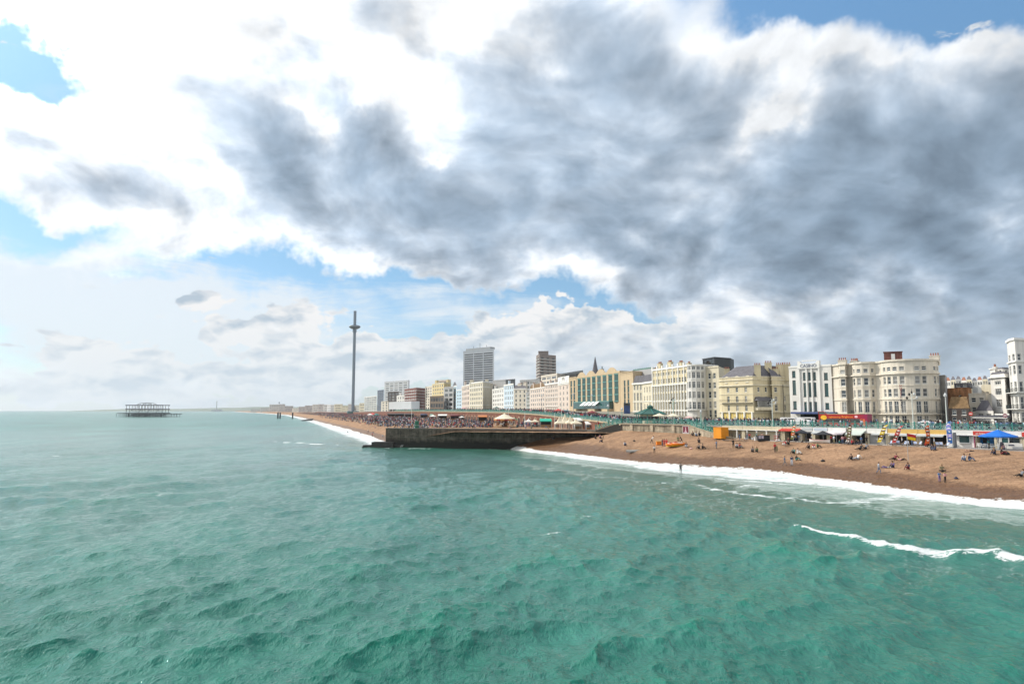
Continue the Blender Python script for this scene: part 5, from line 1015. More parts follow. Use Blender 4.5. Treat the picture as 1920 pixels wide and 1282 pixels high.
# ------------------------------------------------------------------ parasols, flags, furniture
def parasol(label, loc, r, h, m, cat='parasol', sag=.12, n=8, group=None, polem=None):
    t = thing('parasol', label, cat, loc, rnd.random(), group=group); mb = MB(); top = h + r * .38
    ring = [(r * math.cos(2 * math.pi * k / n), r * math.sin(2 * math.pi * k / n)) for k in range(n)]; vs = [(0, 0, top)]; 
    for f, z in ((.5, h + r * .38 * .42), (1.0, h)): vs += [(x * f, y * f, z) for x, y in ring]
    vs += [(x * 1.0, y * 1.0, h - sag * r * .6) for x, y in ring] + [(x * .97, y * .97, h - .02) for x, y in ring] + [(0, 0, top - .05)]
    fs = [(0, 1 + i, 1 + (i + 1) % n) for i in range(n)]
    for a in (0, 1): fs += [(1 + a * n + i, 1 + (a + 1) * n + i, 1 + (a + 1) * n + (i + 1) % n, 1 + a * n + (i + 1) % n) for i in range(n)]
    fs += [(1 + 3 * n + i, 4 * n + 1, 1 + 3 * n + (i + 1) % n) for i in range(n)]
    mb.add(vs, fs); mb.build('canopy', m, t); mb = MB(); mb.tube((0, 0, 0), (0, 0, top + .12), .035 * max(1, r / 1.5)); mb.build('pole', polem or whitep, t); mb = MB(); mb.lathe([(.35, 0), (.35, .08), (.1, .14)], n=10); mb.build('base', grey, t)
    return t
creamc = mat('canvas_cream', (.74, .66, .50), .85, .08); whitec = mat('canvas_white', (.80, .78, .74), .85, .06); bluec = mat('canvas_blue', (.01, .14, .55), .7, .1); blackc = mat('canvas_black', (.03, .03, .035), .8, .15)
def low(px, o=5.0): return (*WL(px, o), LOW + .005)
def upp(px, o=-2.0): return (*WL(px, o), PROM + .005)
parasol('bright blue parasol in front of the white serving kiosk', low(1868, 4), 2.9, 2.35, bluec)
parasol('black square parasol with white lettering left of the long white boat', low(1501, 4.5), 1.9, 2.0, blackc); parasol('black parasol over cafe tables behind the long white boat', low(1541, 4.8), 1.9, 1.85, blackc)
parasol('white parasol in front of the lilac awning bay', low(1566, 3.5), 1.5, 2.25, whitec)
parasol('cream parasol beside the green roofed shelter', upp(1236, -3), 1.75, 2.25, creamc, group=None); parasol('cream parasol on the promenade above the maroon sign', upp(1262, -3), 1.75, 2.25, creamc)
parasol('pale pink parasol low behind the cream parasols', upp(1291, -9), 1.4, 1.7, mat('canvas_pink', (.62, .42, .40), .85, .1))
def feather(label, px, lean, h, m, m2, o=6.5, z=LOW + .1, rzo=0.0):
    p = WL(px, o); t = thing('feather_flag', label, 'flag', (p[0], p[1], z), RZ + rzo, group='feather flags along the beach'); pole = []; n = 14
    for k in range(n + 1): s = k / n; pole.append((lean * s + .12 * math.sin(s * 3.1) + (.35 * max(0, s - .82) / .18) ** 2 * 1.2, h * (s - .03 * max(0, s - .85) / .15)))
    mb = MB()
    for a, b in zip(pole[:-1], pole[1:]): mb.bar((a[0], 0, a[1]), (b[0], 0, b[1]), .05)
    mb.build('pole', steel, t); mb = MB(); vs = []; W = .78
    for k in range(2, n + 1):
        s = k / n; w_ = W * (1.0 if s < .8 else max(.15, 1 - ((s - .8) / .2) ** 2 * .6)); x = pole[k][0]; yv = .09 * math.sin(s * 9)
        vs += [(x - .02, yv, pole[k][1]), (x - .02 - w_, yv + .1 * math.sin(s * 7 + 1), pole[k][1] - .05)]
    m_ = n - 1; fs = [(2 * i, 2 * i + 1, 2 * i + 3, 2 * i + 2) for i in range(m_ - 1)]
    for i, f in enumerate(fs): mb.add([vs[j] for j in f], [(0, 1, 2, 3)], 1 if i in (3, 4, 7, 9) and m2 else 0)
    vb = [(x, y + .02, z_) for x, y, z_ in vs]
    for i, f in enumerate(fs): mb.add([vb[j] for j in f], [(3, 2, 1, 0)], 0)
    if m2:
        for i in range(2, m_ - 2, 2):
            a, b = vs[2 * i], vs[2 * i + 1]; c = ((a[0] + b[0]) / 2, a[1] - .04, a[2]); mb.box(c[0] - .2, c[0] + .2, c[1] - .01, c[1], c[2] - .08, c[2] + .1, 2)
    mb.build('banner', [m, m2 or m, whitec], t); mb = MB(); mb.box(-.35, .35, -.35, .35, 0, .06); mb.build('base', black, t); return t
fy = mat('flag_yellow', (.62, .47, .02), .7, .15); fr = mat('flag_red', (.42, .04, .04), .7, .2); fo = mat('flag_orange', (.70, .14, .03), .7, .2); fb = mat('flag_blue', (.02, .12, .38), .7, .2); fg = mat('flag_olive', (.14, .15, .05), .7, .3); fk = mat('flag_brown', (.10, .05, .03), .7, .3)
feather('olive and brown patterned feather flag by the red awning kiosk', 1484, .9, 3.9, fg, fo); feather('dark olive feather flag between the white parasol and grey awning', 1590, .6, 3.9, fk, fg)
feather('yellow feather flag leaning by the grey kiosk window', 1646, 1.6, 4.1, fy, fk); feather('dark red leaning feather flag at the start of the yellow fascia', 1673, 1.7, 4.0, fr, fk)
feather('narrow orange red feather flag in front of the yellow fascia', 1739, .1, 4.1, fo, fk, rzo=.9); feather('blue feather flag with pale lettering beside the information pillar', 1782, -.2, 4.9, fb, mat('flag_lilac', (.35, .30, .62), .7, .2), o=4.5)
# lifeguard flags (red over yellow)
def bathing_flag(label, foot, h, w_, hh, rz=0.1, droop=.35):
    t = thing('bathing_flag', label, 'flag', foot, rz); mb = MB(); mb.tube((0, 0, 0), (0, 0, h), .045); mb.build('pole', steel, t)
    for nm, m, z0, z1 in (('red_half', fr, .5, 1.0), ('yellow_half', fy, 0, .5)):
        mb = MB(); n = 8; v = []
        for k in range(n + 1): s = k / n; dz = -droop * s * w_ * .6; y = .12 * math.sin(s * 7); v += [(.05 + w_ * s, y, h - hh + hh * z0 + dz), (.05 + w_ * s, y, h - hh + hh * z1 + dz)]
        mb.add(v, [(2 * i, 2 * i + 2, 2 * i + 3, 2 * i + 1) for i in range(n)]); mb.add([(x, y + .015, z) for x, y, z in v], [(2 * i + 1, 2 * i + 3, 2 * i + 2, 2 * i) for i in range(n)]); mb.build(nm, mat('bathing_yellow', (.80, .55, .01), .7, .1) if 'yellow' in nm else mat('bathing_red', (.45, .02, .03), .7, .1), t)
p = on_beach(1703, 863); bathing_flag('red and yellow bathing flag flying on a tall pole stuck in the shingle', p, 4.6, 1.6, 1.0)
bathing_flag('yellow and dark red flag hanging at the foot of the stone stairs', (GRO[3][0] + .6, GRO[3][1] - .1, 6.2), 2.7, 1.0, 1.7, .1, 1.6)
# deck chairs
stripe = bpy.data.materials.new('deckchair_stripe'); stripe.use_nodes = True; T = NT(stripe.node_tree); o_ = T.n('ShaderNodeOutputMaterial'); tc = T.n('ShaderNodeTexCoord').outputs['Object']
wv = T.m('SINE', T.m('MULTIPLY', T.n('ShaderNodeSeparateXYZ', {0: tc}).outputs[0], 52.0)); b_ = T.n('ShaderNodeBsdfPrincipled', {'Base Color': T.mix(T.mr(wv, -.1, .1), (.80, .82, .85), (.10, .26, .60)), 'Roughness': .8}); T.t.links.new(b_.outputs[0], o_.inputs[0])
def deckchair():
    t = thing('deck_chair', '', 'deck chair', (0, 0, 0), group='striped deck chairs'); mb = MB()
    for s in (-.3, .3): mb.bar((s, -.55, .05), (s, .55, .95), .05, mi=0); mb.bar((s * .85, .4, .05), (s * .85, -.5, .5), .05)
    mb.bar((-.3, .55, .95), (.3, .55, .95), .05); mb.bar((-.3, -.5, .5), (.3, -.5, .5), .05); mb.bar((-.3, -.55, .06), (.3, -.55, .06), .05); mb.build('frame', wood, t)
    mb = MB(); q = [(-.5, .5), (-.3, .30), (-.05, .28), (.2, .45), (.4, .7), (.55, .93)]; v = [(x, y, z) for y, z in q for x in (-.27, .27)]; mb.add(v, [(2 * i, 2 * i + 1, 2 * i + 3, 2 * i + 2) for i in range(5)]); mb.build('sling', stripe, t); return t
dc = deckchair()
spots = [(1666, 'first'), (1674, 'second'), (1681, 'third'), (1692, 'fourth'), (1698, 'fifth'), (1713, 'sixth'), (1720, 'seventh'), (1754, 'eighth'), (1761, 'ninth'), (1771, 'tenth')]
for i, (px, w_) in enumerate(spots):
    o = dc if i == 0 else copy_tree(dc); o.location = low(px, 5.5 + .8 * (i % 2)); o.location.z += .1; o.rotation_euler = (0, 0, RZ + (.5 if i % 3 else -.3)); tag(o, f'blue and white striped deck chair, {w_} from the yellow flag, below the yellow fascia', 'deck chair')
# cafe tables and chairs
def cafe_chair():
    t = thing('cafe_chair', '', 'chair', (0, 0, 0), group='white cafe chairs'); mb = MB(); mb.box(-.22, .22, -.22, .22, .42, .47); mb.build('seat', whitep, t); mb = MB()
    for k in range(5): x = -.2 + k * .1; mb.bar((x, .2, .47), (x, .28, .88), .03)
    mb.bar((-.22, .28, .88), (.22, .28, .88), .04); mb.build('backrest', whitep, t)
    for sx in (-.2, .2):
        for sy in (-.2, .2): mb = MB(); mb.bar((sx, sy, 0), (sx * .95, sy * .95, .42), .03); mb.build('leg', whitep, t)
    return t
cc = cafe_chair()
for i in range(9):
    o = cc if i == 0 else copy_tree(cc); q = low(1829 + i * 4.1, 1.6 + 1.1 * (i % 2)); o.location = q; o.rotation_euler = (0, 0, RZ + i * 1.3); tag(o, 'white metal cafe chair in front of the blue painted wall', 'chair')
def table(label, loc, r=.4, m=None):
    t = thing('cafe_table', label, 'table', loc); mb = MB(); mb.lathe([(r, .7), (r, .74)], n=12); mb.build('tabletop', m or whitep, t); mb = MB(); mb.tube((0, 0, .03), (0, 0, .7), .03); mb.build('stem', steel, t); mb = MB(); mb.lathe([(r * .6, 0), (r * .6, .03)], n=10); mb.build('foot', steel, t)
table('round white cafe table among the chairs by the blue painted wall', low(1840, 2.2)); table('round white cafe table beside the serving kiosk counter', low(1882, 2.4)); table('dark cafe table under the black parasol near the white boat', low(1536, 5), .5, wood); table('wooden cafe table near the pale grey sign board', low(1512, 5), .5, wood)
t = thing('sandwich_board', 'grey sandwich board leaning beside the serving kiosk', 'board', low(1874, 2.6), RZ); mb = MB(); mb.add([(-.35, -.35, 0), (.35, -.35, 0), (.25, 0, 1.25), (-.25, 0, 1.25), (-.35, .35, 0), (.35, .35, 0)], [(0, 1, 2, 3), (5, 4, 3, 2)]); mb.build('panel', mat('board_grey', (.22, .2, .22), .7, .4, 2), t)
# information pillar
t = thing('information_pillar', 'white information pillar with round black badge near the blue feather flag', 'pillar', low(1779, 3.5), RZ); mb = MB(); mb.box(-.55, .45, -.3, .3, 0, 2.55); mb.build('body', whitep, t); mb = MB(); mb.lathe([(.27, 0), (.27, .03)], n=18); o = mb.build('badge', black, t, (-.05, -.30, 1.75)); o.rotation_euler = (math.pi / 2, 0, 0)
link('lettering', text_mesh("i", .42, .012, whitep), t, (-.05, -.345, 1.75)); mb = MB(); mb.box(.5, .85, -.35, .35, 0, 2.75); mb.build('side_post', mat('post_grey', (.14, .15, .17), .6, .1), t)
# maroon sign on the sea wall
p = WL(1285, .33); t = thing('wall_sign', 'maroon square sign with pale figure on the stone sea wall', 'sign', (p[0], p[1], 5.9), RZ); mb = MB(); mb.box(-.95, .95, -.06, 0, 0, 2.1); mb.build('board', whitep, t); mb = MB(); mb.box(-.82, .82, -.09, -.061, .42, 2.0); mb.build('panel', mat('sign_maroon', (.16, .015, .035), .6, .15), t)
mb = MB(); mb.add([(-.5, -.10, .45), (.5, -.10, .45), (.14, -.10, 1.0), (.14, -.10, 1.5), (-.14, -.10, 1.5), (-.14, -.10, 1.0)], [(0, 1, 2, 5), (5, 2, 3, 4)]); mb.add([(.16 * math.cos(k * .785), -.10, 1.68 + .16 * math.sin(k * .785)) for k in range(8)], [tuple(range(8))]); mb.build('figure', mat('sign_pink', (.62, .42, .48), .6, .1), t)
# orange container
p = on_beach(1366, 821); t = thing('orange_container', 'bright orange steel container standing at the foot of the beach ramp', 'container', (p.x, p.y, p.z - .1), .50); om = mat('container_orange', (.72, .27, .01), .55, .12, .8); om2 = mat('container_orange_rib', (.80, .34, .02), .55, .1)
mb = MB(); mb.box(-2.35, 0, 0, 2.4, .12, 2.55); mb.build('body', om, t); mb = MB()
for k in range(10): mb.box(-2.3 + k * .25, -2.22 + k * .25, -.05, -.002, .15, 2.5)
for k in range(9): mb.box(.002, .05, .1 + k * .27, .2 + k * .27, .15, 2.5)
for z in (.12, .9, 1.7, 2.45): mb.box(-2.38, .05, -.07, -.052, z, z + .09)
mb.build('rib', om2, t); mb = MB(); mb.box(-2.42, .06, -.08, 2.45, 0, .115); mb.box(-2.42, .06, -.08, 2.45, 2.552, 2.62); mb.build('rail', om, t); mb = MB(); mb.box(.052, .09, .5, 1.3, .2, 1.9); mb.build('door', om2, t)
# black coffee cart
p = low(1430, 6.5); t = thing('coffee_cart', 'black coffee cart with chalked menu boards by the colonnaded bay', 'cart', p, -.15); mb = MB(); mb.box(-1.3, 1.2, -.6, .6, .1, 1.35); mb.build('body', black, t); mb = MB(); mb.box(-1.4, 1.3, -.7, .7, 1.35, 1.43); mb.build('counter', wood, t)
for k in range(2): mb = MB(); mb.box(-1.2 + k * .6, -.7 + k * .6, -.64, -.605, .6, 1.25); mb.build('menu_board', mat('chalk_lilac', (.45, .42, .50), .8, .5, 4), t)
t = thing('litter_bin', 'small white bin left of the black coffee cart', 'bin', low(1414.5, 6.3)); mb = MB(); mb.lathe([(.3, 0), (.36, .8)], n=10); mb.build('body', whitep, t); mb = MB(); mb.lathe([(.38, .8), (.38, .9), (.2, .95)], n=10); mb.build('lid', grey, t)
t = thing('sack_truck', 'red wheeled rack standing near the flag by the red awning', 'rack', low(1453, 7)); mb = MB()
for z in (.4, .8, 1.2): mb.box(-.4, .4, -.2, .2, z, z + .12)
mb.build('shelf', redp, t); mb = MB()
for x in (-.4, .4): mb.bar((x, 0, 0), (x, 0, 1.5), .05)
mb.build('upright', steel, t)
# ------------------------------------------------------------------ boats on the beach
def rowboat(name, label, cat, foot, L, W, hh, rz, hull, inner, flip=False):
    t = thing(name, label, cat, foot, rz); mb = MB(); n = 12; v = []; m_ = 7
    for k in range(n + 1):
        s = -1 + 2 * k / n; w_ = W / 2 * max(0.02, (1 - abs(s) ** 2.6)); sh = hh * (1 + .35 * s * s)
        for j in range(m_): a = math.pi * j / (m_ - 1); v.append((s * L / 2, -w_ * math.cos(a), sh * (1 - math.sin(a) ** .7) if not flip else hh * math.sin(a) ** .8))
    mb.add(v, [(k * m_ + j, k * m_ + j + 1, (k + 1) * m_ + j + 1, (k + 1) * m_ + j) for k in range(n) for j in range(m_ - 1)]); mb.smooth = True; mb.build('hull', hull, t)
    mb = MB()
    for k in range(n):
        for j in (0, m_ - 1): a, b = v[k * m_ + j], v[(k + 1) * m_ + j]; mb.bar(a, b, .06)
    mb.build('gunwale', inner, t)
    if not flip:
        mb = MB()
        for s in (-.4, 0, .4): mb.box(s * L / 2 - .12, s * L / 2 + .12, -W * .4, W * .4, hh * .55, hh * .6)
        mb.build('thwart', inner, t)
rowboat('rowing_boat', 'long white rowing boat shown off in front of the cafe parasols', 'boat', (*WL(1534, 6.8), 5.35), 4.3, 1.3, .55, RZ, whitep, mat('boat_pink', (.60, .35, .35), .6, .1))
p = on_beach(1188, 847); rowboat('upturned_boat', 'grey upturned boat lying on the shingle above the wet edge', 'boat', p, 3.6, 1.1, .5, .05, mat('hull_grey', (.30, .29, .27), .7, .2, 1), mat('hull_dark', (.12, .12, .12), .7, .2), True)
orange = mat('rescue_orange', (.75, .20, .01), .5, .15)
for px, py, lab in ((1262, 837, 'orange inflatable rescue boat with white cover, next to the lifeguards'), (1271, 836, 'second orange inflatable rescue boat with white cover, farther from the lifeguards')):
    p = on_beach(px, py); t = thing('rescue_boat', lab, 'boat', p, .1); mb = MB(); mb.smooth = True
    for y in (-.55, .55): mb.tube((-1.35, y, .45), (1.1, y, .45), .26, n=10); mb.tube((1.1, y, .45), (1.6, y * .25, .62), .26, .16, n=10)
    mb.tube((-1.35, -.55, .45), (-1.35, .55, .45), .26, n=10); mb.build('tube', orange, t); mb = MB(); mb.box(-1.2, 1.1, -.35, .35, .55, .8); mb.build('cover', whitep, t); mb = MB(); mb.box(-1.5, 1.2, -.6, .6, .05, .22); mb.build('trolley', mat('trolley_yellow', (.6, .42, .02), .6, .2), t); mb = MB(); mb.box(-.9, -.2, -.36, .36, .802, .95); mb.build('red_pack', redp, t)
p = on_beach(1235, 833.5); t = thing('equipment_crate', 'orange lifeguard equipment crate beside the red-clad lifeguards', 'crate', p, .1); mb = MB(); mb.box(-.55, .55, -.4, .4, 0, .75); mb.build('body', orange, t); mb = MB(); mb.box(-.6, .6, -.45, .45, .75, .83); mb.build('lid', mat('crate_lid', (.55, .33, .03), .6, .2), t)
def blob(name, label, cat, px, py, s, m, tree=None):
    p = on_beach(px, py, tree); t = thing(name, label, cat, p); mb = MB(); mb.smooth = True; mb.lathe([(.0, 0), (s * .5, .02), (s * .55, s * .25), (s * .35, s * .5), (0, s * .58)], n=9, sx=1.25); mb.build('body', m, t); mb = MB(); mb.bar((-s * .3, 0, s * .5), (0, 0, s * .8), .05); mb.bar((0, 0, s * .8), (s * .3, 0, s * .5), .05); mb.build('strap', black, t)
blob('beach_bag', 'pale pink bag lying on the shingle near the rescue boats', 'bag', 1296, 841.5, .55, mat('bag_pink', (.75, .45, .42), .8, .1)); blob('beach_bag', 'white bag at the feet of the walker by the red rack', 'bag', 1459, 827, .8, whitec)
blob('backpack', 'black backpack beside two seated people below the serving kiosk', 'backpack', 1887, 852, .8, black); blob('beach_bag', 'small dark blue bag lying alone by the wet shingle edge', 'bag', 1793, 897.5, .45, navy); blob('beach_bag', 'black bag lying alone on bare shingle in the middle of the beach', 'bag', 1543, 865, .6, black); blob('beach_bag', 'small dark bag above the upturned grey boat', 'bag', 1189, 827, .5, black)
# ------------------------------------------------------------------ promenade: shelter, lamps, signs, vehicles
c = Vector(WL(1219, -6)); t = thing('promenade_shelter', 'octagonal shelter with dark green ribbed roof and cupola on the promenade', 'shelter', (c.x, c.y, PROM)); gr = mat('shelter_green', (.035, .10, .08), .5, .2); 
mb = MB(); mb.lathe([(4.5, 2.55), (4.6, 2.7), (3.0, 3.3), (1.3, 3.95), (.9, 4.1)], n=8); mb.build('roof', gr, t); mb = MB()
for k in range(8): a = k * math.pi / 4; mb.bar((4.6 * math.cos(a), 4.6 * math.sin(a), 2.72), (1.0 * math.cos(a), 1.0 * math.sin(a), 4.15), .12)
mb.build('roof_rib', teal, t); mb = MB(); mb.lathe([(.85, 4.1), (.85, 4.6), (1.1, 4.65), (.5, 5.0), (.1, 5.2), (.08, 5.9)], n=8); mb.build('cupola', gr, t)
for k in range(8): a = (k + .5) * math.pi / 4; mb = MB(); mb.tube((3.9 * math.cos(a), 3.9 * math.sin(a), 0), (3.9 * math.cos(a), 3.9 * math.sin(a), 2.6), .09); mb.build('post', teal, t)
mb = MB(); mb.lathe([(2.8, 0), (2.8, 2.55)], n=8); mb.build('core_wall', creamp, t); mb = MB(); mb.lathe([(2.83, .9), (2.83, 2.0)], n=8); mb.build('core_window', GLD, t)
def ornate_lamp(label, px, o, h, m, cluster=True):
    t = thing('street_lamp', label, 'street lamp', upp(px, o), RZ, group='seafront lamps'); mb = MB(); mb.lathe([(.28, 0), (.28, .5), (.18, .6), (.14, 1.2), (.16, 1.3), (.10, 1.5), (.075, h)], n=10); mb.build('column', m, t)
    lens = mat('lamp_glass', (.55, .58, .58), .2, .05); arms = MB(); mb2 = MB()
    if cluster:
        for k, (dx, dz) in enumerate(((-.9, -.9), (.9, -.9), (-.45, -.2), (.45, -.2))):
            arms.bar((0, 0, h + dz - .3), (dx, 0, h + dz - .1), .07)
            lm_ = MB(); lm_.lathe([(.05, -.25), (.2, -.05), (.23, .1), (.1, .3), (.02, .4)], n=8); lm_.build('lantern', lens if k % 2 else black, t, (dx, 0, h + dz))
        arms.bar((-.5, 0, h + .1), (.5, 0, h + .1), .05); arms.build('arm', m, t); f = MB(); f.lathe([(.07, 0), (.2, .25), (.05, .55), (.02, 1.0)], n=8); f.build('finial', black, t, (0, 0, h))
    else:
        f = MB(); f.lathe([(.1, 0), (.28, .15), (.3, .45), (.1, .7), (.02, .95)], n=8); f.build('lantern', lens, t, (0, 0, h))
    return t
lampw = mat('lamp_white', (.62, .66, .62), .5, .15)
ornate_lamp('tall white ornate lamp post in front of the curved cream hotel', 1711, -1.5, 7.0, lampw); ornate_lamp('tall white lamp post beside the blue feather flag', 1774, -1.2, 6.2, lampw, False); ornate_lamp('tall white ornate lamp post in front of the dormered yellow hotel', 1448, -1.2, 6.2, lampw)
ornate_lamp('tall pale green ornate lamp post in front of the long cream terrace', 1262.5, -5, 6.6, teal2); ornate_lamp('short turquoise lamp standing at the top of the beach ramp', 1314, .2, 3.0, teal2, False)
for i, (px, Y, h, z, lab) in enumerate(((1140, 205, 4.5, 8.4, 'turquoise lamp post at the head of the stone stairs'), (1166, 195, 3.6, 8.3, 'turquoise lamp post where the stairs meet the promenade'), (1110, 300, 9, 9.2, 'slim lamp post in front of the glazed teal gallery'), (1075, 300, 9, 9.5, 'ornate dark lamp post before the left end of the sandstone hotel'), (1016, 330, 8.5, 10.3, 'grey lamp post before the pinkish terrace'), (990, 360, 9, 10.8, 'turquoise lamp post before the cream end house'), (906, 450, 9, 11.2, 'slim lamp post before the arched pediment hotel'))):
    p = P(px, Y); t = thing('street_lamp', lab, 'street lamp', (*p, z), group='seafront lamps'); mb = MB(); mb.lathe([(.25, 0), (.2, 1), (.12, 1.2), (.08, h)], n=8); mb.build('column', teal2 if i < 2 or i == 5 else grey, t); mb = MB(); mb.lathe([(.1, 0), (.35, .25), (.3, .6), (.05, .9)], n=8); mb.build('lantern', MATS['lamp_glass'], t, (0, 0, h)); mb = MB(); mb.bar((-.7, 0, h - .5), (.7, 0, h - .5), .08); mb.build('arm', grey, t)
def road_sign(label, px, o, h, m, z=PROM):
    t = thing('road_sign', label, 'sign', upp(px, o), RZ); mb = MB(); mb.tube((0, 0, 0), (0, 0, h), .05); mb.build('post', grey, t); mb = MB(); mb.lathe([(.38, 0), (.38, .04)], n=18); a = mb.build('disc', m, t, (0, -.05, h)); a.rotation_euler = (math.pi / 2, 0, 0); mb = MB(); mb.box(-.26, .26, -.12, -.1, h - .07, h + .07); mb.build('bar', whitep, t)
road_sign('red round no entry sign on a post before the dark cottage', 1820, -12, 3.0, redp); road_sign('small dark round road sign near the white corner house', 1884, -10, 2.7, mat('sign_plum', (.20, .03, .06), .5, .1))
def car(name, label, px, o, col, L=4.2, Wd=1.75, Hh=1.45, van=False, rz=None, zz=None, loc=None):
    loc = loc or (*WL(px, o), PROM - .12); t = thing(name, label, 'van' if van else 'car', loc, RZ if rz is None else rz); cm = mat('paint_' + '_'.join(str(int(c_ * 100)) for c_ in col), col, .35, .05, spec=.6)
    if van: side = [(-L / 2, .3), (-L / 2, Hh * .98), (-L / 2 + .1, Hh), (L * .28, Hh), (L * .40, Hh * .62), (L / 2, Hh * .52), (L / 2, .3)]; win = [[(-L * .42, Hh * .6), (L * .27, Hh * .6), (L * .24, Hh * .88), (-L * .42, Hh * .88)]]
    else: side = [(-L / 2, .3), (-L / 2, .8), (-L * .45, .92), (-L * .36, Hh * .97), (-L * .2, Hh), (L * .08, Hh), (L * .25, .95), (L * .46, .82), (L / 2, .6), (L / 2, .3)]; win = [[(-L * .38, .97), (-L * .12, .97), (-L * .12, Hh * .93), (-L * .32, Hh * .93)], [(-L * .10, .97), (L * .20, .97), (L * .06, Hh * .93), (-L * .10, Hh * .93)]]
    mb = MB(); n = len(side); w_ = Wd / 2; mid = lambda z: w_ * (1 if z < 1.0 else .86)
    mb.add([(x, -mid(z), z) for x, z in side] + [(x, mid(z), z) for x, z in side], [tuple(range(n)), tuple(reversed(range(n, 2 * n)))] + [((i + 1) % n, i, i + n, (i + 1) % n + n) for i in range(n)]); mb.build('body', cm, t)
    for q in win:
        for s in (-1, 1): mb = MB(); v = [(x, s * (mid(z if z > 1 else 1.01) + .006 + (.12 if z < 1.0 and not van else 0)), z) for x, z in q]; mb.add(v, [(0, 1, 2, 3) if s < 0 else (3, 2, 1, 0)]); mb.build('window', GLD, t)
    for x in (-L * .3, L * .31):
        for y in (-w_ + .08, w_ - .08): mb = MB(); mb.tube((x, y - .1, .33), (x, y + .1, .33), .33, n=14); o_ = mb.build('wheel', black, t); mb = MB(); mb.tube((x, y - .11, .33), (x, y + .11, .33), .18, n=10); mb.build('rim', steel, o_)
    for y in (-w_ + .3, w_ - .3): mb = MB(); mb.box(L / 2 - .02, L / 2 + .02, y - .18, y + .18, .58, .72); mb.build('headlight', MATS['lamp_glass'], t)
    return t
wc = (.72, .72, .72)
car('white_van', 'white van parked before the casino building entrance', 1514, -19, wc, 4.9, 1.9, 2.1, True); car('white_van', 'white van partly hidden behind the olive patterned flag', 1482, -21, wc, 4.9, 1.9, 2.0, True)
car('parked_car', 'white estate car in front of the curved cream hotel ground floor', 1742, -15, wc, 4.5, 1.8, 1.55); car('parked_car', 'dark blue car before the white round-fronted hotel', 1893, -16, (.03, .045, .09), 4.4, 1.8, 1.5); car('parked_car', 'black car cut by the picture edge before the round-fronted hotel', 1918, -15, (.02, .02, .025), 4.4, 1.8, 1.5)
car('parked_car', 'dark car behind the railing at the top of the beach ramp', 1341, -4, (.025, .03, .04), 4.3, 1.8, 1.45); car('parked_car', 'silver car behind the railing left of the casino', 1402, -14, (.45, .46, .48)); car('parked_car', 'grey car passing in front of the dark cottage', 1800, -18, (.12, .13, .14))
for i, (px, Y, col, lab) in enumerate(((1003, 352, (.62, .62, .62), 'pale car on the road before the pinkish terrace'), (1030, 330, (.5, .04, .04), 'red car on the road before the greyish white terrace'), (972, 385, (.15, .17, .2), 'dark car on the road before the cream end house'), (925, 440, wc, 'white car on the road before the stuccoed houses'), (893, 470, (.3, .3, .32), 'grey car on the road before the arched pediment hotel'), (1062, 305, (.1, .25, .3), 'teal car on the road before the white sign board hotel'))):
    zc = float(np.interp(Y, [w_[1] for w_ in WEST], [w_[2] for w_ in WEST])); car('moving_car', lab, 0, 0, col, rz=-1.15, loc=(*P(px, Y), zc - .1))
# open-top bus
A_, B_ = Vector(WL(1539, -12)), Vector(WL(1630, -12)); L = (B_ - A_).length; rz = RZ; t = thing('open_top_bus', 'red and purple open-top double-decker bus with orange lettering on its side', 'bus', (A_.x, A_.y, PROM - .12), rz)
red = bpy.data.materials.new('bus_red'); red.use_nodes = True; T = NT(red.node_tree); o_ = T.n('ShaderNodeOutputMaterial'); tc = T.n('ShaderNodeTexCoord').outputs['Object']; f_ = T.mr(T.m('ADD', T.n('ShaderNodeSeparateXYZ', {0: tc}).outputs[0], T.m('MULTIPLY', T.noise(tc, .8, 3), 1.5)), L * .80, L * 1.12)
b_ = T.n('ShaderNodeBsdfPrincipled', {'Base Color': T.mix(f_, (.36, .018, .012), (.26, .01, .07)), 'Roughness': .35}); T.t.links.new(b_.outputs[0], o_.inputs[0])
mb = MB(); mb.box(0, L, -1.2, 1.2, .35, 1.15); mb.box(0, L, -1.2, 1.2, 1.95, 2.2); mb.box(.0, .35, -1.2, 1.2, 1.15, 1.95); mb.box(L - 1.6, L, -1.2, 1.2, 1.15, 1.95); mb.box(0, L, -1.2, -1.1, 2.2, 2.95); mb.box(0, L, 1.1, 1.2, 2.2, 2.95); mb.box(L - .1, L, -1.1, 1.1, 2.2, 3.0); mb.box(0, .12, -1.1, 1.1, 2.2, 2.9); mb.build('body', red, t)
mb = MB(); mb.box(.35, L - 1.6, -1.18, 1.18, 1.15, 1.95); mb.build('lower_windows', GLD, t); mb = MB()
for k in range(6): x = .35 + (L - 1.95) * (k + 1) / 7; mb.box(x - .05, x + .05, -1.21, -1.18, 1.15, 1.95)
mb.build('window_pillar', black, t); mb = MB(); mb.add([(0, -1.2, 2.95), (1.9, -1.2, 2.95), (1.2, -1.2, 3.5), (.1, -1.2, 3.5), (0, 1.2, 2.95), (1.9, 1.2, 2.95), (1.2, 1.2, 3.5), (.1, 1.2, 3.5)], [(0, 1, 2, 3), (5, 4, 7, 6), (0, 3, 7, 4), (1, 5, 6, 2)]); mb.build('upper_windscreen', GLT, t); mb = MB(); mb.bar((0, -1.22, 3.52), (1.25, -1.22, 3.52), .1); mb.bar((1.25, -1.22, 3.5), (1.95, -1.22, 2.98), .1); mb.bar((0, -1.22, 2.95), (0, -1.22, 3.5), .1); mb.build('windscreen_frame', red, t)
mb = MB(); mb.bar((1.9, -1.22, 3.0), (L * .8, -1.22, 3.02), .07); mb.bar((L * .8, -1.22, 3.02), (L, -1.22, 3.2), .07); mb.build('handrail', mat('rail_cream', (.72, .60, .38), .5, .1), t)
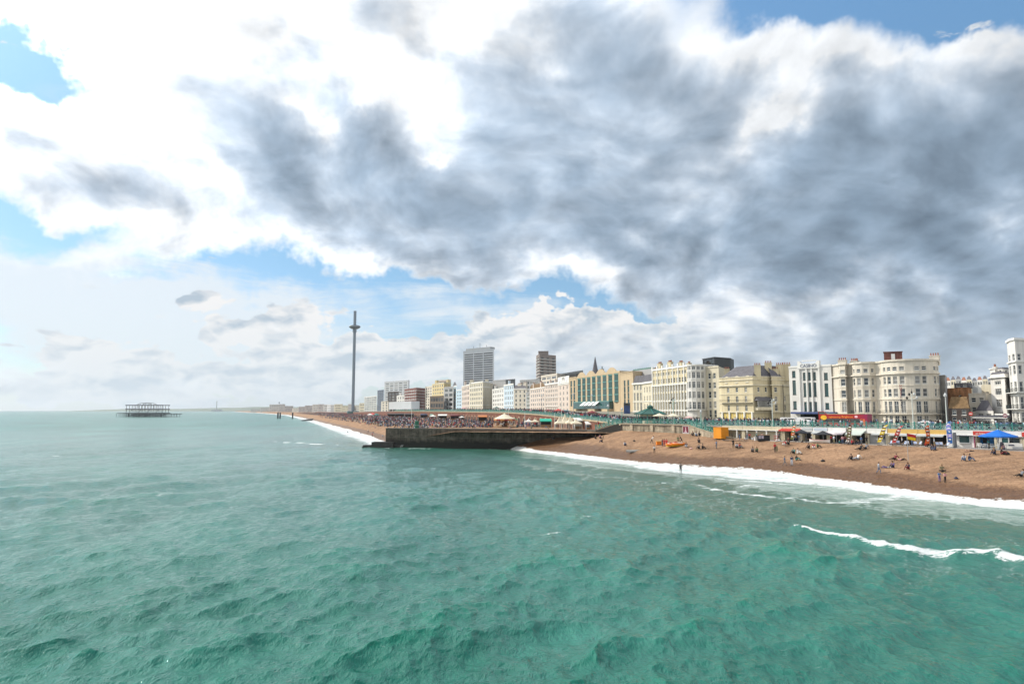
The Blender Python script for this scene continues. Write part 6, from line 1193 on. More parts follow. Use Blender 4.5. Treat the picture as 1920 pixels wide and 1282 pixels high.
mb = MB(); mb.lathe([(.55, 0), (.55, .02)], n=14, sx=1.3); o_ = mb.build('emblem', mat('emblem_yellow', (.75, .45, .03), .5, .15), t, (1.2, -1.21, 2.15)); o_.rotation_euler = (math.pi / 2, 0, 0)
lt = mat('letter_orange', (.80, .25, .04), .5, .1); link('lettering', text_mesh("sightseeing", .62, .01, lt), t, (L * .34, -1.22, 2.3)); link('lettering', text_mesh("Brighton", .72, .01, lt), t, (L * .60, -1.22, 2.35)); mb = MB(); mb.lathe([(.27, 0), (.27, .02)], n=14, sx=1.3); o_ = mb.build('round_badge', mat('badge_pink', (.75, .45, .5), .5, .1), t, (L * .78, -1.21, 2.4)); o_.rotation_euler = (math.pi / 2, 0, 0)
for k in range(9): mb = MB(); x = 2.6 + k * (L - 3.6) / 9; mb.box(x, x + .45, -.95, .95, 2.2, 2.6); mb.box(x + .38, x + .46, -.95, .95, 2.6, 3.05); mb.build('seat', mat('bus_seat', (.10, .22, .16), .7, .2), t)
for x in (2.0, L - 2.6):
    for y in (-1.05, 1.05): mb = MB(); mb.tube((x, y - .16, .48), (x, y + .16, .48), .48, n=14); mb.build('wheel', black, t)
mb = MB(); mb.box(L * .86, L * .90, -1.23, -1.19, .4, 1.9); mb.box(L * .91, L * .95, -1.23, -1.19, .4, 1.9); mb.build('door', mat('door_orange', (.65, .15, .05), .5, .2), t)
# ------------------------------------------------------------------ far landmarks
steelg = mat('tower_steel', (.20, .24, .29), .5, .08, .1)
bx, by = P(661.5, 1080); t = thing('observation_tower', 'very tall slender grey observation tower with a ring-shaped pod near its top', 'tower', (bx, by, 7))
ht = zat(583, 1080) - 7; mb = MB(); mb.lathe([(3.0, 0), (2.35, 4), (2.25, ht - 1), (2.25, ht)], n=20); mb.build('shaft', steelg, t)
zp = zat(613, 1080) - 7; mb = MB(); mb.smooth = True; mb.lathe([(2.4, -3.2), (5.5, -2.9), (8.4, -1.0), (9.1, .5), (8.2, 2.0), (5.0, 2.9), (2.4, 3.1)], n=28); mb.build('pod', mat('pod_glass', (.10, .13, .16), .2, .05, spec=.8), t, (0, 0, zp)); mb = MB(); mb.lathe([(2.42, -8.5), (3.1, -8.2), (3.1, -3.0), (2.42, -3.0)], n=16); mb.build('counterweight', steelg, t, (0, 0, zp)); mb = MB(); mb.lathe([(9.12, .3), (9.2, .5), (9.12, .75)], n=28); mb.build('pod_rim', steel, t, (0, 0, zp))
mb = MB(); mb.lathe([(9, 0), (9, 3.5), (7, 4)], n=16); mb.build('base_building', GLT, t)
# ruined pier
Yp = 1245; xa = P(222, Yp)[0]; xb = P(336, Yp)[0]; iron = mat('rusted_iron', (.055, .055, .065), .85, .3, .2); Lp = xb - xa
t = thing('ruined_pier', 'skeletal iron frame of a ruined pier standing in the open sea', 'pier', (xa, Yp, 0), .03); rp = random.Random(4)
zd = zat(774, Yp); mb = MB(); mb.box(3, Lp * .16, -10, 10, zd - 1.0, zd); mb.box(Lp * .16, Lp * .78, -17, 17, zd - .9, zd + .3); mb.box(Lp * .78, Lp, -9, 9, zd - 2.2, zd - 1.2); mb.build('deck', iron, t)
for k in range(46):
    x = Lp * (k + .5) / 46 + rp.uniform(-.6, .6); mid_ = .17 < x / Lp < .77
    if not mid_ and k % 2: continue
    mb = MB(); top_ = zd - .9 if x / Lp < .78 else zd - 2.1
    for y in ((-15, -5, 5, 15) if mid_ else (-7, 7)): mb.tube((x + rp.uniform(-.5, .5), y, -2), (x, y, top_), .38, n=6)
    if mid_: mb.bar((x, -15, 1), (x + 2, 15, top_), .3); mb.bar((x, -16, 4), (x + Lp / 46 * 2, -16, top_), .35); mb.bar((x, -16, 2.2), (x + Lp / 46, -16, 2.6), .35)
    mb.build('pile', iron, t)
x0, x1 = Lp * .19, Lp * .76
for py, hh in ((767, 1.6), (759.5, 1.3)):
    z = zat(py, Yp); mb = MB()
    for y in (-13, 13): mb.box(x0 - 2, x1 + 2, y - .4, y + .4, z - hh / 2, z + hh / 2)
    for k in range(12): x = x0 + (x1 - x0) * k / 11; mb.bar((x, -13, z), (x, 13, z), .5)
    mb.build('ring_beam', iron, t)
for k in range(13):
    x = x0 + (x1 - x0) * k / 12; mb = MB()
    for y in (-13, 13): mb.bar((x, y, zd), (x + rp.uniform(-.8, .8), y, zat(759.5, Yp)), .6)
    if k % 3 == 1: mb.bar((x, -13, zd), (x + 6, -13, zat(766, Yp)), .5)
    mb.build('frame_post', iron, t)
z2 = zat(759.5, Yp); zt = zat(755.3, Yp)
for y in (-9, 9):
    mb = MB(); q = [(Lp * (.35 + .02 * k / 1.0) if False else Lp * (.34 + .24 * k / 10), z2 + (zt - z2) * math.sin(math.pi * k / 10) ** .45) for k in range(11)]
    for a, b in zip(q[:-1], q[1:]): mb.bar((a[0], y, a[1]), (b[0], y, b[1]), .7)
    for a in q[2:9:2]: mb.bar((a[0], y, z2), (a[0], y, a[1]), .4)
    mb.build('dome_rib', iron, t)
for i, (px, h) in enumerate(((521.3, 8.6), (525.7, 8.6), (549, 8.8))):
    p = P(px, 1020); mb = MB(); mb.tube((0, 0, -2), (0, 0, h - .6), 1.05, n=10); t = thing('sea_pile', ['dark round pile in the sea under the beacon mast, one of a pair', 'dark round pile in the sea just landward of the beacon mast pile', 'single dark round pile in the sea by the far low groyne'][i], 'pile', (*p, 0), group='piles of the old pier neck'); mb.build('shaft', iron, t); mb = MB(); mb.tube((0, 0, h - .6), (0, 0, h), 1.2, n=10); mb.build('cap', iron, t)
p = P(523, 1100); t = thing('beacon_mast', 'thin pale beacon mast rising behind the pair of sea piles', 'mast', (*p, 0)); mb = MB(); mb.tube((0, 0, -1), (0, 0, zat(755, 1100)), .28); mb.build('mast', mat('mast_pale', (.45, .46, .48), .6, .1), t); mb = MB(); mb.lathe([(.2, 0), (1.0, .5), (1.0, 1.6), (.2, 2.1)], n=10); mb.build('light', iron, t, (0, 0, zat(756, 1100)))
p = P(406, 7800); t = thing('power_station_chimney', 'single tall pale chimney on the hazy far coast', 'chimney', (*p, 0)); mb = MB(); mb.lathe([(5.5, 0), (4.2, zat(751.5, 7800))], n=14); mb.build('stack', grey, t); mb = MB(); mb.box(-60, 50, 0, 40, 0, 22); mb.build('hall', grey, t)
tar = mat('tarred_timber', (.05, .05, .05), .8, .3, .3)
for lab, a, b, h in (('long low dark groyne reaching into the surf beyond the crowded beach', gnd(575, 788, .5), gnd(622, 783, 2), 2.0), ('distant low dark groyne near the single sea pile', gnd(549, 779, .5), gnd(600, 777.3, 3), 4.0)):
    t = thing('low_groyne', lab, 'groyne', (*a, 0)); d = Vector(b) - Vector(a); mb = MB(); ribbon([(0, 0, h * .5), (d.x * .3, d.y * .3, h), (d.x, d.y, h + 1.5)], 6, lambda i: -2, mb); mb.build('wall', tar, t)
# ------------------------------------------------------------------ things on the crowded beach and above it
def west(px, Y): p = P(px, Y); return (*p, drop(p[0], p[1], BW))
p = P(782, 224.5 + 1.6); t = thing('green_hut', 'dark green domed cylinder hut standing on the stone groyne', 'hut', (p[0], p[1] - .2, 6.15)); gm = mat('hut_green', (.02, .13, .08), .5, .15); mb = MB(); mb.lathe([(.72, 0), (.72, 2.0)], n=14); mb.build('body', gm, t); mb = MB(); mb.smooth = True; mb.lathe([(.74, 2.0), (.62, 2.28), (.35, 2.42), (0, 2.47)], n=14); mb.build('dome', gm, t); mb = MB(); mb.lathe([(.76, .9), (.76, 1.0)], n=14); mb.build('hoop', steel, t)
# carousel
c = west(946, 262); t = thing('carousel', 'seaside carousel with cream peaked canopy and painted rounding boards', 'carousel', c); mb = MB()
n = 16; R_ = 4.1; mb.lathe([(R_, 3.2), (R_ * .95, 3.35), (R_ * .45, 4.3), (.25, 5.1), (.1, 5.5)], n=n); mb.build('canopy', creamc, t)
for k in range(n): a = (k + .5) * 2 * math.pi / n; mb = MB(); mb.box(-R_ * .2, R_ * .2, -.06, .06, 2.55, 3.2); o_ = mb.build('rounding_board', mat('board_gilt', (.55, .25, .08), .5, .3, 2) if k % 2 else mat('board_crimson', (.30, .05, .04), .5, .3, 2), t, (R_ * math.cos(a), R_ * math.sin(a), 0), a + math.pi / 2)
mb = MB(); mb.lathe([(R_ * 1.02, 0), (R_ * 1.02, .35)], n=n); mb.build('platform', wood, t); mb = MB(); mb.lathe([(1.2, .35), (1.2, 3.2)], n=12); mb.build('centre_drum', mat('drum_dark', (.12, .06, .05), .6, .4, 1), t)
for k in range(10): a = k * math.pi / 5; mb = MB(); mb.tube((0, 0, .35), (0, 0, 3.2), .05); o_ = mb.build('pole', mat('brass', (.55, .38, .12), .4, .1, metal=.5), t, (R_ * .78 * math.cos(a), R_ * .78 * math.sin(a), 0)); h_ = MB(); h_.smooth = True; h_.tube((-.6, 0, 1.3), (.5, 0, 1.35), .26, .22); h_.tube((.45, 0, 1.35), (.75, 0, 1.95), .2, .12); h_.tube((.72, 0, 1.95), (1.1, 0, 1.8), .13, .09); [h_.tube((x, y, 1.25), (x + dx, y, .65), .08, .05) for x, y, dx in ((-.5, .12, -.3), (-.5, -.12, .2), (.4, .12, .35), (.4, -.12, .15))]; h_.build('horse', whitep if k % 2 else mat('horse_bay', (.25, .1, .05), .5, .2), o_, (0, 0, 0), a + math.pi / 2)
def tent(label, px, Y, w_, eave, peak, m, n=4, cat='tent', walls=False):
    t = thing('peaked_tent', label, cat, west(px, Y), .1, group='peaked marquee tents'); mb = MB(); s = w_ / 2
    prof = [(1.0, eave - .35), (1.0, eave), (.55, eave + (peak - eave) * .22), (.25, eave + (peak - eave) * .55), (.03, peak)]; mb.lathe([(r * s * 1.41, z) for r, z in prof], n=4); mb.build('roof', m, t, rz=math.pi / 4)
    for x in (-s, s):
        for y in (-s, s): mb = MB(); mb.tube((x * .96, y * .96, 0), (x * .96, y * .96, eave), .05, n=6); mb.build('post', whitep, t)
    if walls: mb = MB(); mb.box(-s * .95, s * .95, s * .9, s * .94, 0, eave); mb.build('back_wall', m, t)
    return t
tent('cream peaked marquee tent at the seaward end of the tent row', 1049, 228, 3.1, 2.2, 4.3, creamc, walls=False); tent('taller cream peaked marquee tent in the middle of the tent row', 1059, 232, 3.3, 2.3, 5.2, creamc); tent('cream peaked marquee tent third along the row below the teal gallery', 1069, 229, 3.0, 2.2, 4.4, creamc); tent('cream peaked marquee tent next to the white pavilion', 1080, 226, 3.3, 2.2, 3.6, creamc)
tent('low white peaked stall tent left of the green striped awning', 991, 262, 3.0, 2.2, 3.1, whitec); tent('low cream peaked stall tent beside the green striped awning', 1003, 260, 3.0, 2.2, 3.1, creamc)
def stall(name, label, cat, px, Y, L, D, h, m, m2=None, rz=.05):
    t = thing(name, label, cat, west(px, Y), rz); mb = MB(); mb.add([(-L / 2, -D / 2, h), (L / 2, -D / 2, h), (L / 2, D / 2, h + .8), (-L / 2, D / 2, h + .8), (-L / 2, -D / 2, h - .3), (L / 2, -D / 2, h - .3), (L / 2, D / 2, h + .7), (-L / 2, D / 2, h + .7)], [(0, 1, 2, 3), (7, 6, 5, 4), (0, 4, 5, 1), (1, 5, 6, 2), (3, 7, 4, 0), (2, 6, 7, 3)]); mb.build('roof', m, t)
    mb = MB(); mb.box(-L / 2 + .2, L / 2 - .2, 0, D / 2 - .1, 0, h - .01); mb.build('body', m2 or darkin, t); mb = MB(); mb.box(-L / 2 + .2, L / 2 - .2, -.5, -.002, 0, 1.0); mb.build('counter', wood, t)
    for x in (-L / 2 + .1, L / 2 - .1): mb = MB(); mb.tube((x, -D / 2 + .1, 0), (x, -D / 2 + .1, h), .05); mb.build('post', whitep, t)
    return t
stall('striped_stall', 'stall with emerald green and white awning below the red brick arches', 'stall', 1023, 258, 4.3, 3, 2.4, mat('awning_emerald', (.02, .42, .28), .6, .1)); 
t = stall('white_pavilion', 'white flat pavilion building right of the cream tents', 'pavilion', 1090, 232, 5.0, 4, 3.0, whitep, mat('pavilion_wall', (.55, .58, .56), .7, .2, .7)); stall('white_canopy_bar', 'long low bar with thin white canopy at the foot of the stairs', 'bar', 1112, 224, 5.2, 3, 2.1, whitep, mat('bar_blue', (.12, .20, .26), .6, .3, .7))
for px, Y, lab, m in ((872, 420, 'dark rust roofed hut in front of the arches', brown), (853, 430, 'dark maroon roofed beach hut near the arches', mat('maroon_roof', (.14, .03, .03), .6, .2)), (905, 360, 'orange trimmed open bar beside the carousel', mat('bar_orange', (.50, .18, .05), .6, .2)), (735, 600, 'dark timber bar under the white canopy', brown), (750, 590, 'long dark bar roof under the white canopy', darkin), (768, 560, 'dark flat roofed bar right of the white canopy', darkin), (797, 520, 'blue fronted kiosk with pale sign beyond the groyne', navy), (815, 500, 'pale green kiosk beyond the green hut', mat('kiosk_green', (.25, .42, .34), .6, .2)), (830, 450, 'white roofed stall on the crowded beach edge', whitep)):
    stall('beach_bar', lab, 'bar', px, Y, Y / 1280 * 17, 5, 3.0, m)
for i, (px, Y, r, m, lab) in enumerate(((812, 470, 2.6, whitec, 'wide white parasol above the crowd behind the green hut'), (706, 620, 3.2, mat('canvas_teal', (.02, .22, .22), .8, .1), 'big dark teal parasol among the beach crowd'), (694, 640, 3.0, whitec, 'big white parasol at the seaward edge of the crowd'), (699, 680, 4.0, mat('canvas_red', (.6, .05, .05), .8, .1), 'red and pink parasol behind the dark teal one'), (866, 400, 1.8, whitec, 'white parasol in front of the maroon hut'), (964, 300, 2.0, mat('canvas_green', (.05, .25, .12), .8, .1), 'green parasol right of the carousel'))):
    parasol(lab, west(px, Y), r, 2.3, m)
for i, (px, lab, m) in enumerate(((870, 'pink parasol on the upper promenade above the maroon hut', mat('canvas_rose', (.62, .38, .38), .8, .1)), (931, 'dark green parasol on the upper promenade above the carousel', gr), (1047, 'red parasol on the upper promenade before the sign board hotel', MATS['fascia_red']), (1110, 'maroon canvas parasol outside the teal gallery', mat('canvas_maroon', (.20, .03, .04), .8, .1)))):
    Y = float(np.interp(px, [870, 931, 1047, 1110], [430, 356, 262, 232])); z_ = float(np.interp(Y, [w_[1] for w_ in WEST], [w_[2] for w_ in WEST])); parasol(lab, (*P(px, Y), z_), 1.9, 2.1, m)
for i, (px, Y, h, z0, lab) in enumerate(((772, 300, 8.6, None, 'thin pale flagpole standing on the crowded beach behind the groyne'), (1053, 232, 9.3, None, 'tall thin mast rising out of the cream tents'), (1067, 229, 4, None, 'short white pole between the peaked tents'), (953, 300, 7, None, 'thin pole left of the red brick arches'), (984, 262, 5.5, None, 'slim post beside the low white stall tent'), (1040, 236, 5.5, None, 'slim post at the seaward end of the tents'))):
    t = thing('pole', lab, 'pole', west(px, Y)); mb = MB(); mb.lathe([(.12, 0), (.07, h), (.02, h + .2)], n=8); mb.build('shaft', lampw, t); mb = MB(); mb.lathe([(.25, 0), (.2, .25)], n=8); mb.build('foot', grey, t)
# white angular canopy building beyond
a, b = Vector(P(729, 700)), Vector(P(771, 660)); d = b - a; t = thing('white_canopy_building', 'big blank white angular canopy wall on a dark undercroft by the beach', 'pavilion', (a.x, a.y, 9.5), math.atan2(d.y, d.x)); L = d.length; z0, z1, z2 = zat(767, 690) - 9.5, zat(753.5, 700) - 9.5, zat(752, 670) - 9.5
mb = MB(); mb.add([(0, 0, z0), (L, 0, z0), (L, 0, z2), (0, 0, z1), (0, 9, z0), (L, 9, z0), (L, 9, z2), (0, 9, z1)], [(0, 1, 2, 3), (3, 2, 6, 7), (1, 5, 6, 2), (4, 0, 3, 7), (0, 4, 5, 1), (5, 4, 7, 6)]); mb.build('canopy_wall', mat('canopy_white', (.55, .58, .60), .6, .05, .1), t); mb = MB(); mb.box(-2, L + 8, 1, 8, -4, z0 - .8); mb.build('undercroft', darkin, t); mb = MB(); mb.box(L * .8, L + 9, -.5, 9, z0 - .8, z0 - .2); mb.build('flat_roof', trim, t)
for k in range(7): mb = MB(); mb.tube((L * k / 6, .4, -4), (L * k / 6, .4, z0), .3); mb.build('column', trim, t)

# ------------------------------------------------------------------ people
skin = [mat('skin_light', (.52, .32, .23), .6, .05), mat('skin_tan', (.38, .21, .13), .6, .05), mat('skin_dark', (.12, .06, .04), .6, .05)]
hairm = [mat('hair_dark', (.025, .018, .015), .7, .2), mat('hair_brown', (.10, .055, .03), .7, .2), mat('hair_fair', (.35, .24, .12), .7, .2)]
cloth = {k: mat('cloth_' + k, c, .85, .12, 3) for k, c in dict(black=(.015, .015, .018), navy=(.02, .03, .075), grey=(.16, .17, .19), white=(.68, .67, .65), red=(.48, .03, .04), pink=(.68, .36, .38), blue=(.10, .20, .40), denim=(.10, .15, .26), teal=(.03, .22, .22), orange=(.70, .28, .03), khaki=(.26, .22, .13), maroon=(.16, .02, .03), pale=(.45, .50, .58), purple=(.14, .10, .28), green=(.06, .16, .07), yellow=(.65, .50, .06)).items()}
def pose_body(j):
    """one continuous figure grown over a jointed skeleton; j: joint -> (x, y, z)"""
    names = list(j); idx = {n: i for i, n in enumerate(names)}
    rad = dict(pelvis=.15, waist=.125, chest=.155, neck=.055, head=.098, crown=.075, nose=.022)
    for s in 'lr': rad.update({'sh' + s: .068, 'el' + s: .045, 'wr' + s: .03, 'ha' + s: .035, 'hp' + s: .10, 'kn' + s: .062, 'an' + s: .042, 'to' + s: .035})
    ed = [('pelvis', 'waist'), ('waist', 'chest'), ('chest', 'neck'), ('neck', 'head'), ('head', 'crown'), ('head', 'nose')]
    for s in 'lr': ed += [('chest', 'sh' + s), ('sh' + s, 'el' + s), ('el' + s, 'wr' + s), ('wr' + s, 'ha' + s), ('pelvis', 'hp' + s), ('hp' + s, 'kn' + s), ('kn' + s, 'an' + s), ('an' + s, 'to' + s)]
    me = bpy.data.meshes.new('tmp'); me.from_pydata([j[n] for n in names], [(idx[a], idx[b]) for a, b in ed], []); o = bpy.data.objects.new('tmp', me); SC.collection.objects.link(o)
    sk = o.modifiers.new('s', 'SKIN'); sv = me.skin_vertices[0].data
    for n in names: r = rad[n]; sv[idx[n]].radius = (r, r * (.8 if n in ('chest', 'waist') else 1)); sv[idx[n]].use_root = n == 'pelvis'
    sb = o.modifiers.new('b', 'SUBSURF'); sb.levels = 1; bpy.context.view_layer.update()
    em = bpy.data.meshes.new_from_object(o.evaluated_get(bpy.context.evaluated_depsgraph_get())); bpy.data.objects.remove(o)
    seg = [(Vector(j[a]), Vector(j[b]), a, b) for a, b in ed]; em.materials.clear()
    for _ in range(4): em.materials.append(skin[0])
    for p in em.polygons:
        c = p.center; best = None
        for a, b, na, nb in seg:
            ab = b - a; k = max(0, min(1, (c - a).dot(ab) / ab.length_squared)); dd = (c - a - ab * k).length / (.6 * rad[na] + .4 * rad[nb])
            if best is None or dd < best[0]: best = (dd, na, nb, k)
        _, na, nb, k = best
        m = 0
        if nb in ('chest', 'waist') or nb[:2] in ('sh', 'el') : m = 1
        if nb[:2] == 'wr' and k < .7: m = 1
        if na == 'pelvis' and nb == 'waist' and k < .4: m = 2
        if nb[:2] in ('hp', 'kn') or (nb[:2] == 'an' and k < .8): m = 2
        if nb[:2] == 'to' or (nb[:2] == 'an' and k >= .8): m = 3
        p.material_index = m; p.use_smooth = True
    em.name = 'person_body'
    hv = Vector(j['head']); up = (Vector(j['crown']) - hv).normalized(); fw = (Vector(j['nose']) - hv); fw = (fw - up * fw.dot(up)).normalized(); sd_ = up.cross(fw)
    hb_ = MB(); hb_.smooth = True; n = 10; rings = []
    for i, (el, r) in enumerate(((-35, .112), (0, .122), (35, .125), (65, .128))):
        for k in range(n):
            a = 2 * math.pi * k / n; f = fw * math.cos(a) + sd_ * math.sin(a); e_ = R(el + (38 if math.cos(a) > .3 else 0) * (1 if el < 20 else 0)); rings.append(hv + up * .02 + (f * math.cos(e_) + up * math.sin(e_)) * r * (1 if math.cos(a) < .3 else .97))
    rings.append(hv + up * .15); hb_.add(rings, [(i * n + k, i * n + (k + 1) % n, (i + 1) * n + (k + 1) % n, (i + 1) * n + k) for i in range(3) for k in range(n)] + [(3 * n + k, 3 * n + (k + 1) % n, 4 * n) for k in range(n)])
    return em, hb_.mesh('hair', [hairm[0]])
def J(pelvis, waist, chest, neck, head, crown, nose, **k):
    d = dict(pelvis=pelvis, waist=waist, chest=chest, neck=neck, head=head, crown=crown, nose=nose); d.update(k); return d
def std(head=(0, -.02, 1.60), legs=None, arms=None, lean=0.0):
    j = J((0, 0, .95), (0, -lean * .3, 1.12), (0, -lean * .7, 1.34), (0, -lean, 1.48), (0, -lean - .02, 1.60), (0, -lean - .01, 1.70), (0, -lean - .12, 1.59))
    j.update(legs or dict(hpl=(-.1, 0, .9), knl=(-.11, -.02, .50), anl=(-.12, .02, .09), tol=(-.14, -.13, .04), hpr=(.1, 0, .9), knr=(.11, -.02, .50), anr=(.12, .02, .09), tor=(.14, -.13, .04)))
    L_ = lean * .8; j.update(arms or dict(shl=(-.18, -L_, 1.42), ell=(-.25, -L_ + .03, 1.16), wrl=(-.24, -L_ - .06, .93), hal=(-.23, -L_ - .09, .84), shr=(.18, -L_, 1.42), elr=(.25, -L_ + .03, 1.16), wrr=(.24, -L_ - .06, .93), har=(.23, -L_ - .09, .84))); return j
wl = dict(hpl=(-.09, 0, .9), knl=(-.1, -.20, .53), anl=(-.1, -.24, .10), tol=(-.11, -.40, .06), hpr=(.09, 0, .9), knr=(.1, .06, .50), anr=(.1, .34, .16), tor=(.11, .26, .04))
wa = dict(shl=(-.18, 0, 1.42), ell=(-.24, .14, 1.18), wrl=(-.22, .08, .95), hal=(-.21, .04, .87), shr=(.18, 0, 1.42), elr=(.24, -.10, 1.18), wrr=(.20, -.27, 1.03), har=(.19, -.34, .99))
POSES = {
    'stand': std(), 'walk': std(legs=wl, arms=wa, lean=.04),
    'arms': std(arms=dict(shl=(-.18, 0, 1.42), ell=(-.3, -.05, 1.2), wrl=(-.12, -.2, 1.12), hal=(-.04, -.22, 1.14), shr=(.18, 0, 1.42), elr=(.3, -.05, 1.2), wrr=(.14, -.2, 1.1), har=(.06, -.24, 1.12))),
    'bend': std(lean=.42, legs=wl),
    'sit': J((0, 0, .14), (0, .02, .32), (0, -.04, .54), (0, -.09, .68), (0, -.12, .80), (0, -.11, .90), (0, -.22, .79), hpl=(-.1, -.02, .14), knl=(-.13, -.42, .44), anl=(-.12, -.66, .09), tol=(-.13, -.80, .05), hpr=(.1, -.02, .14), knr=(.13, -.40, .46), anr=(.12, -.62, .09), tor=(.13, -.76, .05), shl=(-.18, -.05, .61), ell=(-.22, -.22, .42), wrl=(-.12, -.42, .42), hal=(-.06, -.50, .42), shr=(.18, -.05, .61), elr=(.22, -.22, .42), wrr=(.12, -.42, .42), har=(.05, -.50, .41)),
    'sitback': J((0, 0, .13), (0, .10, .30), (0, .20, .50), (0, .27, .63), (0, .28, .76), (0, .30, .86), (0, .18, .76), hpl=(-.1, -.02, .13), knl=(-.12, -.44, .24), anl=(-.13, -.86, .08), tol=(-.15, -.92, .20), hpr=(.1, -.02, .13), knr=(.12, -.40, .36), anr=(.12, -.70, .08), tor=(.13, -.84, .05), shl=(-.18, .24, .57), ell=(-.25, .42, .32), wrl=(-.26, .52, .08), hal=(-.27, .56, .03), shr=(.18, .24, .57), elr=(.25, .42, .32), wrr=(.26, .52, .08), har=(.27, .56, .03)),
    'cross': J((0, 0, .14), (0, 0, .32), (0, -.02, .55), (0, -.04, .69), (0, -.06, .81), (0, -.05, .91), (0, -.16, .80), hpl=(-.1, -.02, .14), knl=(-.38, -.25, .20), anl=(-.08, -.42, .08), tol=(.04, -.46, .06), hpr=(.1, -.02, .14), knr=(.38, -.25, .20), anr=(.08, -.36, .10), tor=(-.04, -.38, .07), shl=(-.18, -.02, .61), ell=(-.28, -.06, .38), wrl=(-.20, -.26, .28), hal=(-.14, -.33, .26), shr=(.18, -.02, .61), elr=(.28, -.06, .38), wrr=(.20, -.26, .28), har=(.14, -.33, .26)),
    'lie': J((0, 0, .13), (0, .18, .13), (0, .40, .15), (0, .56, .15), (0, .68, .15), (0, .78, .15), (0, .66, .26), hpl=(-.1, -.04, .12), knl=(-.13, -.40, .34), anl=(-.13, -.66, .07), tol=(-.14, -.80, .05), hpr=(.1, -.04, .12), knr=(.13, -.46, .11), anr=(.14, -.88, .07), tor=(.16, -.93, .18), shl=(-.18, .48, .14), ell=(-.32, .34, .09), wrl=(-.22, .12, .20), hal=(-.12, .06, .25), shr=(.18, .48, .14), elr=(.40, .60, .08), wrr=(.24, .80, .08), har=(.14, .84, .09)),
}
BODY = {k: pose_body(v) for k, v in POSES.items()}
def person(label, pos, pose, top, legs, face, s=1.0, sk=0, hr=0, group=None, shoes='black', hat=None):
    em, hm = BODY[pose]; o = bpy.data.objects.new('person', em); SC.collection.objects.link(o); o.location = pos; o.rotation_euler = (0, 0, R(face)); o.scale = (s, s, s)
    for i, m in enumerate((skin[sk], cloth[top], cloth[legs] if legs != 'bare' else skin[sk], cloth[shoes] if legs != 'bare' else skin[sk])): o.material_slots[i].link = 'OBJECT'; o.material_slots[i].material = m
    h = link('hair', hm, o); h.material_slots[0].link = 'OBJECT'; h.material_slots[0].material = cloth[hat] if hat else hairm[hr]
    tag(o, label, 'person', group); return o
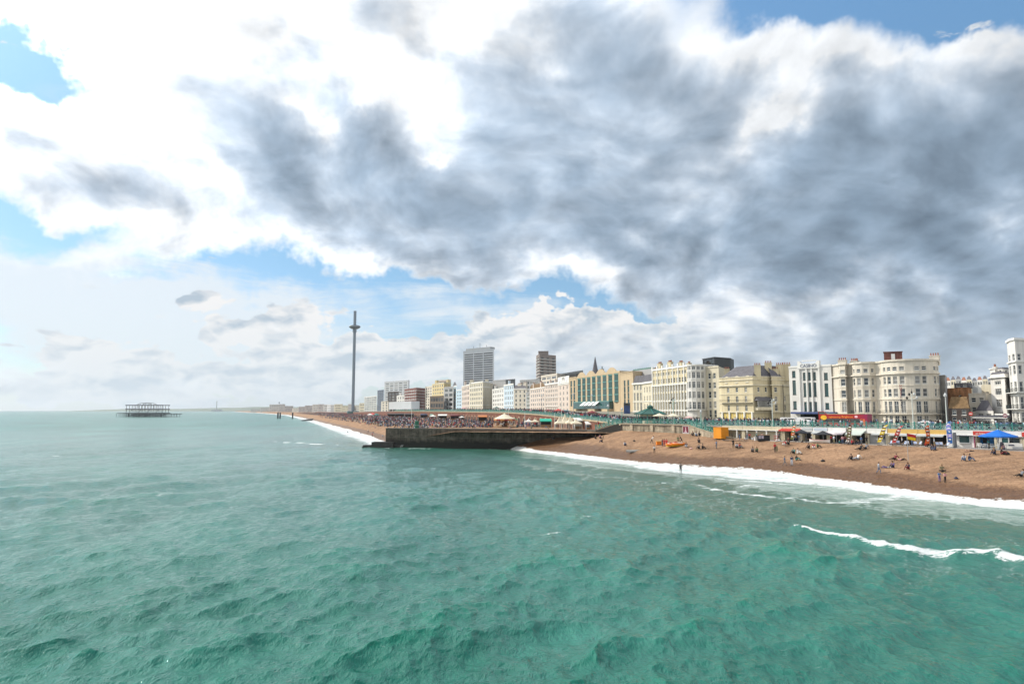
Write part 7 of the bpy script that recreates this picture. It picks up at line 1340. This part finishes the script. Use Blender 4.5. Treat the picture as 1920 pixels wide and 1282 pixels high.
# face: degrees, 0 = towards the camera, 90 = facing the picture's right
NEARP = [
    (1608, 861, 'sitback', 'white', 'pale', -70, 'person in white leaning back on the shingle beside a darker seated companion'), (1597, 862, 'sit', 'black', 'black', -60, 'person in black seated next to the one in white'),
    (1678, 862, 'sitback', 'maroon', 'black', -70, 'person seated in dark maroon beside a companion lying flat'), (1690, 862.5, 'lie', 'pink', 'black', 90, 'person lying flat in a pink top beside the maroon-clad one'),
    (1648, 888, 'walk', 'pale', 'denim', 75, 'walker in pale blue denim striding along the upper shingle'), (1662, 877, 'lie', 'white', 'purple', -90, 'person lying in white top and purple leggings'), (1675, 877, 'sit', 'purple', 'navy', -60, 'person in purple jacket sitting at the feet of the one lying in white'),
    (1703.5, 880, 'sit', 'navy', 'maroon', -60, 'lone seated person in navy jacket and maroon trousers below the flagpole'), (1766, 884, 'cross', 'khaki', 'black', -10, 'cross-legged person in khaki top above the two standing children'),
    (1762, 903.5, 'arms', 'blue', 'purple', 10, 'standing child in blue top close to the wet shingle'), (1772.5, 905, 'arms', 'pink', 'black', 20, 'standing child in pink top and black trousers close to the wet shingle'),
    (1808.5, 863.5, 'sit', 'pale', 'denim', -50, 'person in pale grey seated with a navy-clad companion mid beach'), (1817, 864, 'sit', 'navy', 'denim', 40, 'person in navy seated with a pale-clad companion mid beach'),
    (1865, 852, 'sit', 'black', 'navy', -60, 'person in black jacket seated below the white serving kiosk'), (1877, 852, 'sit', 'black', 'maroon', 50, 'person in black seated nearest the backpack below the serving kiosk'),
    (1817, 846.5, 'lie', 'black', 'bare', -80, 'sunbather lying with bare legs below the red signed kiosk'), (1745.5, 844, 'sit', 'navy', 'navy', 60, 'navy-clad person seated facing a friend below the yellow fascia'), (1753.5, 844, 'sit', 'navy', 'denim', -60, 'navy-clad person with hunched back facing left below the yellow fascia'),
    (1915, 893, 'sitback', 'grey', 'black', -80, 'person in grey reclining at the right edge of the photo'),
    (1613, 843, 'sitback', 'black', 'black', -70, 'person in black reclining below the grey slanted awning'), (1623.5, 841.5, 'sitback', 'grey', 'black', -60, 'person in grey reclining beside one in black'),
    (1590, 833, 'sit', 'white', 'grey', -50, 'person in white seated in a trio below the lilac awning'), (1598, 833.5, 'sit', 'red', 'black', 10, 'person in red seated in the middle of a trio'), (1605, 833, 'sit', 'black', 'navy', 60, 'person in black seated at the end of a trio beside the red top'),
    (1618, 829, 'stand', 'orange', 'black', 0, 'person standing in orange top and black trousers by the cafes'), (1656, 827, 'stand', 'navy', 'black', 30, 'person standing in navy beside the leaning yellow flag'),
    (1517, 841, 'sit', 'black', 'black', -60, 'person in black seated at the end of a group below the long white boat'), (1526, 840.5, 'sit', 'red', 'white', -30, 'person in red top and white trousers seated below the white boat'), (1532.5, 839.5, 'sit', 'green', 'black', 50, 'person in dark green seated in the group below the white boat'),
    (1489, 850.5, 'sit', 'teal', 'black', -60, 'person in dark teal seated next to one in a white top mid beach'), (1495, 851, 'sit', 'white', 'white', 40, 'person all in white seated mid beach'),
    (1471.5, 873, 'walk', 'denim', 'grey', 70, 'person in denim jacket walking with a companion in navy'), (1485, 873.5, 'stand', 'navy', 'pale', -40, 'person in navy top and pale trousers standing by the wet shingle'), (1492.5, 863, 'sit', 'black', 'teal', 50, 'person in black hunched behind the navy-topped one'),
    (1453.5, 848, 'stand', 'red', 'black', 20, 'person in red top standing on the open shingle with black trousers'), (1411.5, 847.5, 'sit', 'grey', 'black', -30, 'person in grey seated facing out with a friend in dark green'), (1419.5, 847.5, 'sit', 'green', 'black', -30, 'person in dark green seated beside the one in grey'),
    (1472, 835, 'sit', 'red', 'white', -50, 'person in red and white seated by the patterned flag'), (1479, 834, 'sit', 'black', 'black', -50, 'person in black seated behind the one in red and white'),
    (1461, 826, 'walk', 'navy', 'black', -80, 'person in navy walking by the red awning kiosk'), (1472, 823, 'stand', 'pale', 'teal', 0, 'person in pale top and teal trousers by the red awning'),
    (1222, 831, 'bend', 'white', 'black', 80, 'person in white top bending forward on the upper shingle'), (1227, 850, 'stand', 'white', 'black', 0, 'person in white top and black trousers alone above the wet shingle'),
    (1242, 836.5, 'stand', 'navy', 'navy', 60, 'lifeguard in navy standing by the equipment crate'), (1245.5, 837, 'stand', 'red', 'red', 0, 'lifeguard in red between the navy lifeguard and another in red'), (1250, 837, 'stand', 'red', 'red', -40, 'lifeguard in red nearest the inflatable boats'),
    (1278.5, 831, 'bend', 'black', 'black', -90, 'person in black bending at the end of the inflatable boats'), (1271, 826, 'sit', 'green', 'khaki', 0, 'person in green seated behind the inflatable boats'),
    (1287, 838, 'sit', 'navy', 'pale', -20, 'person in navy seated right of the inflatable boats'), (1310, 830, 'sit', 'black', 'black', 0, 'lone person in black seated on the upper shingle below the ramp'), (1311, 841.5, 'sit', 'grey', 'black', -50, 'person in grey sitting close to one in black below the ramp'), (1317, 841.5, 'sit', 'black', 'black', 40, 'person in black sitting close to one in grey below the ramp'),
    (1343.5, 841, 'stand', 'denim', 'grey', 100, 'lone person in denim blue standing on open shingle below the orange container'), (1375, 839, 'stand', 'black', 'black', 20, 'person all in black standing below the orange container'), (1382, 840, 'sit', 'pale', 'black', -30, 'person in pale top seated at the feet of the one standing in black'), (1386.5, 839.5, 'sit', 'red', 'grey', 30, 'person in red seated beside the pale-topped one'),
    (1299.5, 817, 'sit', 'black', 'black', -40, 'person in black seated at the foot of the ramp wall'), (1305, 817.5, 'sit', 'white', 'denim', 0, 'person in white seated at the foot of the ramp wall'), (1311, 817, 'sit', 'navy', 'black', 40, 'person in navy seated at the foot of the ramp wall'),
    (1039, 824, 'sit', 'black', 'grey', -70, 'lone person in black sitting below the dark groyne'), (1117, 822.5, 'sit', 'black', 'black', -20, 'person in black seated near the groyne wall beside a family'), (1125, 822, 'sit', 'pink', 'black', 10, 'small person in pink seated near the groyne wall'), (1131, 823, 'stand', 'khaki', 'black', 30, 'child in khaki standing near the groyne wall', .62), (1129, 829, 'sit', 'black', 'navy', -60, 'person in black seated with legs stretched, in front of the family'),
    (1171.5, 835.5, 'sit', 'pale', 'navy', 10, 'lone person in pale top seated left of the upturned boat'),
]
for q in NEARP:
    px, py, po, a, b, f, lab = q[:7]; s = q[7] if len(q) > 7 else (.85 if 'child in' in lab else rnd.uniform(.96, 1.04)); s *= 1.28 if po in ('sit', 'cross', 'sitback') else 1.1; p = on_beach(px, py); person(lab, (p.x, p.y, p.z - .02), po, a, b, f, s, rnd.choice((0, 0, 1)), rnd.choice((0, 1, 1, 2)), hat='red' if 'person in red top standing' in lab else None)
x_, y_ = gnd(1276.5, 886, 0.0); person('bather in a black wetsuit wading in the white surf', (x_, y_, -.12), 'stand', 'black', 'black', 160, 1.12, hr=0)
# a surfboard-like board carried by the red-topped person
p = on_beach(1456.5, 848); t = thing('body_board', 'grey green body board held by the person in the red top', 'board', p, .3); mb = MB(); mb.lathe([(.25, 0), (.28, .04), (.25, .08)], n=14, sy=2.2); o_ = mb.build('deck', cloth['khaki'], t, (0, 0, .75)); o_.rotation_euler = (math.pi / 2, 0, 0); mb = MB(); mb.bar((0, -.09, .9), (0, -.09, 1.15), .03); mb.build('leash', black, t)
# lower promenade and cafe people
looks = [('black', 'black'), ('navy', 'denim'), ('white', 'black'), ('grey', 'denim'), ('red', 'black'), ('pale', 'khaki'), ('teal', 'black'), ('pink', 'denim'), ('maroon', 'black'), ('khaki', 'navy'), ('blue', 'grey')]
lows = [(1371, 5.5), (1385, 6.2), (1396, 5.8), (1399, 6.2), (1404, 5.5), (1409, 6), (1417, 3), (1427, 4.6), (1476, 4), (1490, 5.5), (1496, 6), (1503, 5.8), (1509, 4.5), (1520, 5.5), (1550, 6), (1556, 5.2), (1561, 6.2), (1571, 5.5), (1577, 6.3), (1582, 5.5), (1606, 5.2), (1612, 6.2), (1622, 5.0), (1666, 3), (1688, 4), (1707, 3.5), (1731, 4), (1748, 3), (1850, 3.2), (1876, 3)]
for i, (px, o) in enumerate(lows):
    a, b = looks[i % 11]; sit_ = i % 3 == 2; dark_ = a in ('black', 'navy', 'grey', 'maroon', 'teal')
    person(('dark-clothed' if dark_ else 'light or bright-clothed') + ' cafe customer ' + ('seated' if sit_ else 'standing') + ' on the lower promenade in front of the arcade', low(px, o), 'cross' if sit_ else ('stand', 'arms', 'walk')[i % 3], a, b, rnd.uniform(-180, 180), 1.0, rnd.choice((0, 1)), rnd.choice((0, 1, 2)), ('dark' if dark_ else 'bright') + '-clothed ' + ('seated' if sit_ else 'standing') + ' cafe customers')
# upper promenade pedestrians
rp = random.Random(11); k = 0
cl_ = [1300, 1312, 1326, 1334, 1352, 1358, 1365, 1372, 1380, 1392, 1402, 1404, 1411, 1415, 1421, 1425, 1433, 1438, 1444, 1455, 1463, 1470, 1489, 1500, 1533, 1540, 1575, 1588, 1592, 1612, 1645, 1660, 1688, 1692, 1700, 1722, 1733, 1748, 1752, 1755, 1765, 1795, 1803, 1808, 1812, 1817, 1822, 1918, 1196, 1202, 1208, 1214, 1246, 1250, 1272, 1280, 1286, 1294]
for px in cl_:
    a, b = rp.choice(looks); dark_ = a in ('black', 'navy', 'grey', 'maroon', 'teal'); where = 'east of the beach ramp' if px > 1352 else 'between the shelter and the beach ramp'
    person(('dark-clothed' if dark_ else 'light or bright-clothed') + ' pedestrian behind the turquoise railing ' + where, upp(px, -rp.uniform(.7, 7)), rp.choice(('stand', 'walk', 'walk', 'arms')), a, b, rp.choice((-70, 110, 80, -100, 20)), rp.uniform(.93, 1.04), rp.choice((0, 1)), rp.choice((0, 1, 2)), ('dark' if dark_ else 'bright') + '-clothed pedestrians ' + where)
# stairs
for px, i, z in ((1147, 0, 7.8), (1151, 1, 8.1), (1143, 2, 7.5)): g_ = gp(px, 2.0, z); person(['person in white on the stone stairs', 'person in grey near the top of the stone stairs', 'person in black lower on the stone stairs'][i], g_, 'walk', ['white', 'grey', 'black'][i], 'black', -60)
# the crowd beyond the groyne: the nearest ones one by one, the rest as one mass
def shore_x(Y): return float(np.interp(Y, [q[1] for q in SHORE_W], [q[0] for q in SHORE_W]))
def wall_x(Y): return float(np.interp(Y, [q[1] for q in WWp], [q[0] for q in WWp]))
rc = random.Random(21); got = 0
while got < 128:
    Y = 232 + 190 * rc.random() ** 1.2; xs, xw = shore_x(Y) + 11, wall_x(Y) - 3
    h_ = on_beach(rc.uniform(688, 775), rc.uniform(786, 807), BW) if got % 3 == 0 else None
    if Y < 226: continue
    x = xs + (xw - xs) * rc.random() ** .8
    if h_ is not None: x, Y = h_.x, h_.y
    if Y < 231 or Y > 480: continue
    px_ = 960 + x / Y / CP * FPX
    if px_ < 668 or h_ is None and (px_ < 735 and rc.random() < .6) or (1040 < px_ < 1095 and Y > 222) or (Y > 250 and 928 < px_ < 966) : continue
    z = drop(x, Y, BW)
    if z < 1.5: continue
    a, b = rc.choice(looks); dark_ = a in ('black', 'navy', 'grey', 'maroon', 'teal'); sit_ = rc.random() < .6; got += 1
    person(('dark-clothed' if dark_ else 'light or bright-clothed') + (' person sitting' if sit_ else ' person standing') + ' on the crowded beach behind the stone groyne', (x, Y, z), rc.choice(('sit', 'sitback', 'cross', 'lie')) if sit_ else rc.choice(('stand', 'walk', 'arms')), a, b, rc.uniform(-180, 180), rc.uniform(.92, 1.04), rc.choice((0, 1)), rc.choice((0, 1, 2)), ('dark' if dark_ else 'bright') + '-clothed people ' + ('sitting' if sit_ else 'standing') + ' on the crowded beach')
for i, (px, Y) in enumerate(((653, 372), (677, 345), (691, 330), (700, 318), (699, 300), (718, 280))): p = west(px, Y); person(['first', 'second', 'third', 'fourth', 'fifth', 'sixth'][i] + ' lone figure near the surf on the far crowded beach, counted from the sea', p, 'stand' if i % 2 == 0 else 'sit', looks[i][0], looks[i][1], 30 * i, group='figures near the far surf')
extra_spots = [(rc.uniform(600, 770), rc.uniform(781, 800)) for _ in range(900)]
mats_c = [cloth[k_] for k_ in ('black', 'navy', 'grey', 'white', 'red', 'pink', 'denim', 'pale', 'khaki', 'maroon')] + [skin[0], hairm[0]]
cm = MB(); cm.smooth = True
def tiny(x, y, z, sit_, c1, c2, a, s):
    M = Matrix.Translation((x, y, z)) @ Matrix.Rotation(a, 4, 'Z'); T_ = lambda p: tuple(M @ (Vector(p) * s))
    if sit_: cm.tube(T_((0, 0, .05)), T_((0, .05, .62)), .2, .15, 6, c1); cm.tube(T_((0, .05, .7)), T_((0, .05, .92)), .1, .09, 6, 11); cm.tube(T_((-.1, 0, .12)), T_((-.1, -.45, .4)), .1, .07, 5, c2); cm.tube(T_((.1, -.45, .4)), T_((.1, -.7, .05)), .07, .05, 5, c2)
    else: cm.tube(T_((0, 0, .85)), T_((0, 0, 1.45)), .16, .19, 6, c1); cm.tube(T_((0, 0, 1.5)), T_((0, 0, 1.74)), .1, .09, 6, 11); cm.tube(T_((-.09, -.12, 0)), T_((-.08, 0, .9)), .06, .1, 5, c2); cm.tube(T_((.09, .12, 0)), T_((.08, 0, .9)), .06, .1, 5, c2); cm.tube(T_((-.22, 0, 1.4)), T_((-.25, -.05, .85)), .06, .04, 5, c1); cm.tube(T_((.22, 0, 1.4)), T_((.25, .05, .85)), .06, .04, 5, c1)
cnt = 0
while cnt < 3600:
    Y = 262 + 1300 * rc.random() ** 1.6; xs, xw = shore_x(Y) + 11, wall_x(Y) - 1; x = xs + (xw - xs) * rc.random() ** .95; z = drop(x, Y, BW)
    px_ = 960 + x / Y / CP * FPX
    if z < 1.6 or (Y < 320 and 925 < px_ < 970): continue
    cnt += 1; tiny(x, Y, z, rc.random() < .55, rc.choice((0, 0, 1, 1, 2, 2, 3, 4, 5, 6, 6, 7, 8, 9)), rc.choice((0, 1, 6, 2, 8)), rc.random() * 6, 1.0)
for px_, py_ in extra_spots:
    if py_ > 783 + (px_ - 600) * .145: continue
    h_ = on_beach(px_, py_, BW)
    if h_.y > 262 and h_.z > 1.2: tiny(h_.x, h_.y, h_.z, rc.random() < .6, rc.choice((0, 0, 1, 2, 3, 6, 7, 4)), rc.choice((0, 1, 6, 2)), rc.random() * 6, 1.0)
PW = [(p[0], p[1], p[2]) for p in WEST[:9]]; NI = IN[8:17]
for _ in range(900):
    i = rc.randrange(1, 8); f = rc.random(); o = rc.uniform(.8, 10); a, b = Vector(PW[i]), Vector(PW[i + 1]); q = a.lerp(b, f); tiny(q.x + NI[i].x * o, q.y + NI[i].y * o, q.z, False, rc.choice((0, 0, 1, 1, 2, 2, 3, 4, 5, 6, 7, 8, 9)), rc.choice((0, 1, 6, 2, 8)), rc.random() * 6, 1.0)
for _ in range(60):
    f = rc.random(); a, b = Vector(PW[0]), Vector(PW[1]); q = a.lerp(b, f); o = rc.uniform(.8, 8); tiny(q.x + NI[0].x * o, q.y + NI[0].y * o, q.z, False, rc.choice((0, 0, 1, 1, 2, 2, 3, 4, 5, 6, 7, 8, 9)), rc.choice((0, 1, 6)), rc.random() * 6, 1.0)
for _ in range(300):
    px_ = rc.uniform(1170, 1480) if rc.random() < .75 else rc.uniform(1480, 1925); o = rc.uniform(.9, 12) if rc.random() < .75 else rc.uniform(31, 36); x, y = WL(px_, -o); tiny(x, y, PROM + (.0 if o < 13 else .0), False, rc.choice((0, 0, 0, 1, 1, 2, 3, 9, 6, 7)), rc.choice((0, 1, 6, 2)), rc.random() * 6, 1.0)
o = setting(cm.build('distant_crowd', mats_c), 'stuff')
